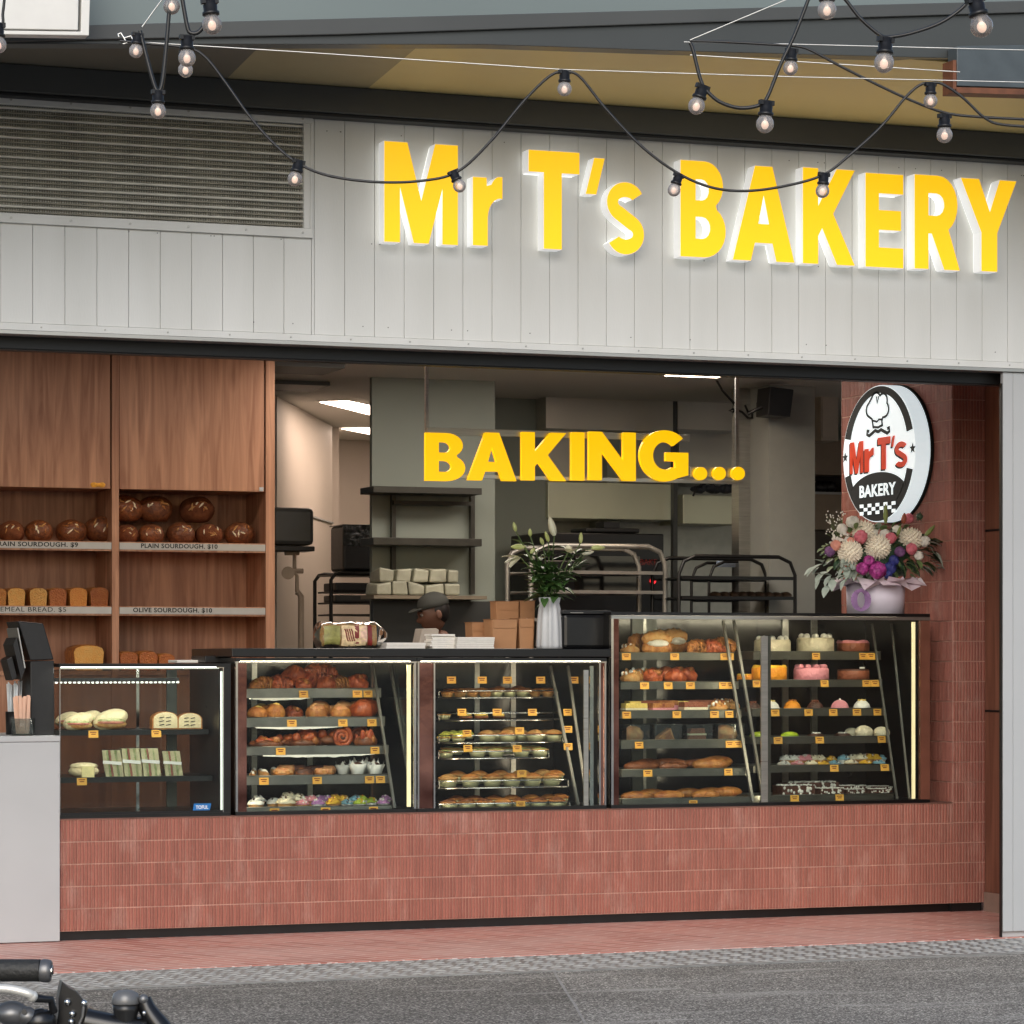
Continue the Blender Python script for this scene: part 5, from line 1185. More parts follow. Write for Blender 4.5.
# ------------------------------------------------------------------ bread shelves behind the counter
YH = 17.8
bsh = thing('bread_shelf', 'tall brown timber bread shelving with two cupboard doors above', 'shelving', (XU(130, YH), YH + .2, 0))
def sz(u, v): return ZV(u, v, YH)
XE0 = XU(-120, YH); XE1 = XU(274.8, YH); D = .46
z_top = CEIL - .003; zdoorL, zdoorR = sz(60, 486.5), sz(190, 491.5); zd = (zdoorL + zdoorR) / 2
sh = [(sz(190, 543), sz(190, 551)), (sz(190, 607), sz(190, 615)), (sz(190, 670.5), sz(190, 678))]
m = MB(); m.box(XE0, XE1 - .002, YH + D, YH + D + .02, .02, z_top, wood); m.build('back_panel', bsh)
for u0, u1 in ((112, 119), (265.8, 274.8)):
    m = MB(); m.box(XU(u0, YH), XU(u1, YH), YH, YH + D - .002, .02, z_top, wood); m.build('upright', bsh, bevel=.001)
for u0, u1, zz in ((-30, 110.3, zd), (119.6, 264.3, zd)):
    m = MB(); m.box(XU(u0, YH), XU(u1, YH), YH + .004, YH + .024, zz, z_top - .002, wood); o = m.build('cupboard_door', bsh, bevel=.0015)
    if u0 > 0: m = MB(); m.box(XU(259.5, YH), XU(263.5, YH), YH + .001, YH + .0035, zz + .004, zz + .028, grey_white); m.build('tag', o)
    else:
        m = MB()
        for k_, (du, dv) in enumerate(((-4, 0), (0, 1), (4, 0))): m.blob((XU(98 + du, YH), YH + .002, zz + .022), (.022, .002, .016 - .004 * (k_ == 1)), pm('butterfly_sticker', (232, 160, 40), .5, var=.3, scale=60), 10, 6)
        m.build('sticker', o)
m = MB(); m.box(XU(-120, YH), XU(111.8, YH), YH + .03, YH + D - .002, zd + .001, zd + .02, wood); m.box(XU(119.2, YH), XU(265.6, YH), YH + .03, YH + D - .002, zd + .001, zd + .02, wood); m.build('shelf', bsh)
strip = pm('silver_label_strip', (186, 180, 174), .35, .6, var=.06); ink = pm('label_ink', (24, 20, 18), .6)
txt = [('MULTIGRAIN SOURDOUGH. $9', None, 78, 'PLAIN SOURDOUGH. $10', 141, 217.5), ('WHOLEMEAL BREAD. $5', None, 66, 'OLIVE SOURDOUGH. $10', 133, 212)]
for i, (zt_, zb_) in enumerate(sh):
    for u0, u1 in ((-120, 111.8), (119.2, 265.6)):
        m = MB(); m.box(XU(u0, YH), XU(u1, YH), YH + .012, YH + D - .002, zt_ - .028, zt_ - .003, wood); o = m.build('shelf', bsh)
        if i < 2:
            m = MB(); m.box(XU(u0, YH) + .002, XU(u1, YH) - .002, YH + .002, YH + .011, zt_ - .055, zt_ + .002, wood); m.box(XU(u0, YH) + .002, XU(u1, YH) - .002, YH - .001, YH + .0015, zt_ - .044, zt_ - .004, strip); m.build('label_strip', o)
            m = MB()
            if u0 < 0:
                b = txt[i][2]; fit_text(m, txt[i][0], XU(b - (108 if i == 0 else 92), YH), XU(b, YH), zt_ - .038, zt_ - .006, lambda a, c, t: (a, YH - .002 + t * .0012, c), ink, .024 if i == 0 else .0, 1.08)
            else: fit_text(m, txt[i][3], XU(txt[i][4], YH), XU(txt[i][5], YH), zt_ - .038, zt_ - .006, lambda a, c, t: (a, YH - .002 + t * .0012, c), ink, .024, 1.08)
            m.build('shelf_lettering', o)
m = MB(); m.box(XE0, XU(265, YH), YH + .02, YH + D - .003, .02, sh[2][0] - .03, wood); m.build('base_cupboard', bsh)
# loaves
crust_sd = col('sourdough_crust', (156, 92, 56), col2=(98, 52, 32), scale=20, rough=.8, spec=.25)
def sour(u, v, w, dy, label, k=0):
    """round sourdough centred near (u,v)"""
    y = YH + dy; r = w / 2 / PPM(u, y); x = XU(u, y); z = ZV(u, v, y)
    m = MB(); m.blob((x, y, z), (r, r * .95, r * .82), crust_d if k % 3 else crust_sd, 20, 14, .1, 12, u * .1, flat=-r * .66)
    q = random.Random(int(u * 7))
    for i in range(7):
        d0 = Vector((q.uniform(-.7, .7), -1, q.uniform(-.1, .9))).normalized(); tg_ = Vector((q.uniform(-1, 1), 0, q.uniform(.2, 1))); tg_ = (tg_ - d0 * tg_.dot(d0)).normalized(); ln = q.uniform(.25, .6); pts = []
        for t in range(6):
            dd = (d0 + tg_ * ln * (t / 5 - .5) + Vector((noise.noise(Vector((i, t * .8, u))) * .06,) * 3)).normalized(); P0_ = Vector((dd.x * r, dd.y * r * .95, dd.z * r * .82)); P0_ *= 1 + .1 * noise.noise((P0_ + Vector((u * .1 * 3.1, u * .1 * 1.7, u * .1))) * 12); P0_.z = max(P0_.z, -r * .6); pts.append(Vector((x, y, z)) + P0_)
        m.tube(pts, 1, [crust_p, cream_m, crust][(i + k) % 3], 6, rs=[r * w_ for w_ in (.012, .04, .055, .05, .035, .01)])
    return single(m, 'sourdough_loaf', label, 'bread', 'sourdough loaves on the top open shelf')
Z1 = sh[0][0]
def base_v(u, dy, z): return HV - (z - H) * PPM(u, YH + dy)
names = ['plain', 'floury', 'dark']
low = [(127, 25), (151, 26), (180.5, 29), (209, 28), (239.5, 31)]
oL = ['leftmost', 'second from left', 'middle', 'fourth from left', 'rightmost']
for i, (u, w) in enumerate(low):
    r = w / 2 / PPM(u, YH + .15); sour(u, base_v(u, .15, Z1) - w * .5 * .67, w, .15, '%s lower loaf on the plain sourdough shelf, by the timber upright' % oL[i] if i == 0 else '%s of five lower loaves on the plain sourdough shelf' % oL[i], i)
for i, (u, w, t) in enumerate(((125, 36, 'big sourdough stacked second row, just right of the timber upright'), (155, 36, 'big floury sourdough stacked at centre of the plain sourdough shelf'), (197, 36, 'big scored sourdough stacked rightmost on the plain sourdough shelf'))):
    v = base_v(u, .2, Z1) - 20 - w * .38; sour(u, v, w, .2, t, i + 1)
sour(101, base_v(101, .2, Z1) - 36 * .36, 34, .2, 'big sourdough at the right end of the multigrain shelf, left of the upright', 2)
for i, (u, w) in enumerate(((11, 28), (39, 29), (71, 31))):
    sour(u, base_v(u, .15, Z1) - w * .5 * .67, w, .15, '%s multigrain sourdough with floury top on the left shelf' % ['leftmost', 'middle', 'rightmost'][i], i)
def tin_mesh():
    m = MB(); n = 10
    prof = [(-.05, 0), (.05, 0), (.052, .03), (.056, .082), (.05, .098), (.03, .108), (0, .111), (-.03, .108), (-.05, .098), (-.056, .082), (-.052, .03)]
    def fn(u, v):
        a = u * (len(prof)); i = int(a) % len(prof); f_ = a - int(a); p, q = prof[i], prof[(i + 1) % len(prof)]
        x = p[0] + (q[0] - p[0]) * f_; z = p[1] + (q[1] - p[1]) * f_; sc = 1 - .05 * (abs(v * 2 - 1) ** 6)
        return Vector((x * sc, (v - .5) * .28, z * sc))
    m.grid(fn, 44, 10, crust); 
    for s in (0, 1):
        ring_ = [fn(i / 44, s) for i in range(44)]; m.add(ring_, [tuple(range(44))[:: (1 if s else -1)]], crust if s else TINFACE[0])
    return m
TINFACE = [crust]
tin_cols = [col('tin_face_pale', (232, 178, 96), col2=(214, 150, 70)), col('tin_face_golden', (222, 150, 66), col2=(196, 118, 46)), col('tin_face_brown', (196, 114, 50), col2=(160, 84, 36))]
def tin(u, w, z, dy, label, group, c=0, hz=1.05):
    y = YH + dy + .14; TINFACE[0] = tin_cols[c]; m = tin_mesh(); x = XU(u, y - .14); k_ = w / PPM(u, y - .14) / .112
    for q in m.v: q.x = q.x * k_ + x; q.z = q.z * k_ * hz + z; q.y = q.y + y
    return single(m, 'tin_loaf', label, 'bread', group)
Z2 = sh[1][0]
for i, (u, w) in enumerate(((-2, 18), (16.5, 18.5), (38.5, 18.5), (58, 18.5), (78.5, 19), (99.5, 19.5))):
    tin(u, w, Z2 - .002, .04, '%s in the row of six golden tin loaves on the wholemeal shelf' % ['leftmost', 'second', 'third', 'fourth', 'fifth', 'rightmost'][i], 'tin loaves on the second shelf', [1, 0, 0, 2, 1, 2][i])
Z3 = sh[2][0]
tin(89, 32, Z3 - .002, .03, 'large pale square loaf on the lowest shelf above the sandwich case', None, 0, .84)
for i, (u, w) in enumerate(((129, 19), (148.5, 19.5), (167, 17))):
    tin(u, w, Z3 - .002, .03, '%s of three brown tin loaves on the lowest right shelf' % ['leftmost', 'middle', 'rightmost'][i], 'brown tin loaves on the lowest shelf', 2)
m = MB(); y = YC + .5; m.box(XU(177, y), XU(208, y), y, y + .2, ZS + .013, ZV(190, 660, y), paper_w); single(m, 'paper_stack', 'small white paper stack on top of the sandwich case', 'paper', bevel=.003)
m = MB(); y = YC + .35; m.box(XU(205, y), XU(231, y), y, y + .3, ZS + .013, ZV(220, 656, y), black_pl); single(m, 'black_tray_box', 'low black box on the right end of the sandwich case', 'box', bevel=.004)

# ------------------------------------------------------------------ things on the white counter
YP = YC + .1
pos = thing('till_terminal', 'black till terminal with tilted screen seen from its side on the white counter', 'till', tuple(PY(40, 735.5, YP)))
def pp(pts, dy, yb=0): return [tuple(PY(x / 4.267, 600 + y / 4.267, YP) + Vector((0, yb, 0))) for x, y in pts]
zc_ = zw + .001
b_ = [PY(131 / 4.267, 0, YP).x, PY(233 / 4.267, 0, YP).x]
m = MB(); m.prism([(b_[0], YP, zc_), (b_[1], YP, zc_)] + pp([(231, 258), (130, 262)], 0), (0, .3, 0), black_pl); m.build('pedestal', pos, bevel=.004)
m = MB(); m.prism(pp([(131, 259), (231, 255), (186, 100), (78, 90)], 0, .004), (0, .33, 0), black_pl); m.build('screen_housing', pos, bevel=.006)
m = MB(); m.prism(pp([(60, 190), (74, 160), (108, 300), (94, 340)], 0, .02), (0, .28, 0), black_pl); m.prism(pp([(76, 120), (80, 118), (112, 290), (107, 292)], 0, .015), (0, .29, 0), trim_alu); m.build('screen', pos)
m = MB(); m.prism(pp([(36, 255), (60, 240), (82, 330), (60, 345)], 0, .05), (0, .18, 0), black_pl); m.build('card_reader', pos, bevel=.003)
def sticks(name, label, cat, u0, u1, vt, vb, y, mat, n, r, cupm, flatb):
    x0, x1 = XU(u0, y), XU(u1, y); xm = (x0 + x1) / 2; zt_ = ZV(u0, vt, y); t = thing(name, label, cat, (xm, y, zc_)); hgt = zt_ - zc_; q = random.Random(n)
    rad = (x1 - x0) / 2
    m = MB(); m.lathe([(rad * .8, .0005), (rad * .86, hgt * .42), (rad * .82, hgt * .42), (rad * .76, .006)], cupm, (xm, y, zc_), 20); m.build('cup', t)
    for i in range(n):
        a = q.uniform(0, 6.28); rr_ = rad * .7 * math.sqrt(q.random()); bx, by_ = xm + rr_ * .8 * math.cos(a), y + rr_ * .8 * math.sin(a); tx, ty = xm + rr_ * 1.25 * math.cos(a), y + rr_ * 1.25 * math.sin(a); h_ = zc_ + hgt * q.uniform(.9, 1)
        m = MB()
        if flatb: m.bar((bx, by_, zc_ + .008), (tx, ty, h_), .016, .003, mat, up=(0, -1, 0))
        else: m.tube([(bx, by_, zc_ + .008), (tx, ty, h_)], r, mat, 7)
        m.build('stick' if flatb else 'straw', t)
    return t
sticks('straw_cup', 'cup of pale paper straws beside the black till', 'straws', 4, 24, 680, 736, YP + .18, pm('paper_straw', (206, 212, 214), .6), 16, .0035, black_pl, False)
sticks('stirrer_cup', 'clear cup of pinkish wooden cutlery in front of the till', 'cutlery cup', 9, 37, 695, 736, YP - .02, pm('birch_cutlery', (224, 182, 156), .6, var=.08), 18, .003, glassmat('clear_cup', refl=.5, dirt=.02), True)

# ------------------------------------------------------------------ things on the black bench top
ZT0 = ZBT + .001
def bx(u, y): return XU(u, y)
y = YC + .35
t = thing('bagged_bread', 'clear bag of sliced bread with printed label on the bench top', 'bread', (XU(350, y), y, ZT0))
x0, x1 = XU(314, y), XU(386, y); h = ZV(350, 622, y) - ZT0; xm = (x0 + x1) / 2
W_ = x1 - x0
def bag_pt(s_, a, k_):
    # s_ 0..1 along the bag, a angle round it; squared loaf-like section that gathers at the right end
    e = min(1, (s_ / .07) ** .5) * (1 if s_ < .8 else 1 - .75 * ((s_ - .8) / .2) ** 1.5); c_, n_ = math.cos(a), math.sin(a); p_ = .55
    w_ = k_ * e * (1 + .13 * noise.noise(Vector((s_ * 7, c_ * 2, n_ * 2))))
    zz = math.copysign(abs(n_) ** p_, n_) * h * .5 * w_; return Vector((x0 + s_ * W_, y + .085 * w_ * math.copysign(abs(c_) ** p_, c_), max(ZT0 + .001, ZT0 + h * .5 + zz)))
m = MB(); m.grid(lambda u, v: bag_pt(.03 + u * .78, v * 6.2832, .93), 24, 24, crust_p); m.build('loaf', t)
m = MB(); m.grid(lambda u, v: bag_pt(u, v * 6.2832, 1) + Vector((0, 0, .004 * noise.noise(Vector((u * 30, v * 12, 0))))), 60, 32, clear); m.build('bag', t)
def patch(s0, s1, a0, a1, c_, nm):
    m = MB(); m.grid(lambda u, v: bag_pt(s0 + u * (s1 - s0), R(a0 + v * (a1 - a0)), 1.015), 8, 6, pm(nm, c_, .4, var=.25, scale=50)); return m
for s0, s1, a0, a1, c_, nm in ((.08, .3, 150, 215, (150, 146, 84), 'green_print'), (.32, .66, 148, 222, (236, 206, 160), 'cream_print'), (.5, .56, 140, 205, (128, 44, 40), 'maroon_print'), (.68, .74, 140, 218, (128, 44, 40), 'maroon_print'), (.58, .67, 150, 200, (240, 196, 172), 'pink_print')):
    patch(s0, s1, a0, a1, c_, nm).build('printed_label', t)
for k_ in range(4):
    m = MB(); m.tube([bag_pt(.36 + .03 * k_ + .015 * i, R(165 + 9 * i), 1.025) for i in range(4)], .004, MATS['maroon_print'], 5); m.build('printed_label', t)
def stackpaper(u0, u1, vt, vb, yy, n, label, name='napkin_stack', d=.16, jit=.004):
    m = MB(); zt_ = ZV((u0 + u1) / 2, vt, yy); z0 = ZT0 if vb is None else vb; th = (zt_ - z0) / n; q = random.Random(int(u0))
    x0, x1 = XU(u0, yy), XU(u1, yy)
    for i in range(n):
        j = q.uniform(-jit, jit); m.box(x0 + j, x1 + j, yy + q.uniform(-jit, jit), yy + d, z0 + i * th + .0002, z0 + (i + 1) * th - .0008, paper_w)
    return single(m, name, label, 'paper', bevel=.001)
stackpaper(386, 425, 642.5, None, YC + .22, 4, 'low pile of white paper bags beside the bagged bread', 'paper_bag_pile')
stackpaper(432.5, 456, 634, None, YC + .2, 7, 'taller stack of folded white napkins left of the paper pile', jit=.012, d=.12)
stackpaper(456.8, 494, 637, None, YC + .16, 6, 'wide stack of white paper sheets in front of the kraft boxes', 'paper_pile')
m = MB(); y = YC + .45; m.prism([tuple(PY(a, b, y)) for a, b in ((418, 646), (438, 646), (439, 627), (436, 625.5), (422, 626))], (0, .12, 0), pm('beige_carton', (178, 166, 152), .7)); m2 = single(m, 'beige_carton', 'small beige carton behind the napkin stack', 'carton', bevel=.004); m2.location.z = ZT0
kraft = pm('kraft_card', (178, 130, 90), .7, var=.08, scale=10); kraft_d = pm('kraft_card_edge', (150, 106, 70), .7, var=.08)
def kbox(u0, u1, vt, yy, d, label, lidf=.0):
    x0, x1 = XU(u0, yy), XU(u1, yy); zt_ = ZV((u0 + u1) / 2, vt, yy); t = thing('kraft_box', label, 'box', ((x0 + x1) / 2, yy, ZT0), 'kraft takeaway boxes on the bench top')
    m = MB(); s_ = .06 * (x1 - x0)
    m.prism([(x0 + s_, yy, ZT0), (x1 - s_, yy, ZT0), (x1, yy, zt_ - .004), (x0, yy, zt_ - .004)], (0, d, 0), kraft); m.build('carton', t, bevel=.002)
    m = MB(); m.prism([(x0 - .003, yy - .004, zt_ - .0035), (x1 + .003, yy - .004, zt_ - .0035), (x1 + .003, yy - .004, zt_), (x0 + (x1 - x0) * .6, yy - .004, zt_), (x0 + (x1 - x0) * .5, yy - .004, zt_ - .0025), (x0 + (x1 - x0) * .4, yy - .004, zt_), (x0 - .003, yy - .004, zt_)], (0, d + .006, 0), kraft_d)
    m.box(x0 + s_, x1 - s_, yy - .006, yy - .0045, zt_ - .05, zt_ - .004, kraft); m.build('lid', t)
kbox(492, 517.5, 619, YC + .25, .14, 'front small kraft box with notched lid, beside the white paper')
kbox(519, 534, 618, YC + .27, .14, 'narrow kraft box standing directly left of the white vase')
x_ = kbox(496, 519, 601, YC + .5, .1, 'taller kraft box at the back, upper row left'); kbox(520, 535, 600.5, YC + .5, .1, 'tall narrow kraft box at the back, behind the vase')
kbox(472, 491, 622, YC + .46, .12, 'half-hidden kraft box behind the white paper pile')
# vase of lilies
yv = YC + .2; xv = XU(549.5, yv); wv = 1 / PPM(550, yv); ztv = ZV(550, 597.5, yv)
va = thing('lily_vase', 'tall white fluted vase of budding lilies on the bench top', 'vase', (xv, yv, ZT0))
hv = ztv - ZT0
m = MB(); m.lathe([(12.6 * wv, 0), (13.2 * wv, .02), (12.2 * wv, hv * .5), (10.6 * wv, hv * .78), (9.4 * wv, hv * .88), (10.8 * wv, hv), (9.8 * wv, hv), (8.4 * wv, hv * .88), (9 * wv, hv * .6)], pm('white_ceramic', (196, 198, 200), .35, var=.03), (xv, yv, ZT0), 40, rf=lambda a, z: 1 + .085 * math.cos(a * 10 + (z - ZT0) * 0)); m.build('vase_body', va)
leaf_g = pm('lily_leaf', (70, 104, 52), .5, var=.3, scale=30, coat=.2); stem_g = pm('lily_stem', (84, 104, 56), .5, var=.15); bud_g = pm('lily_bud_green', (176, 190, 96), .45, var=.2, scale=20, col2=(206, 212, 150)); bud_w = pm('lily_petal', (228, 226, 200), .45, var=.06)
def leaf(m, p, d, L_, w, mat, droop=.3, n=5, up=None):
    d = Vector(d).normalized(); side = d.cross(Vector((0, 0, 1)))
    side = side.normalized() if side.length > .05 else Vector((1, 0, 0))
    nrm = side.cross(d).normalized(); vs = []; p = Vector(p)
    for i in range(n + 1):
        t = i / n; c = p + d * L_ * t + Vector((0, 0, -droop * L_ * t * t)); ww = w * math.sin(math.pi * min(1, (t * .93 + .07))) * .5
        vs += [c - side * ww + nrm * ww * .35, c, c + side * ww + nrm * ww * .35]
    m.add(vs, [(i * 3 + k, i * 3 + k + 1, i * 3 + k + 4, i * 3 + k + 3) for i in range(n) for k in (0, 1)], mat, True)
def bud(m, p, d, L_, r, mat):
    d = Vector(d).normalized(); p = Vector(p); m.tube([p + d * L_ * t for t in (0, .15, .4, .7, .9, 1)], 1, mat, 9, rs=[r * .4, r * .8, r, r * .8, r * .4, r * .1])
def zp(x, y): return 490 + x / 6.4, 500 + y / 6.4
buds = [((165, 200), (150, 140), bud_g), ((258, 232), (255, 182), bud_g), ((412, 228), (380, 105), bud_w), ((375, 265), (352, 200), bud_g), ((340, 285), (322, 240), bud_g), ((580, 275), (583, 205), bud_g), ((225, 300), (132, 300), bud_g), ((650, 305), (738, 305), bud_g), ((590, 345), (665, 330), bud_w), ((258, 340), (288, 310), bud_g)]
base = Vector((xv, yv, ztv - .03)); ms = MB(); q = random.Random(8)
for i, ((ax, ay), (bx_, by_), mt) in enumerate(buds):
    u, v = zp(ax, ay); dy = q.uniform(-.07, .07); p = PY(u, v, yv + dy); u2, v2 = zp(bx_, by_); p2 = PY(u2, v2, yv + dy)
    mid = base.lerp(p, .55) + Vector((0, 0, .02)); ms.tube([base + Vector((q.uniform(-.02, .02), q.uniform(-.02, .02), 0)), mid, p], .0035, stem_g, 6)
    m = MB(); bud(m, p, p2 - p, (p2 - p).length, max(.012, (p2 - p).length * .2), mt); m.build('bud', va)
    for k in range(9):
        c = base.lerp(p, q.uniform(.25, .85)); a = q.uniform(0, 6.28); leaf(ms, c, (math.cos(a), math.sin(a), q.uniform(-.1, .7)), q.uniform(.07, .12), q.uniform(.03, .046), leaf_g, q.uniform(.1, .5))
for k in range(95):
    c = base + Vector((q.uniform(-.05, .05), q.uniform(-.05, .05), q.uniform(.02, .2))); a = q.uniform(0, 6.28); leaf(ms, c, (math.cos(a), math.sin(a), q.uniform(-.2, .6)), q.uniform(.08, .14), q.uniform(.034, .055), leaf_g, q.uniform(.1, .5))
ms.build('foliage', va)
# opening lilies
for (ax, ay, dx, dz) in ((195, 368, -1, -.15), (500, 335, .2, .3)):
    u, v = zp(ax, ay); p = PY(u, v, yv - .05); m = MB()
    for k in range(6):
        a = k * 1.047; leaf(m, p, (dx + .45 * math.cos(a) * (.3 if abs(dx) > .5 else 1), -.4 + .4 * math.sin(a), dz + .35 * math.sin(a)), .12 if dx < 0 else .05, .04, bud_w, .15)
    m.tube([base, base.lerp(p, .6) + Vector((0, 0, .03)), p], .0035, stem_g, 6); m.build('lily_flower', va)
# black bin at the end of the bench
y = YC + .12; t = thing('black_bin', 'black lidded bin between the vase and the tall case', 'bin', (XU(588, y), y, ZT0))
x0, x1 = XU(563, y), XU(610.5, y); zt_ = ZV(588, 614, y)
m = MB(); m.box(x0 + .004, x1, y, y + .3, ZT0, zt_, black_gl); m.build('bin_body', t, bevel=.02)
m = MB(); m.box(x0, x1 + .002, y - .004, y + .305, zt_ + .001, zt_ + .02, black_pl); m.box(XU(570, y), XU(583, y), y - .007, y - .0045, zt_ + .004, zt_ + .009, inox_b); m.build('lid', t, bevel=.006)

# ------------------------------------------------------------------ flower arrangement on the tall case
yf = YC + .26; ZFT = ZTT - .001
xf = XU(874, yf); kf = 1 / PPM(874, yf)
fl = thing('flower_arrangement', 'mixed flower arrangement in a pale wrapped box on the tall case', 'flowers', (xf, yf, ZFT))
def fz(x, y): return 800 + x / 6.4, 490 + y / 6.4
lil = pm('lilac_box', (226, 218, 232), .5, var=.03); lilp = pm('lilac_paper', (236, 222, 230), .6, var=.04); rib = pm('purple_ribbon', (160, 126, 172), .3, var=.2, scale=15)
xb0, xb1 = XU(849, yf), XU(902, yf); zbt = ZV(875, 583, yf)
m = MB(); m.lathe([((xb1 - xb0) / 2 * .96, 0), ((xb1 - xb0) / 2, zbt - ZFT)], lil, ((xb0 + xb1) / 2, yf, ZFT), 28); m.build('box', fl)
m = MB(); q = random.Random(3)
for i in range(9):
    a = math.pi + math.pi * (i - .5) / 8; c0 = Vector(((xb0 + xb1) / 2 + (xb1 - xb0) / 2 * math.cos(a), yf + (xb1 - xb0) / 2 * math.sin(a) - .004, zbt - .03))
    r_ = (xb1 - xb0) / 2; a2 = a + .5
    p = [Vector(((xb0 + xb1) / 2 + r_ * s_ * math.cos(aa_), yf + r_ * s_ * math.sin(aa_), zbt + h_)) for s_, aa_, h_ in ((1.0, a - .3, .0), (1.0, a + .4, .0), (1.55, a + .3, -.02 + .05 * (i % 2)), (1.45 + .3 * (i % 2), a - .1, -.05 + .03 * (i % 3)), (1.4, a - .35, .03))]
    m.add(p + [x + Vector((0, .003, .003)) for x in p], [(0, 1, 2, 3, 4), (9, 8, 7, 6, 5)], lilp)
m.build('wrapping_paper', fl)
m = MB(); p0 = PY(861, 595, yf - .19)
for k in range(3):
    pts = [PY(861 + 9 * math.cos(t * .63 + k * .8) * (.6 + .2 * k), 600 + 10 * math.sin(t * .63 + k * .8), yf - .185 - .006 * k) for t in range(11)]
    for a, b in zip(pts, pts[1:]): m.bar(a, b, .018, .002, rib, up=(0, -1, 0))
m.build('ribbon', fl)
def rose(p, r, mat, seed, name='flower', layers=3, squash=.85):
    r = r * 1.22; m = MB(); q = random.Random(seed); p = Vector(p); m.blob(p, (r * .62, r * .62, r * .6 * squash), mat, 12, 9, .15, 30, seed)
    for l in range(layers):
        n = 5 + l * 2; th = .35 + .45 * l
        for i in range(n):
            a = 6.283 * i / n + l * .5 + q.uniform(-.2, .2); d = Vector((math.sin(th) * math.cos(a), -math.cos(th) * .75 + .25 * math.sin(th) * math.sin(a), math.sin(th) * math.sin(a) + .2)).normalized()
            s_ = d.orthogonal().normalized(); t_ = d.cross(s_); c = p + d * r * .7; rr_ = r * q.uniform(.46, .62)
            vs = [c + d * r * .12]; K_ = 8
            for k in range(K_): b = 6.283 * k / K_; vs.append(c + (s_ * math.cos(b) + t_ * math.sin(b)) * rr_ - d * r * .1 + d * r * .10 * math.sin(b * 2 + seed))
            m.add(vs, [(0, 1 + k, 1 + (k + 1) % K_) for k in range(K_)], mat, True)
    return m.build(name, fl)
def mum(p, r, mat, seed):
    m = MB(); q = random.Random(seed); p = Vector(p); m.blob(p, r * .8, mat, 12, 9)
    for i in range(150):
        z = 1 - 2 * (i + .5) / 150; a = i * 2.39996; d = Vector((math.sqrt(1 - z * z) * math.cos(a), math.sqrt(1 - z * z) * math.sin(a), z)); s_ = d.orthogonal().normalized(); t_ = d.cross(s_); w = r * .13; c = p + d * r * .72
        tip = p + d * r * q.uniform(.98, 1.06); m.add([c - s_ * w, c + t_ * w, c + s_ * w, c - t_ * w, tip + s_ * w * .5, tip - s_ * w * .5], [(0, 1, 4), (1, 2, 4), (2, 3, 5), (3, 0, 5), (0, 4, 5), (2, 5, 4)], mat)
    return m.build('chrysanthemum', fl)
creamf = pm('cream_petals', (244, 236, 218), .6, var=.08, scale=40); pinkf = pm('pink_petals', (220, 120, 134), .55, var=.15, scale=50); magf = pm('magenta_petals', (168, 60, 138), .55, var=.45, scale=50); bluef = pm('blue_petals', (52, 58, 128), .55, var=.3, scale=60); purf = pm('purple_petals', (124, 84, 130), .55, var=.2, scale=60); peach = pm('peach_petals', (232, 160, 140), .55, var=.1); whf = pm('white_petals', (234, 230, 220), .6, var=.05)
greyl = pm('dusty_leaf', (170, 182, 170), .7, var=.12, scale=30); darkl = pm('dark_leaf', (56, 82, 60), .5, var=.35, scale=30); midl = pm('mid_leaf', (112, 132, 84), .5, var=.25, scale=30)
def fp(x, y, dy=0): u, v = fz(x, y); return PY(u, v, yf - .1 + dy)
for (x, y, r, mt, dy) in ((320, 395, 72, creamf, -.06), (410, 270, 70, creamf, .04), (497, 365, 76, creamf, -.05), (708, 315, 70, creamf, 0)): mum(fp(x, y, dy), r * 1.12 / 6.4 * kf, mt, x)
for (x, y, r, mt, dy) in ((390, 300, 42, pinkf, -.06), (580, 310, 36, pinkf, -.06), (712, 378, 38, pinkf, -.07), (695, 182, 34, pinkf, .08), (228, 355, 34, peach, -.04), (325, 325, 24, peach, -.06), (640, 395, 34, purf, -.06), (190, 395, 34, purf, -.02), (270, 250, 34, whf, .0), (470, 270, 30, whf, .02), (620, 260, 34, whf, .04), (800, 330, 34, whf, -.04), (760, 420, 30, whf, -.06), (335, 210, 44, whf, .06), (545, 285, 34, whf, -.02)): rose(fp(x, y, dy), r / 6.4 * kf, mt, x)
rose(fp(400, 505, -.12), 40 / 6.4 * kf, magf, 1, layers=4); rose(fp(495, 515, -.13), 54 / 6.4 * kf, magf, 2, layers=4); rose(fp(440, 455, -.10), 36 / 6.4 * kf, magf, 3, layers=4)
for (x, y, r) in ((575, 500, 40), (600, 450, 34), (560, 540, 30)): rose(fp(x, y, -.08), r / 6.4 * kf, bluef, x + 1)
m = MB(); q = random.Random(9)
m.blob(fp(500, 430, .06), (.19, .10, .11), darkl, 24, 16, .5, 14, 4)
for i in range(300):
    x, y = q.uniform(150, 850), q.uniform(240, 560)
    if (x - 500) ** 2 / 350 ** 2 + (y - 400) ** 2 / 170 ** 2 > 1: continue
    p = fp(x, y, q.uniform(-.02, .14)); d = Vector(((x - 500) / 300 + q.uniform(-.4, .4), q.uniform(-.8, .1), (400 - y) / 260 + q.uniform(-.3, .4))); leaf(m, p, d, q.uniform(.045, .08), q.uniform(.03, .05), [darkl, midl, midl, greyl][i % 4], .3)
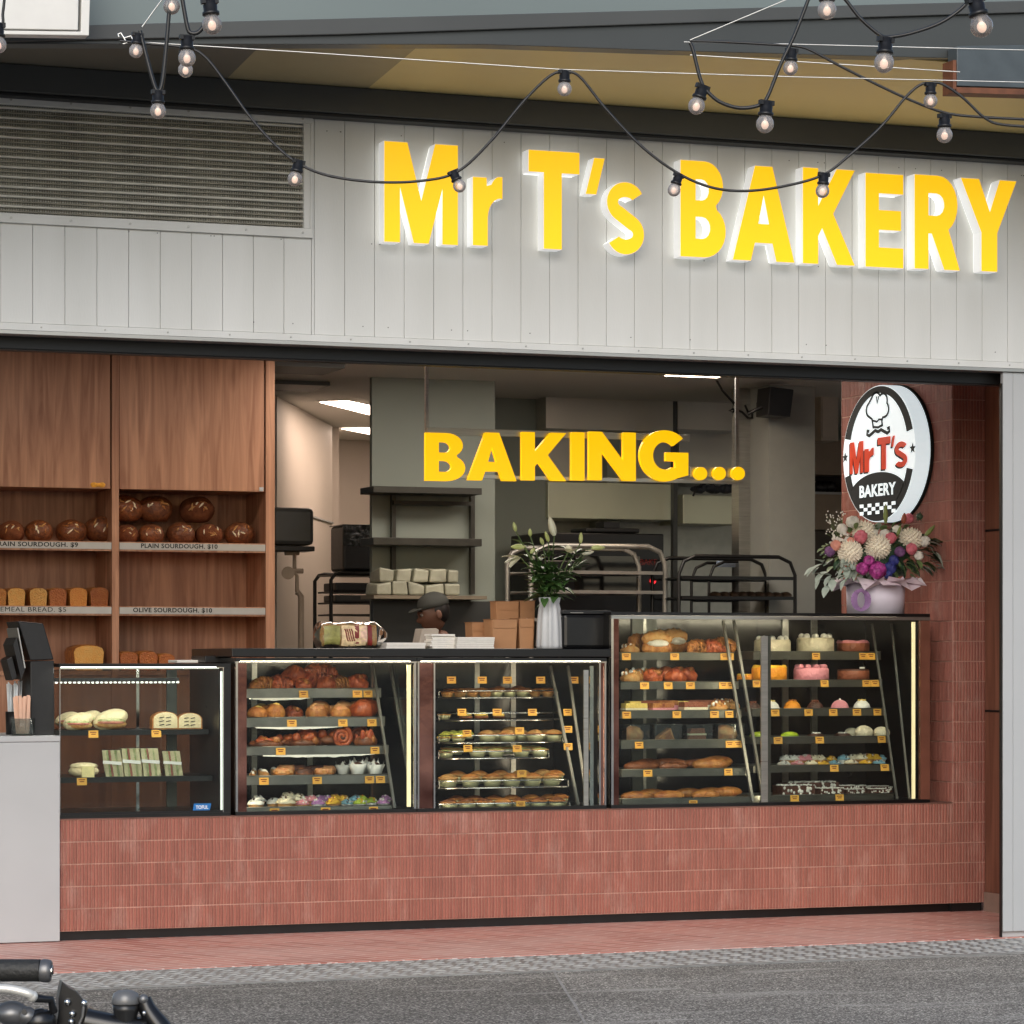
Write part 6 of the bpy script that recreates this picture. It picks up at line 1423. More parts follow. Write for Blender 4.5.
for (x, y, dx, dz) in ((820, 330, 1, 0), (850, 400, 1, -.2), (830, 440, 1, -.3), (780, 480, .8, -.5), (740, 460, .5, -.6), (690, 450, .3, -.5), (870, 350, 1, .1), (640, 480, .3, -.4), (800, 380, .9, -.1)):
    for k in range(4): leaf(m, fp(x + q.uniform(-25, 25), y + q.uniform(-25, 25), q.uniform(-.06, .05)), (dx + q.uniform(-.4, .4), q.uniform(-.7, 0), dz + q.uniform(-.3, .3)), q.uniform(.05, .085), .045, darkl if k % 2 else midl, .3)
m.build('leaves', fl)
m = MB()
for (x, y) in ((110, 500), (130, 550), (170, 520), (200, 560), (190, 600), (240, 590), (150, 470), (280, 560), (860, 410), (870, 480), (820, 330), (300, 480), (340, 510)):
    for k in range(3): leaf(m, fp(x + q.uniform(-15, 15), y + q.uniform(-15, 15), q.uniform(-.1, 0)), ((-1 if x < 500 else 1) * q.uniform(.2, 1), q.uniform(-.6, 0), q.uniform(-.8, .3)), q.uniform(.05, .09), q.uniform(.03, .05), greyl, .2)
m.build('silver_leaves', fl)
m = MB()
for i in range(60):
    x, y = q.uniform(165, 290), q.uniform(130, 300); p = fp(x, y, q.uniform(0, .08)); m.blob(p, .005, whf, 6, 4)
    if i % 3 == 0: m.tube([p, fp(260, 330, .05)], .0012, midl, 4)
for i in range(24): m.blob(fp(q.uniform(205, 315), q.uniform(280, 325), -.03), .009, whf, 6, 4, .3, 40, i)
for i in range(30): m.blob(fp(q.uniform(265, 345), q.uniform(450, 510), -.07), .011, greyl, 6, 4, .3, 40, i)
m.build('small_white_blossom', fl)
m = MB()
for i in range(40): a = q.uniform(0, 6.28); e = q.uniform(-1, 1); leaf(m, fp(765, 170, .05), (math.cos(a) * math.cos(e), math.sin(a) * math.cos(e), math.sin(e)), 42 / 6.4 * kf, .006, darkl, 0, 3)
m.blob(fp(765, 170, .05), .02, darkl, 10, 7); m.build('thistle', fl)
pm('green_bud', (134, 150, 84), .5, var=.15); pm('rusty_bud', (150, 80, 56), .5, var=.2)
for (bx_, by_, dx_, dz_, L_, r_, mt_) in ((548, 215, 0, 1, 125, .014, 'green_bud'), (800, 295, .75, .75, 100, .014, 'green_bud'), (620, 300, .4, 1, 80, .01, 'green_bud'), (660, 215, .15, 1, 70, .016, 'rusty_bud')):
    m = MB(); bud(m, fp(bx_, by_, 0), (dx_, 0, dz_), L_ / 6.4 * kf, r_, MATS[mt_]); m.build('bud', fl)
# ------------------------------------------------------------------ kitchen behind the counter
def pbox(u0, u1, v0, v1, Y, d, mat, m=None):
    """box whose front face fills the photo rectangle at depth Y"""
    mm = m or MB(); um = (u0 + u1) / 2; mm.box(XU(u0, Y), XU(u1, Y), Y, Y + d, ZV(um, v1, Y), ZV(um, v0, Y), mat); return mm
# wall shelf unit on the grey wall
Yw = 18.7; ws = thing('wall_rack', 'dark steel two-tier wall rack on the grey kitchen wall', 'rack', (XU(430, Yw), Yw + .15, ZV(430, 560, Yw)))
dks = pm('dark_rack_steel', (62, 60, 54), .4, .5, var=.15)
for v0, v1 in ((487, 493.5), (538, 545.5)): pbox(373.5, 482, v0, v1, Yw, .29, dks).build('shelf', ws, bevel=.003)
pbox(392, 396, 494, 594, Yw + .24, .04, dks).build('rail', ws); pbox(471, 475, 494, 594, Yw + .24, .04, dks).build('rail', ws)
pbox(394, 472, 501, 505, Yw + .2, .03, dks).build('cross_bar', ws)
pbox(374, 487, 595.5, 599, Yw, .29, pm('rack_board', (120, 108, 90), .6)).build('shelf', ws)
# stack of wrapped packs on the lowest board
pk = pm('wrapped_pack', (160, 158, 138), .5, var=.25, rand=.12, scale=9); q = random.Random(5)
rows_ = [(595.3, 12.5, [(377, 393), (393.5, 410), (410.5, 427), (427.5, 444.5), (445, 462)]), (582.5, 14, [(380, 395), (397.5, 413), (415, 430), (431, 447), (448, 460)])]
for r_, (vb, hh, us) in enumerate(rows_):
    for i, (a, b) in enumerate(us):
        z0 = ZV(430, 595.3, Yw) + (0 if r_ == 0 else (ZV(430, 582.5, Yw) - ZV(430, 595.3, Yw))); m = MB(); x0, x1 = XU(a, Yw), XU(b, Yw); h_ = hh / PPM(430, Yw) * (1 if r_ == 0 else q.uniform(.75, 1.1))
        m.box(x0 + .002, x1 - .002, Yw + .02, Yw + .24, z0 + .001, z0 + h_ - .001, pk)
        m.v = [v + Vector((.02 * noise.noise(v * 7), 0, .03 * noise.noise(v * 9 + Vector((5, 1, 2))) if v.z > z0 + .01 else 0)) for v in m.v]
        single(m, 'wrapped_pack', '%s pack in the %s row of cream wrapped packs on the wall rack' % (['leftmost', 'second', 'middle', 'fourth', 'rightmost'][i], 'upper' if r_ else 'lower'), 'pack', 'wrapped packs on the wall rack', bevel=.012)
# corridor: towel dispenser, hose pipes, utility cart with bin liner
Yd = 19.8; t = thing('towel_dispenser', 'dark grey rounded hand towel dispenser by the bread shelves', 'dispenser', tuple(PY(296, 551, Yd)))
dg = pm('dark_grey_plastic', (66, 66, 64), .4, var=.08)
pbox(272, 314.5, 507.5, 545, Yd, .24, dg).build('cover', t, bevel=.03); pbox(270, 315, 546, 551, Yd - .01, .25, black_pl).build('base', t, bevel=.006)
t = thing('water_pipes', 'beige water pipes with a round valve under the towel dispenser', 'pipes', tuple(PY(297, 655, Yd + .1)))
pp_ = pm('beige_pipe', (176, 158, 140), .45, var=.08); Yp = Yd + .12; m = MB()
m.tube([PY(285, 553, Yp), PY(299, 553, Yp)], .016, pp_, 8); m.tube([PY(294.5, 553, Yp), PY(294.5, 572, Yp), PY(297, 576, Yp), PY(297, 592, Yp)], .014, pp_, 8); m.tube([PY(286, 571, Yp), PY(303, 571, Yp)], .018, pp_, 8); m.tube([PY(297, 592, Yp), PY(301, 596, Yp), PY(301, 655, Yp), PY(301, 655, Yp) + Vector((0, 0, -1.3))], .022, pp_, 10)
m.build('pipe', t)
m = MB(); m.cyl(PY(288, 573, Yp - .05), PY(288, 573, Yp + .03), .045, pp_, 16); m.build('valve', t)
Yk = 20.4; t = thing('utility_cart', 'black tubular utility cart in the corridor', 'cart', (XU(355, Yk), Yk + .2, .012))
blk = pm('black_tube', (30, 29, 28), .35, .4)
m = MB(); a = PY(331, 620, Yk); zt_ = ZV(350, 573, Yk); xl = XU(331, Yk); xr = XU(392, Yk)
for yy in (Yk, Yk + .4): m.tube([(xl, yy, .05), (xl, yy, zt_ - .05), (xl + .03, yy, zt_ - .01), (xl + .07, yy, zt_), (xr - .05, yy, zt_), (xr, yy, zt_ - .05), (xr, yy, .05)], .014, blk, 8)
m.build('tube_frame', t)
for v in (574, 591, 602, 614):
    m = MB(); z = ZV(350, v, Yk); m.box(xl + .02, xr - .02, Yk + .01, Yk + .39, z - .012, z, blk); m.build('shelf', t)
for z, h_, c_ in ((ZV(350, 602, Yk), .05, dg), (ZV(350, 591, Yk), .06, black_pl)):
    m = MB(); m.box(xl + .05, xr - .06, Yk + .05, Yk + .35, z + .001, z + h_, c_); m.build('drawer', t, bevel=.008)
for xx, yy in ((xl, Yk), (xr, Yk), (xl, Yk + .4), (xr, Yk + .4)):
    m = MB(); m.cyl((xx - .012, yy, .037), (xx + .012, yy, .037), .025, black_pl, 12); m.build('wheel', t)
t = thing('lined_bin', 'black bin with a crumpled liner standing on the utility cart', 'bin', (XU(365, Yk), Yk + .2, zt_ + .015))
m = MB(); x0, x1 = XU(345, Yk), XU(388, Yk); z1 = ZV(365, 525.5, Yk); m.box(x0, x1, Yk + .04, Yk + .36, zt_ + .015, z1, black_pl); m.build('bin_body', t, bevel=.02)
lin_ = pm('bin_liner', (30, 34, 34), .25, var=.3, scale=30, bump=1, bscale=25, coat=.5); m = MB(); zz0 = ZV(365, 545, Yk)
m.grid(lambda u, v: Vector((x0 - .004 + u * (x1 - x0 + .008), Yk + .034 - .012 * abs(noise.noise(Vector((u * 9, v * 5, 1)))), zz0 + v * (z1 - zz0) - .03 * abs(noise.noise(Vector((u * 6, 3, 1)))) * (1 - v))), 24, 10, lin_)
m.box(x0 - .005, x1 + .005, Yk + .0375, Yk + .365, z1 + .0005, z1 + .008, lin_); m.build('liner', t)
# exhaust hood and steel splashback
Yh = 20.0
hd_ = thing('exhaust_hood', 'large stainless steel exhaust hood over the ovens', 'hood', tuple(PY(650, 480, Yh)))
pbox(546, 673, 399, 430, Yh, 1.2, inox).build('canopy_panel', hd_); pbox(678, 741, 399, 430, Yh + .006, 1.2, inox).build('canopy_panel', hd_)
pbox(546, 740, 396.5, 398.5, Yh - .02, .5, dark_steel).build('top_edge', hd_)
pbox(673.4, 677.6, 399, 640, Yh + .02, .05, dark_steel).build('post', hd_)
for a, b, c_, d_ in ((546, 672.5, 431, 482), (679, 741, 431, 482)): pbox(a, b, c_, d_, Yh + .35, .8, inox).build('canopy_panel', hd_)
fw = pm('steel_splashback', (214, 216, 190), .35, .25, var=.08, scale=1.2, bump=.2, bscale=1.5)
pbox(548, 672, 483, 519, Yh + .15, .8, fw).build('splash_panel', hd_, bevel=.004); pbox(683, 741, 495, 524, Yh + .16, .8, fw).build('splash_panel', hd_, bevel=.004)
pbox(546, 741, 520, 640, Yh + .6, .5, pm('dull_steel', (172, 172, 162), .4, .5, bump=.15, bscale=2)).build('lower_panel', hd_); pbox(546, 741, 482.5, 519, Yh + .96, .15, MATS['dull_steel']).build('lower_panel', hd_)
# clutter on the ledge
m = MB(); q = random.Random(6)
for i in range(9): m.blob(PY(698 + i * 4.6, 489 + q.uniform(-2, 1), Yh + .1), (q.uniform(.03, .06), .05, q.uniform(.02, .04)), pm('clutter_cloth', (44, 48, 56), .7, var=.4, scale=20), 9, 6, .4, 20, i)
m.tube([PY(693, 496, Yh + .05), PY(697, 487, Yh + .05), PY(704, 484, Yh + .05)], .008, black_pl, 6)
single(m, 'bundled_cloth', 'dark bundle of cloths on the steel ledge beside the hood post', 'cloth')
# deck oven
Yo = 19.3; ov = thing('deck_oven', 'black deck oven with red indicator light below the hood', 'oven', (XU(600, Yo), Yo + .3, .012))
m = pbox(546, 664, 533, 560, Yo, .7, black_gl); m.box(XU(546, Yo), XU(664, Yo), Yo, Yo + .7, .1, ZV(600, 560.5, Yo), black_gl); m.build('oven_body', ov, bevel=.01)
pbox(586, 640, 528, 532.6, Yo + .1, .3, black_pl).build('flue', ov, bevel=.01); pbox(604, 620, 522, 527.8, Yo + .15, .15, black_pl).build('flue_cap', ov)
pbox(575, 640, 556, 571, Yo - .012, .01, pm('oven_glass', (14, 13, 12), .08, coat=.5)).build('oven_window', ov); pbox(575, 640, 575, 592, Yo - .012, .01, MATS['oven_glass']).build('oven_window', ov)
m = MB(); m.cyl(PY(653, 581, Yo - .02), PY(653, 581, Yo - .001), .022, pm('red_indicator', (230, 40, 50), .4, emit=(255, 40, 50), estr=.9), 14); m.build('indicator_light', ov)
m = MB(); xa, xb = XU(640, Yo), XU(657, Yo); z0, z1 = ZV(648, 565, Yo), ZV(648, 559, Yo); fit_text(m, 'BAKE', xa, xb, z0, z1, lambda a, b, t: (a, Yo - .0015 + t * .002, b), pm('faint_red_print', (110, 36, 32), .5), 0); m.build('oven_lettering', ov)
m = MB(); z_ = ZV(600, 573, Yo); m.tube([(XU(578, Yo), Yo - .002, z_), (XU(578, Yo), Yo - .05, z_), (XU(637, Yo), Yo - .05, z_), (XU(637, Yo), Yo - .002, z_)], .01, inox_b, 8); m.build('door_handle', ov)
# rack trolleys
def trolley(u0, u1, vt, Yt, mat, bars, label, r=.018, wide=.45, shelf=False):
    x0, x1 = XU(u0, Yt), XU(u1, Yt); zt_ = ZV((u0 + u1) / 2, vt, Yt); t = thing('rack_trolley', label, 'trolley', ((x0 + x1) / 2, Yt + wide / 2, .012), 'rack trolleys in the kitchen'); c_ = .12
    for yy in (Yt, Yt + wide):
        m = MB(); m.tube([(x0, yy, .09), (x0, yy, zt_ - c_), (x0 + c_ * .3, yy, zt_ - c_ * .3), (x0 + c_, yy, zt_), (x1 - c_, yy, zt_), (x1 - c_ * .3, yy, zt_ - c_ * .3), (x1, yy, zt_ - c_), (x1, yy, .09)], r, mat, 8); m.build('hoop', t)
    for v in bars:
        z = ZV((u0 + u1) / 2, v, Yt); m = MB(); m.bar((x0 + r, Yt - .004, z), (x1 - r, Yt - .004, z), .02, .022, mat); m.bar((x0 + r, Yt + wide, z), (x1 - r, Yt + wide, z), .02, .022, mat); m.box(x0 + .02, x1 - .02, Yt + .012, Yt + wide - .012, z - .004, z, mat); m.build('shelf', t)
    for xx in (x0, x1):
        for yy in (Yt, Yt + wide): m = MB(); m.cyl((xx - .013, yy, .062), (xx + .013, yy, .062), .05, black_pl, 14); m.build('wheel', t)
    return t, zt_
trolley(531, 665, 546, 18.5, pm('trolley_steel', (150, 146, 138), .35, .6, var=.15), (572.5, 592, 620, 650), 'bright stainless rack trolley standing in front of the deck oven')
trolley(679, 795, 556.5, 18.2, blk, (578, 598, 625, 655), 'black framed rack trolley beneath the black speaker', r=.013)
trolley(709, 800, 562, 18.32 + .6, blk, (580, 600), 'smaller black rack trolley behind the black framed one', r=.011, wide=.3)
m = pbox(713, 790, 583, 593, 18.4, .25, pm('baked_tray_bread', (84, 66, 52), .6, var=.3, scale=25, bump=.6, bscale=30)); 
m2 = MB(); q = random.Random(2)
xa, xb = XU(715, 18.35), XU(793, 18.35); za = ZV(750, 598, 18.2)
for i in range(9): m2.blob((xa + (xb - xa) * (i + .5) / 9, 18.42, za + .022), (.033, .09, .026), MATS['baked_tray_bread'], 10, 7, .2, 15, i, flat=-.02)
single(m2, 'tray_of_rolls', 'dim tray of brown rolls on the black framed trolley', 'bread')
m = pbox(718, 737, 561, 567, 18.95, .03, pm('blue_white_label', (170, 186, 210), .4)); single(m, 'blue_label_box', 'small pale blue packet glowing behind the black trolley', 'packet')  # plain pale blue material, no emission
m = pbox(729, 742, 600, 603.5, 18.1, .1, paper_w); m.v = [v + Vector((0, .15, 0)) for v in m.v]; zq = min(v.z for v in m.v); m.v = [v + Vector((0, 0, ZV(750, 625, 18.2) + .002 - zq)) for v in m.v]; single(m, 'paper_packet', 'small white packet on the lower shelf of the black trolley', 'packet')
# speaker, cable and switch box
Ysx = 18.35; t = thing('wall_speaker', 'black loudspeaker on a bracket against the grey column', 'speaker', tuple(PY(780, 417, Ysx)))
m = MB(); m.prism([PY(770, 386.5, Ysx), PY(794, 389.5, Ysx), PY(790.5, 417, Ysx), PY(768, 415, Ysx)], (0, .2, 0), black_pl); m.build('cabinet', t, bevel=.006)
m = MB(); m.box(XU(772, Ysx), XU(782, Ysx), Ysx + .201, 18.6, ZV(780, 404, Ysx), ZV(780, 400, Ysx), black_pl); m.tube([PY(768, 405, Ysx + .1), PY(757, 409, Ysx + .1), PY(748, 414, Ysx + .15)], .012, black_pl, 6); m.build('bracket', t)
m = MB(); Y_ = 18.85
m.tube([PY(712, 372, 18.3), PY(722, 390, 18.6), PY(738, 408, Y_), PY(733, 412, Y_), PY(729, 411, Y_), PY(733, 409, Y_), PY(742, 412, Y_), PY(748, 418, Y_), PY(752, 418, Y_), PY(752, 410, Y_), PY(748, 412, Y_), PY(745, 405, Y_)], .008, black_pl, 6); single(m, 'loose_cable', 'loose black cable hooked on the steel post left of the speaker', 'cable')
Yx = 19.3; t = thing('wall_switch_box', 'tall beige wall box beside the tiled wall, behind the oval sign', 'box', tuple(PY(829, 441, Yx)))
bei = pm('beige_metal_box', (206, 196, 178), .45, var=.04); pbox(820.5, 838.5, 377, 441, Yx, .2, bei).build('box_body', t, bevel=.006); pbox(822.5, 836.5, 380, 438, Yx - .006, .005, bei).build('cover', t, bevel=.002)
m = MB(); m.tube([PY(812, 404, Yx + .25), PY(822, 404, Yx + .25)], .012, pm('tube_white', (236, 228, 214), .4, emit=(255, 236, 210), estr=1.2), 8); m.build('tube_lamp', t)
# shelving with dark niche at the far right of the kitchen
Yn = 20.6; t = thing('kitchen_shelving', 'beige kitchen cupboards with a dark niche beside the column', 'cupboard', (XU(835, Yn), Yn + .2, .012))
cup_m = pm('cupboard_beige', (156, 140, 122), .55, var=.05)
pbox(813, 870, 440, 475, Yn, .4, cup_m).build('upper_door', t); pbox(813, 870, 476, 492, Yn + .2, .2, pm('niche_dark', (40, 36, 32), .8)).build('niche', t)
pbox(813, 870, 493, 530, Yn, .4, cup_m).build('lower_door', t, bevel=.003); 
m = MB(); m.box(XU(813, Yn), XU(870, Yn), Yn + .01, Yn + .4, .02, ZV(840, 531, Yn), pm('dark_cupboard', (70, 62, 54), .6)); m.build('base_cupboard', t)
pbox(813, 870, 492.2, 494.5, Yn - .012, .2, grey_white).build('shelf_edge', t)
m = MB(); q = random.Random(12)
for i in range(4): m.blob(PY(818 + i * 4, 487, Yn + .1), (.05, .06, .05), black_pl, 9, 6, .3, 12, i)
single(m, 'dark_pots', 'dark pots crowded in the niche of the beige cupboards', 'pots')

# ------------------------------------------------------------------ the baker
YPn = 18.05
pe = thing('person', 'baker in dark cap and black shirt bent over work behind the counter', 'person', (XU(430, YPn), YPn, .012))
def hp(x, y, dy=0): return PY(300 + x / 3.94, 560 + y / 3.94, YPn + dy)
skin = pm('skin', (104, 70, 55), .5, var=.06, scale=15); shirt = pm('black_shirt', (24, 24, 26), .8, var=.2, scale=30); cap_m = pm('olive_cap', (48, 48, 43), .8, var=.1, scale=40); hair_m = pm('dark_hair', (26, 20, 18), .5, var=.3, scale=60)
hc = hp(524, 212); k = 1 / PPM(430, YPn) / 3.94                    # head centre; metres per zoomed pixel
hr = .105
neck = hc + Vector((.055, .01, -.13)); chest = Vector((hc.x + .10, YPn + .02, hc.z - .36)); pel = Vector((hc.x + .20, YPn + .02, .95))
def body():
    J = {}; V = []; E = []; RD = []
    def j(n, p, r, par=None):
        J[n] = len(V); V.append(Vector(p)); RD.append(r)
        if par: E.append((J[par], J[n]))
    j('pelvis', pel, .15); j('waist', pel.lerp(chest, .5), .135, 'pelvis'); j('chest', chest, .15, 'waist'); j('neck', chest.lerp(neck, .72), .07, 'chest'); j('jaw', neck.lerp(hc, .3), .055, 'neck')
    for s, y in (('near', -.2), ('far', .2)):
        sh_ = Vector((chest.x - .02, YPn + y * .95, chest.z + .10)); j('sh' + s, sh_, .07, 'chest'); el = Vector((sh_.x - .16, YPn + y * 1.2, sh_.z - .27)); j('el' + s, el, .048, 'sh' + s); wr = Vector((el.x - .23, YPn + y * .7, el.z - .04)); j('wr' + s, wr, .031, 'el' + s); j('hand' + s, wr + Vector((-.07, 0, -.01)), .035, 'wr' + s)
        for f in range(5):
            b = wr + Vector((-.085, (f - 2) * .018, -.008)); j('f%d%s' % (f, s), b + Vector((-.03, (f - 2) * .004, -.01)), .0095, 'hand' + s); j('g%d%s' % (f, s), b + Vector((-.058 if f else -.035, (f - 2) * .007, -.035)), .008, 'f%d%s' % (f, s))
        hp_ = Vector((pel.x, YPn + y * .5, pel.z - .06)); j('hip' + s, hp_, .095, 'pelvis'); kn = Vector((pel.x - .03, YPn + y * .55, .5)); j('kn' + s, kn, .06, 'hip' + s); an = Vector((pel.x + .02, YPn + y * .55, .1)); j('an' + s, an, .042, 'kn' + s); j('toe' + s, an + Vector((-.16, 0, -.045)), .04, 'an' + s)
    me = bpy.data.meshes.new('person_body'); me.from_pydata([tuple(v - Vector(pe['_o'])) for v in V], E, [])
    o = bpy.data.objects.new('body', me); C.objects.link(o)
    sk = o.modifiers.new('skin', 'SKIN'); sv = me.skin_vertices[0].data
    for i, r in enumerate(RD): sv[i].radius = (r, r)
    sv[0].use_root = True
    ss = o.modifiers.new('sub', 'SUBSURF'); ss.levels = 1; ss.render_levels = 1
    me2 = bpy.data.meshes.new_from_object(o.evaluated_get(bpy.context.evaluated_depsgraph_get())); bpy.data.objects.remove(o)
    me2.materials.clear()
    for mt in (shirt, skin, pm('dark_trousers', (40, 42, 48), .8)): me2.materials.append(mt)
    org = Vector(pe['_o'])
    for p in me2.polygons:
        c = p.center + org; p.use_smooth = True
        bare = c.z > neck.z - .03 or (c.x < chest.x - .26 and c.z < chest.z and c.z > 1)
        p.material_index = 1 if bare else (2 if c.z < .93 else 0)
    # head sculpted onto the same mesh: profile facing left (-x), tilted down
    mb = MB(); rot = Matrix.Rotation(R(-14), 3, 'Y')
    def hf(u, v):
        th = math.pi * v; ph = 2 * math.pi * u; d = Vector((-math.sin(th) * math.cos(ph), math.sin(th) * math.sin(ph), math.cos(th)))
        r = Vector((.098, .075, .118)); p = Vector((d.x * r.x, d.y * r.y, d.z * r.z)); fr_ = max(0, -d.x)
        if d.z < -.1: p.x *= 1 - .18 * (1 if d.x > 0 else 0) * min(1, -d.z * 2); p.y *= 1 + .18 * d.z
        g_ = lambda a, b, w: math.exp(-((a - b) / w) ** 2)
        side = g_(d.y, 0, .22)
        p.x -= .026 * g_(d.z, -.18, .13) * side * fr_ ** 2                      # nose
        p.x += .010 * g_(d.z, .1, .09) * fr_ ** 2 * g_(abs(d.y), .35, .2)       # eye sockets
        p.x -= .007 * g_(d.z, .24, .09) * fr_                                     # brow
        p.x -= .008 * g_(d.z, -.5, .05) * side * fr_; p.x -= .008 * g_(d.z, -.6, .05) * side * fr_; p.x += .006 * g_(d.z, -.55, .03) * side * fr_   # lips
        p.x -= .016 * g_(d.z, -.86, .12) * side                                   # chin
        return hc + rot @ p
    mb.grid(hf, 40, 30, skin)
    for s in (-1, 1):
        e = Vector((-.086, s * .03, .010)); mb.blob(hc + rot @ e, (.012, .014, .011), pm('eye_white', (120, 108, 98), .4), 10, 7); mb.blob(hc + rot @ (e + Vector((-.0075, 0, 0))), (.006, .007, .007), hair_m, 8, 6)
        mb.blob(hc + rot @ Vector((.012, s * .078, -.008)), (.02, .01, .032), skin, 12, 8, rot=rot)
        mb.tube([hc + rot @ Vector((-.094, s * .014, .034)), hc + rot @ Vector((-.092, s * .032, .04)), hc + rot @ Vector((-.08, s * .05, .033))], .004, hair_m, 5)
    hm = mb.data('head', org)
    import bmesh
    bm = bmesh.new(); bm.from_mesh(me2); off = 1
    h2 = bmesh.new(); h2.from_mesh(hm)
    vm = {v: bm.verts.new(v.co) for v in h2.verts}
    for m_ in hm.materials:
        if m_.name not in [x.name for x in me2.materials]: me2.materials.append(m_)
    idx = {m_.name: i for i, m_ in enumerate(me2.materials)}
    for f in h2.faces:
        try: nf = bm.faces.new([vm[v] for v in f.verts]); nf.smooth = True; nf.material_index = idx[hm.materials[f.material_index].name]
        except ValueError: pass
    bm.to_mesh(me2); bm.free(); h2.free()
    o = bpy.data.objects.new('body', me2); C.objects.link(o); o.parent = pe; o['_o'] = pe['_o']
    # hair and cap
    m = MB(); m.blob(hc + rot @ Vector((.03, 0, .02)), (.083, .083, .10), hair_m, 16, 12, .06, 30, 2, rot=rot); m.build('hair', pe)
    m = MB(); m.blob(hc + rot @ Vector((.012, 0, .045)), (.108, .09, .095), cap_m, 20, 12, .05, 14, 3, flat=-.002, rot=rot)
    m.prism([hc + rot @ Vector((-.08 - .075 * math.cos(t), .085 * math.sin(t), .052 - .012 * math.cos(t))) for t in [(-1.4 + i * .28) for i in range(11)]], (0, 0, .006), cap_m); m.build('cap', pe)
body()

# ------------------------------------------------------------------ festoon lights and catenary wires
cable_m = pm('black_rubber_cable', (26, 26, 26), .38, var=.2, scale=40); cable_g = cable_m; wire_m = pm('steel_wire', (196, 196, 192), .3, .8)
bulb_g = glassmat('bulb_glass', tint=(255, 244, 236), refl=1.3, ior=1.5, dirt=.55)
fil = pm('glowing_filament', (255, 214, 170), .5, emit=(255, 206, 160), estr=5)
core = pm('bulb_core', (240, 214, 196), .4, emit=(255, 224, 206), estr=.5)
def spline(pts, n=8):
    pts = [Vector(p) for p in pts]; out = []
    for i in range(len(pts) - 1):
        p0 = pts[max(0, i - 1)]; p1 = pts[i]; p2 = pts[i + 1]; p3 = pts[min(len(pts) - 1, i + 2)]
        for k in range(n):
            t = k / n; out.append(.5 * ((2 * p1) + (-p0 + p2) * t + (2 * p0 - 5 * p1 + 4 * p2 - p3) * t * t + (-p0 + 3 * p1 - 3 * p2 + p3) * t ** 3))
    return out + [pts[-1]]
def at_depth(u, v, d):
    """point d metres along the view axis, where the string really hangs"""
    k_ = (u - 512) / F * d; return Vector((d * sT + k_ * cT, d * cT - k_ * sT, H + (HV - v) / F * d))
def bulb(t, u, v, d, px, tilt=0):
    """bulb centre at (u,v), globe px wide"""
    r = px / 2 / F * d; c = at_depth(u, v, d); ax = Vector((math.sin(R(tilt)) * cT, -math.sin(R(tilt)) * sT, math.cos(R(tilt)))); 
    M3 = Vector((0, 0, 1)).rotation_difference(ax).to_matrix()
    def put_(m): m.v = [c + M3 @ v for v in m.v]; return m
    m = MB(); m.lathe([(r * .62, r * .92), (r * .86, r * .95), (r * .86, r * 1.25), (r * .7, r * 1.3), (r * .72, r * 1.95), (r * .6, r * 2.0), (r * .62, r * 2.5), (.001, r * 2.55)], black_pl, n=16); m.box(-r * .85, r * .85, -r * .35, r * .35, r * 2.1, r * 2.62, black_pl); put_(m); h = m.build('lamp_holder', t)
    m = MB(); m.lathe([(.0005, -r)] + [(r * math.sin(math.pi * i / 14), -r * math.cos(math.pi * i / 14)) for i in range(1, 11)] + [(r * .62, r * .95)], bulb_g, n=20); put_(m); b = m.build('bulb', h)
    m = MB(); m.tube([(-r * .2, 0, -r * .25), (-r * .12, 0, r * .2), (0, 0, -r * .3), (r * .12, 0, r * .2), (r * .2, 0, -r * .25)], r * .06, fil, 5); m.blob((0, 0, -r * .1), (r * .42, r * .42, r * .5), core, 12, 8); m.cyl((0, 0, r * .3), (0, 0, r * .93), r * .2, pm('bulb_stem', (220, 214, 204), .4), 8); put_(m); m.build('filament', b)
    return c + ax * r * 2.4
def string(label, d0, pts, bulbs, rad=.0042, dd=None):
    """pts: (u,v[,depth])"""
    P_ = [at_depth(p[0], p[1], p[2] if len(p) > 2 else d0) for p in pts]
    t = thing('festoon_string', label, 'string lights', tuple(P_[0]), 'festoon strings')
    m = MB(); m.tube(spline(P_), rad, cable_m, 7); m.build('cable', t)
    for b in bulbs: bulb(t, b[0], b[1], b[4] if len(b) > 4 else d0, b[2], b[3])
    return t
string('long black festoon string looping down across the fascia lettering', 9.0,
    [(120, 41), (150, 44), (187, 48), (205, 57), (225, 82), (250, 117), (275, 145), (299, 164), (330, 176), (375, 182), (420, 181), (457, 172), (490, 142), (525, 100), (550, 76), (565, 72), (580, 77), (605, 108), (640, 145), (676, 172), (710, 187), (745, 191), (785, 186), (823, 175), (850, 155), (880, 128), (905, 98), (920, 85), (931, 83), (942, 84), (962, 97), (985, 118), (1005, 125), (1060, 128)],
    [(295, 179, 15, 12), (459.5, 186, 13, -25), (674, 190, 13, 18), (564.5, 89, 14.5, 0), (822.5, 191, 14, 5), (930.5, 101, 14, 0), (185.5, 70, 15, 0)])
string('short zigzag festoon string of large bulbs at the upper left', 8.0,
    [(140, 31), (146, 55), (154, 84), (158, 91), (162, 84), (166, 50), (171, -8), (176, -30), (181, -8), (187, 25), (191, 33), (200, 31), (210, 14), (216, -6)],
    [(136, 51, 14, 6), (158, 111, 16, 0), (171.5, 6, 17, 0), (187, 58, 17.5, 0), (212, 24.5, 20, -6, 7.2)], rad=.0058)
string('festoon string hooked at the wire and rising steeply at upper right', 8.6,
    [(690, 43), (693, 50), (700, 78), (706, 90), (720, 102), (740, 108), (760, 105), (768, 96), (780, 66), (795, 34), (812, -10)],
    [(696.5, 106, 17, 18), (765, 124, 18, 4)], rad=.0055)
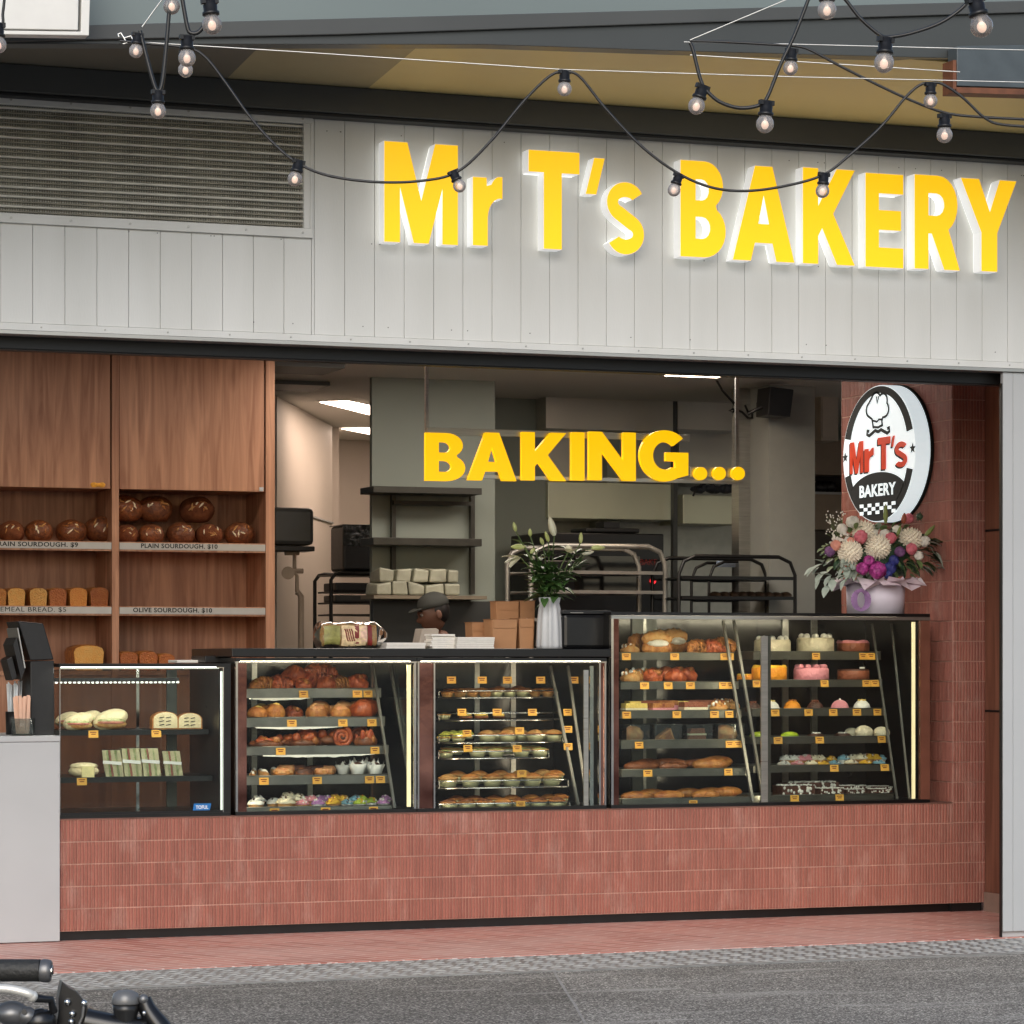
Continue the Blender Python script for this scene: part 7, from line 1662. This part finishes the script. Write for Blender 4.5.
string('festoon string sagging between big bulbs at the top right corner', 7.6,
    [(826, -14), (843, -3), (860, 18), (880, 35), (890, 37), (912, 33), (940, 23), (962, 8), (975, -8)],
    [(827, 10, 19, 0), (884, 63, 20, 4), (981.5, 26, 23, -14, 7.0)], rad=.0048)
string('festoon string running right along the wire to a low bulb', 9.2,
    [(690, 41), (725, 42), (780, 45), (795, 46), (810, 50), (840, 66), (880, 86), (915, 102), (946, 113), (980, 117), (1060, 121)],
    [(790.5, 68, 15, 4), (944.5, 135, 16, 0)])
string('festoon string end with one bulb cut by the left picture edge', 8.4, [(-80, 18), (-40, 24), (-1, 26), (3, 12), (6, -20)], [(-2, 45, 17, 0)])
def wire(label, pts, r=.0016):
    m = MB(); P_ = [at_depth(*p) for p in pts]; m.tube(P_, r, wire_m, 6); return single(m, 'support_wire', label, 'wire', 'catenary wires')
wire('long thin steel wire across the whole shopfront carrying the long festoon', [(122, 41, 9.0), (300, 52, 9.01), (562, 69.5, 9.01), (800, 77, 9.01), (1100, 84, 9.0)])
wire('thin steel wire from the hook to the right picture edge', [(684, 42, 9.2), (786, 44, 9.2), (1100, 52, 9.2)])
wire('short thin wire slanting up right from the hook above the fascia', [(690, 40, 8.7), (795, -4, 8.7), (830, -20, 8.7)])
wire('short thin wire slanting up from the left zigzag string', [(142, 27, 8.05), (166, -6, 8.05)], .002)
wire('dark thin wire on the canopy soffit at the right', [(690, 55, 12.9), (820, 63, 12.9), (960, 72, 12.9)], .0025)
m = MB(); m.tube([at_depth(119, 37, 9.0), at_depth(118, 34, 9.0), at_depth(121, 33, 9.0), at_depth(124, 38, 9.0), at_depth(127, 43, 9.0), at_depth(123, 44, 9.0)], .003, wire_m, 6); m.tube([at_depth(124, 38, 9.0), at_depth(131, 36, 9.0), at_depth(133, 40, 9.0)], .0028, wire_m, 6); single(m, 'wire_clamp', 'small bright wire clamp beside the leftmost festoon bulb', 'clamp')

# ------------------------------------------------------------------ motorcycle parked at the kerb, lower left
dM = 4.4
def am(x, y, dd=0): return at_depth(x / 5.12, 930 + y / 5.12, dM + dd)
gr_ = thing('parked_motorcycle', 'black motorcycle parked in the street, handlebar grip at lower left', 'motorcycle', tuple(at_depth(-230, 1000, dM) * Vector((1, 1, 0)) if False else (at_depth(-230, 1000, dM).x, at_depth(-230, 1000, dM).y, -.012)))
rub = pm('grip_rubber', (40, 40, 38), .55, var=.15, scale=40, bump=.3, bscale=120); bk_ = pm('black_paint_metal', (22, 22, 23), .3, .2, var=.2, coat=.3); grey_m = pm('cast_alloy', (120, 120, 120), .4, .7, var=.15, scale=20); lever_m = pm('silver_lever', (224, 222, 214), .35, .4, var=.05)
g0 = am(-360, 205); g1 = am(205, 207); g2 = am(262, 211)
m = MB(); m.tube([g0, g1], .0165, rub, 18); m.build('handlebar_grip', gr_)
m = MB(); e_ = (g2 - g1).normalized(); m.tube([g1 + e_ * .0005, g1 + e_ * .004, g1 + e_ * .01, g2 - e_ * .002, g2], 1, grey_m, 20, rs=[.0158, .0172, .0172, .0165, .0145]); m.cyl(g2 + e_ * .0002, g2 + e_ * .002, .009, chrome, 16); m.cyl(g2 + e_ * .0022, g2 + e_ * .003, .005, black_pl, 6); m.build('bar_end', gr_)
hb = at_depth(-230, 975, dM)
m = MB(); m.tube(spline([g0, am(-800, 230, .02), am(-1100, 330, .05), at_depth(-230, 1010, dM + .06), am(-1500, 330, .05), am(-1850, 230, .02), am(-2600, 205)]), .011, bk_, 12); m.build('handlebar', gr_)
m = MB(); m.tube([am(-2900, 205), am(-2300, 207)], .0165, rub, 18); m.build('handlebar_grip', gr_)
m = MB(); m.tube(spline([am(-330, 320, -.05), am(-120, 300, -.055), am(40, 300, -.06), am(140, 325, -.06), am(178, 350, -.055)]), 1, lever_m, 10, rs=None) if False else m.tube(spline([am(-330, 320, -.05), am(-120, 300, -.055), am(40, 302, -.06), am(140, 325, -.06), am(165, 340, -.055)]), .0068, lever_m, 10); m.blob(am(165, 340, -.055), .0085, lever_m, 10, 8); m.build('clutch_lever', gr_)
m = MB(); m.blob(am(60, 425, -.02), (.028, .03, .018), grey_m, 14, 10, .15, 30, 1); m.blob(am(140, 440, -.03), (.016, .02, .014), grey_m, 12, 9); m.cyl(am(124, 420, -.05), am(124, 420, -.048), .004, black_pl, 10); m.tube([am(180, 350, -.05), am(260, 355, -.04), am(275, 420, -.03)], .006, bk_, 8); m.blob(am(210, 470, -.03), (.024, .02, .02), bk_, 12, 8); m.build('lever_clamp', gr_)
m = MB(); m.prism([am(300, 350), am(318, 262), am(345, 285), am(390, 310), am(430, 360), am(450, 395), am(590, 452), am(640, 520), am(280, 520), am(300, 420)], (.01 * sT, .035, 0), bk_)
for x, y in ((345, 370), (430, 375), (370, 430), (365, 470)): m.blob(am(x, y, -.004), .0055, chrome, 9, 6)
m.tube([am(430, 378, -.004), am(425, 440, -.004), am(400, 500, -.004)], .003, grey_m, 6); m.build('lever_bracket', gr_, bevel=.002)
rc = am(645, 352); m = MB(); kz = dM / F / 5.12
m.lathe([(.0005, 47 * kz), (40 * kz, 44 * kz), (62 * kz, 30 * kz), (72 * kz, 6 * kz), (75 * kz, -20 * kz), (73 * kz, -26 * kz)], pm('reservoir_cap', (112, 112, 112), .32, .3, var=.1), rc, 24); m.lathe([(70 * kz, -27 * kz), (66 * kz, -60 * kz), (54 * kz, -110 * kz), (45 * kz, -170 * kz)], pm('reservoir_body', (38, 38, 38), .3, var=.2), rc, 24); m.cyl(am(628, 343, -.014), am(628, 343, -.0165), .0016, black_pl, 8); m.build('brake_reservoir', gr_)
m = MB(); m.tube([am(735, 350), am(752, 400), am(775, 440), am(820, 500), am(860, 560)], 1, bk_, 10, rs=[.011, .013, .015, .017, .018]); m.blob(am(735, 355, -.006), .0078, grey_m, 9, 7); m.blob(am(738, 425, -.012), .004, chrome, 8, 6); m.tube([am(440, 470), am(590, 500), am(750, 520)], .02, bk_, 10); m.build('mirror_arm', gr_)
# rest of the machine, below and left of the picture
cx, cy = at_depth(-230, 1000, dM).x, at_depth(-230, 1000, dM).y
fwd = Vector((0, 1, 0))
def L(dx, f, z): return Vector((cx + dx, cy + f, z))
for f, nm in ((.38, 'wheel'), (-1.0, 'wheel')):
    t_ = MB(); pts = [L(0, f + .29 * math.cos(a * math.pi / 16), .29 + .28 * math.sin(a * math.pi / 16)) for a in range(32)]; t_.tube(pts, .055, pm('tyre', (24, 24, 24), .85, bump=.4, bscale=40), 10, closed=True); w_ = t_.build('wheel', gr_)
    r_ = MB(); r_.tube([L(0, f + .22 * math.cos(a * math.pi / 16), .29 + .22 * math.sin(a * math.pi / 16)) for a in range(32)], .018, grey_m, 8, closed=True)
    for k_ in range(5): a = k_ * 1.2566; r_.bar(L(0, f, .29), L(0, f + .21 * math.cos(a), .29 + .21 * math.sin(a)), .03, .03, grey_m, up=(1, 0, 0))
    r_.cyl(L(-.05, f, .29), L(.05, f, .29), .04, grey_m, 14); r_.build('rim', w_)
m = MB()
for dx in (-.1, .1): m.tube([L(dx, .38, .29), L(dx, .1, .92)], .022, chrome, 12)
m.bar(L(-.13, .12, .86), L(.13, .12, .86), .05, .04, bk_); m.build('front_fork', gr_)
m = MB(); m.blob(L(0, -.22, .78), (.14, .26, .13), pm('tank_paint', (20, 20, 24), .2, coat=.8), 18, 12, 0); m.build('fuel_tank', gr_)
m = MB(); m.blob(L(0, -.72, .74), (.13, .34, .06), pm('seat_vinyl', (26, 26, 27), .6), 16, 9); m.build('seat', gr_)
m = MB(); m.tube([L(0, .1, .85), L(0, -.1, .62), L(0, -.6, .6), L(0, -1.0, .7)], .03, bk_, 10); m.tube([L(0, .08, .7), L(0, -.1, .28), L(0, -.55, .25), L(0, -1.0, .29)], .026, bk_, 10); m.build('frame', gr_)
m = MB(); m.blob(L(0, -.3, .42), (.19, .24, .19), grey_m, 14, 10, .1, 14, 2); m.tube([L(.15, -.1, .35), L(.2, -.4, .22), L(.2, -1.2, .3)], .035, chrome, 12); m.tube([L(-.12, -.4, .2), L(-.25, -.42, .005)], .012, bk_, 8); m.build('engine', gr_)
m = MB(); m.blob(L(0, .22, .82), (.09, .07, .09), bk_, 14, 10); m.build('headlight_shell', gr_)
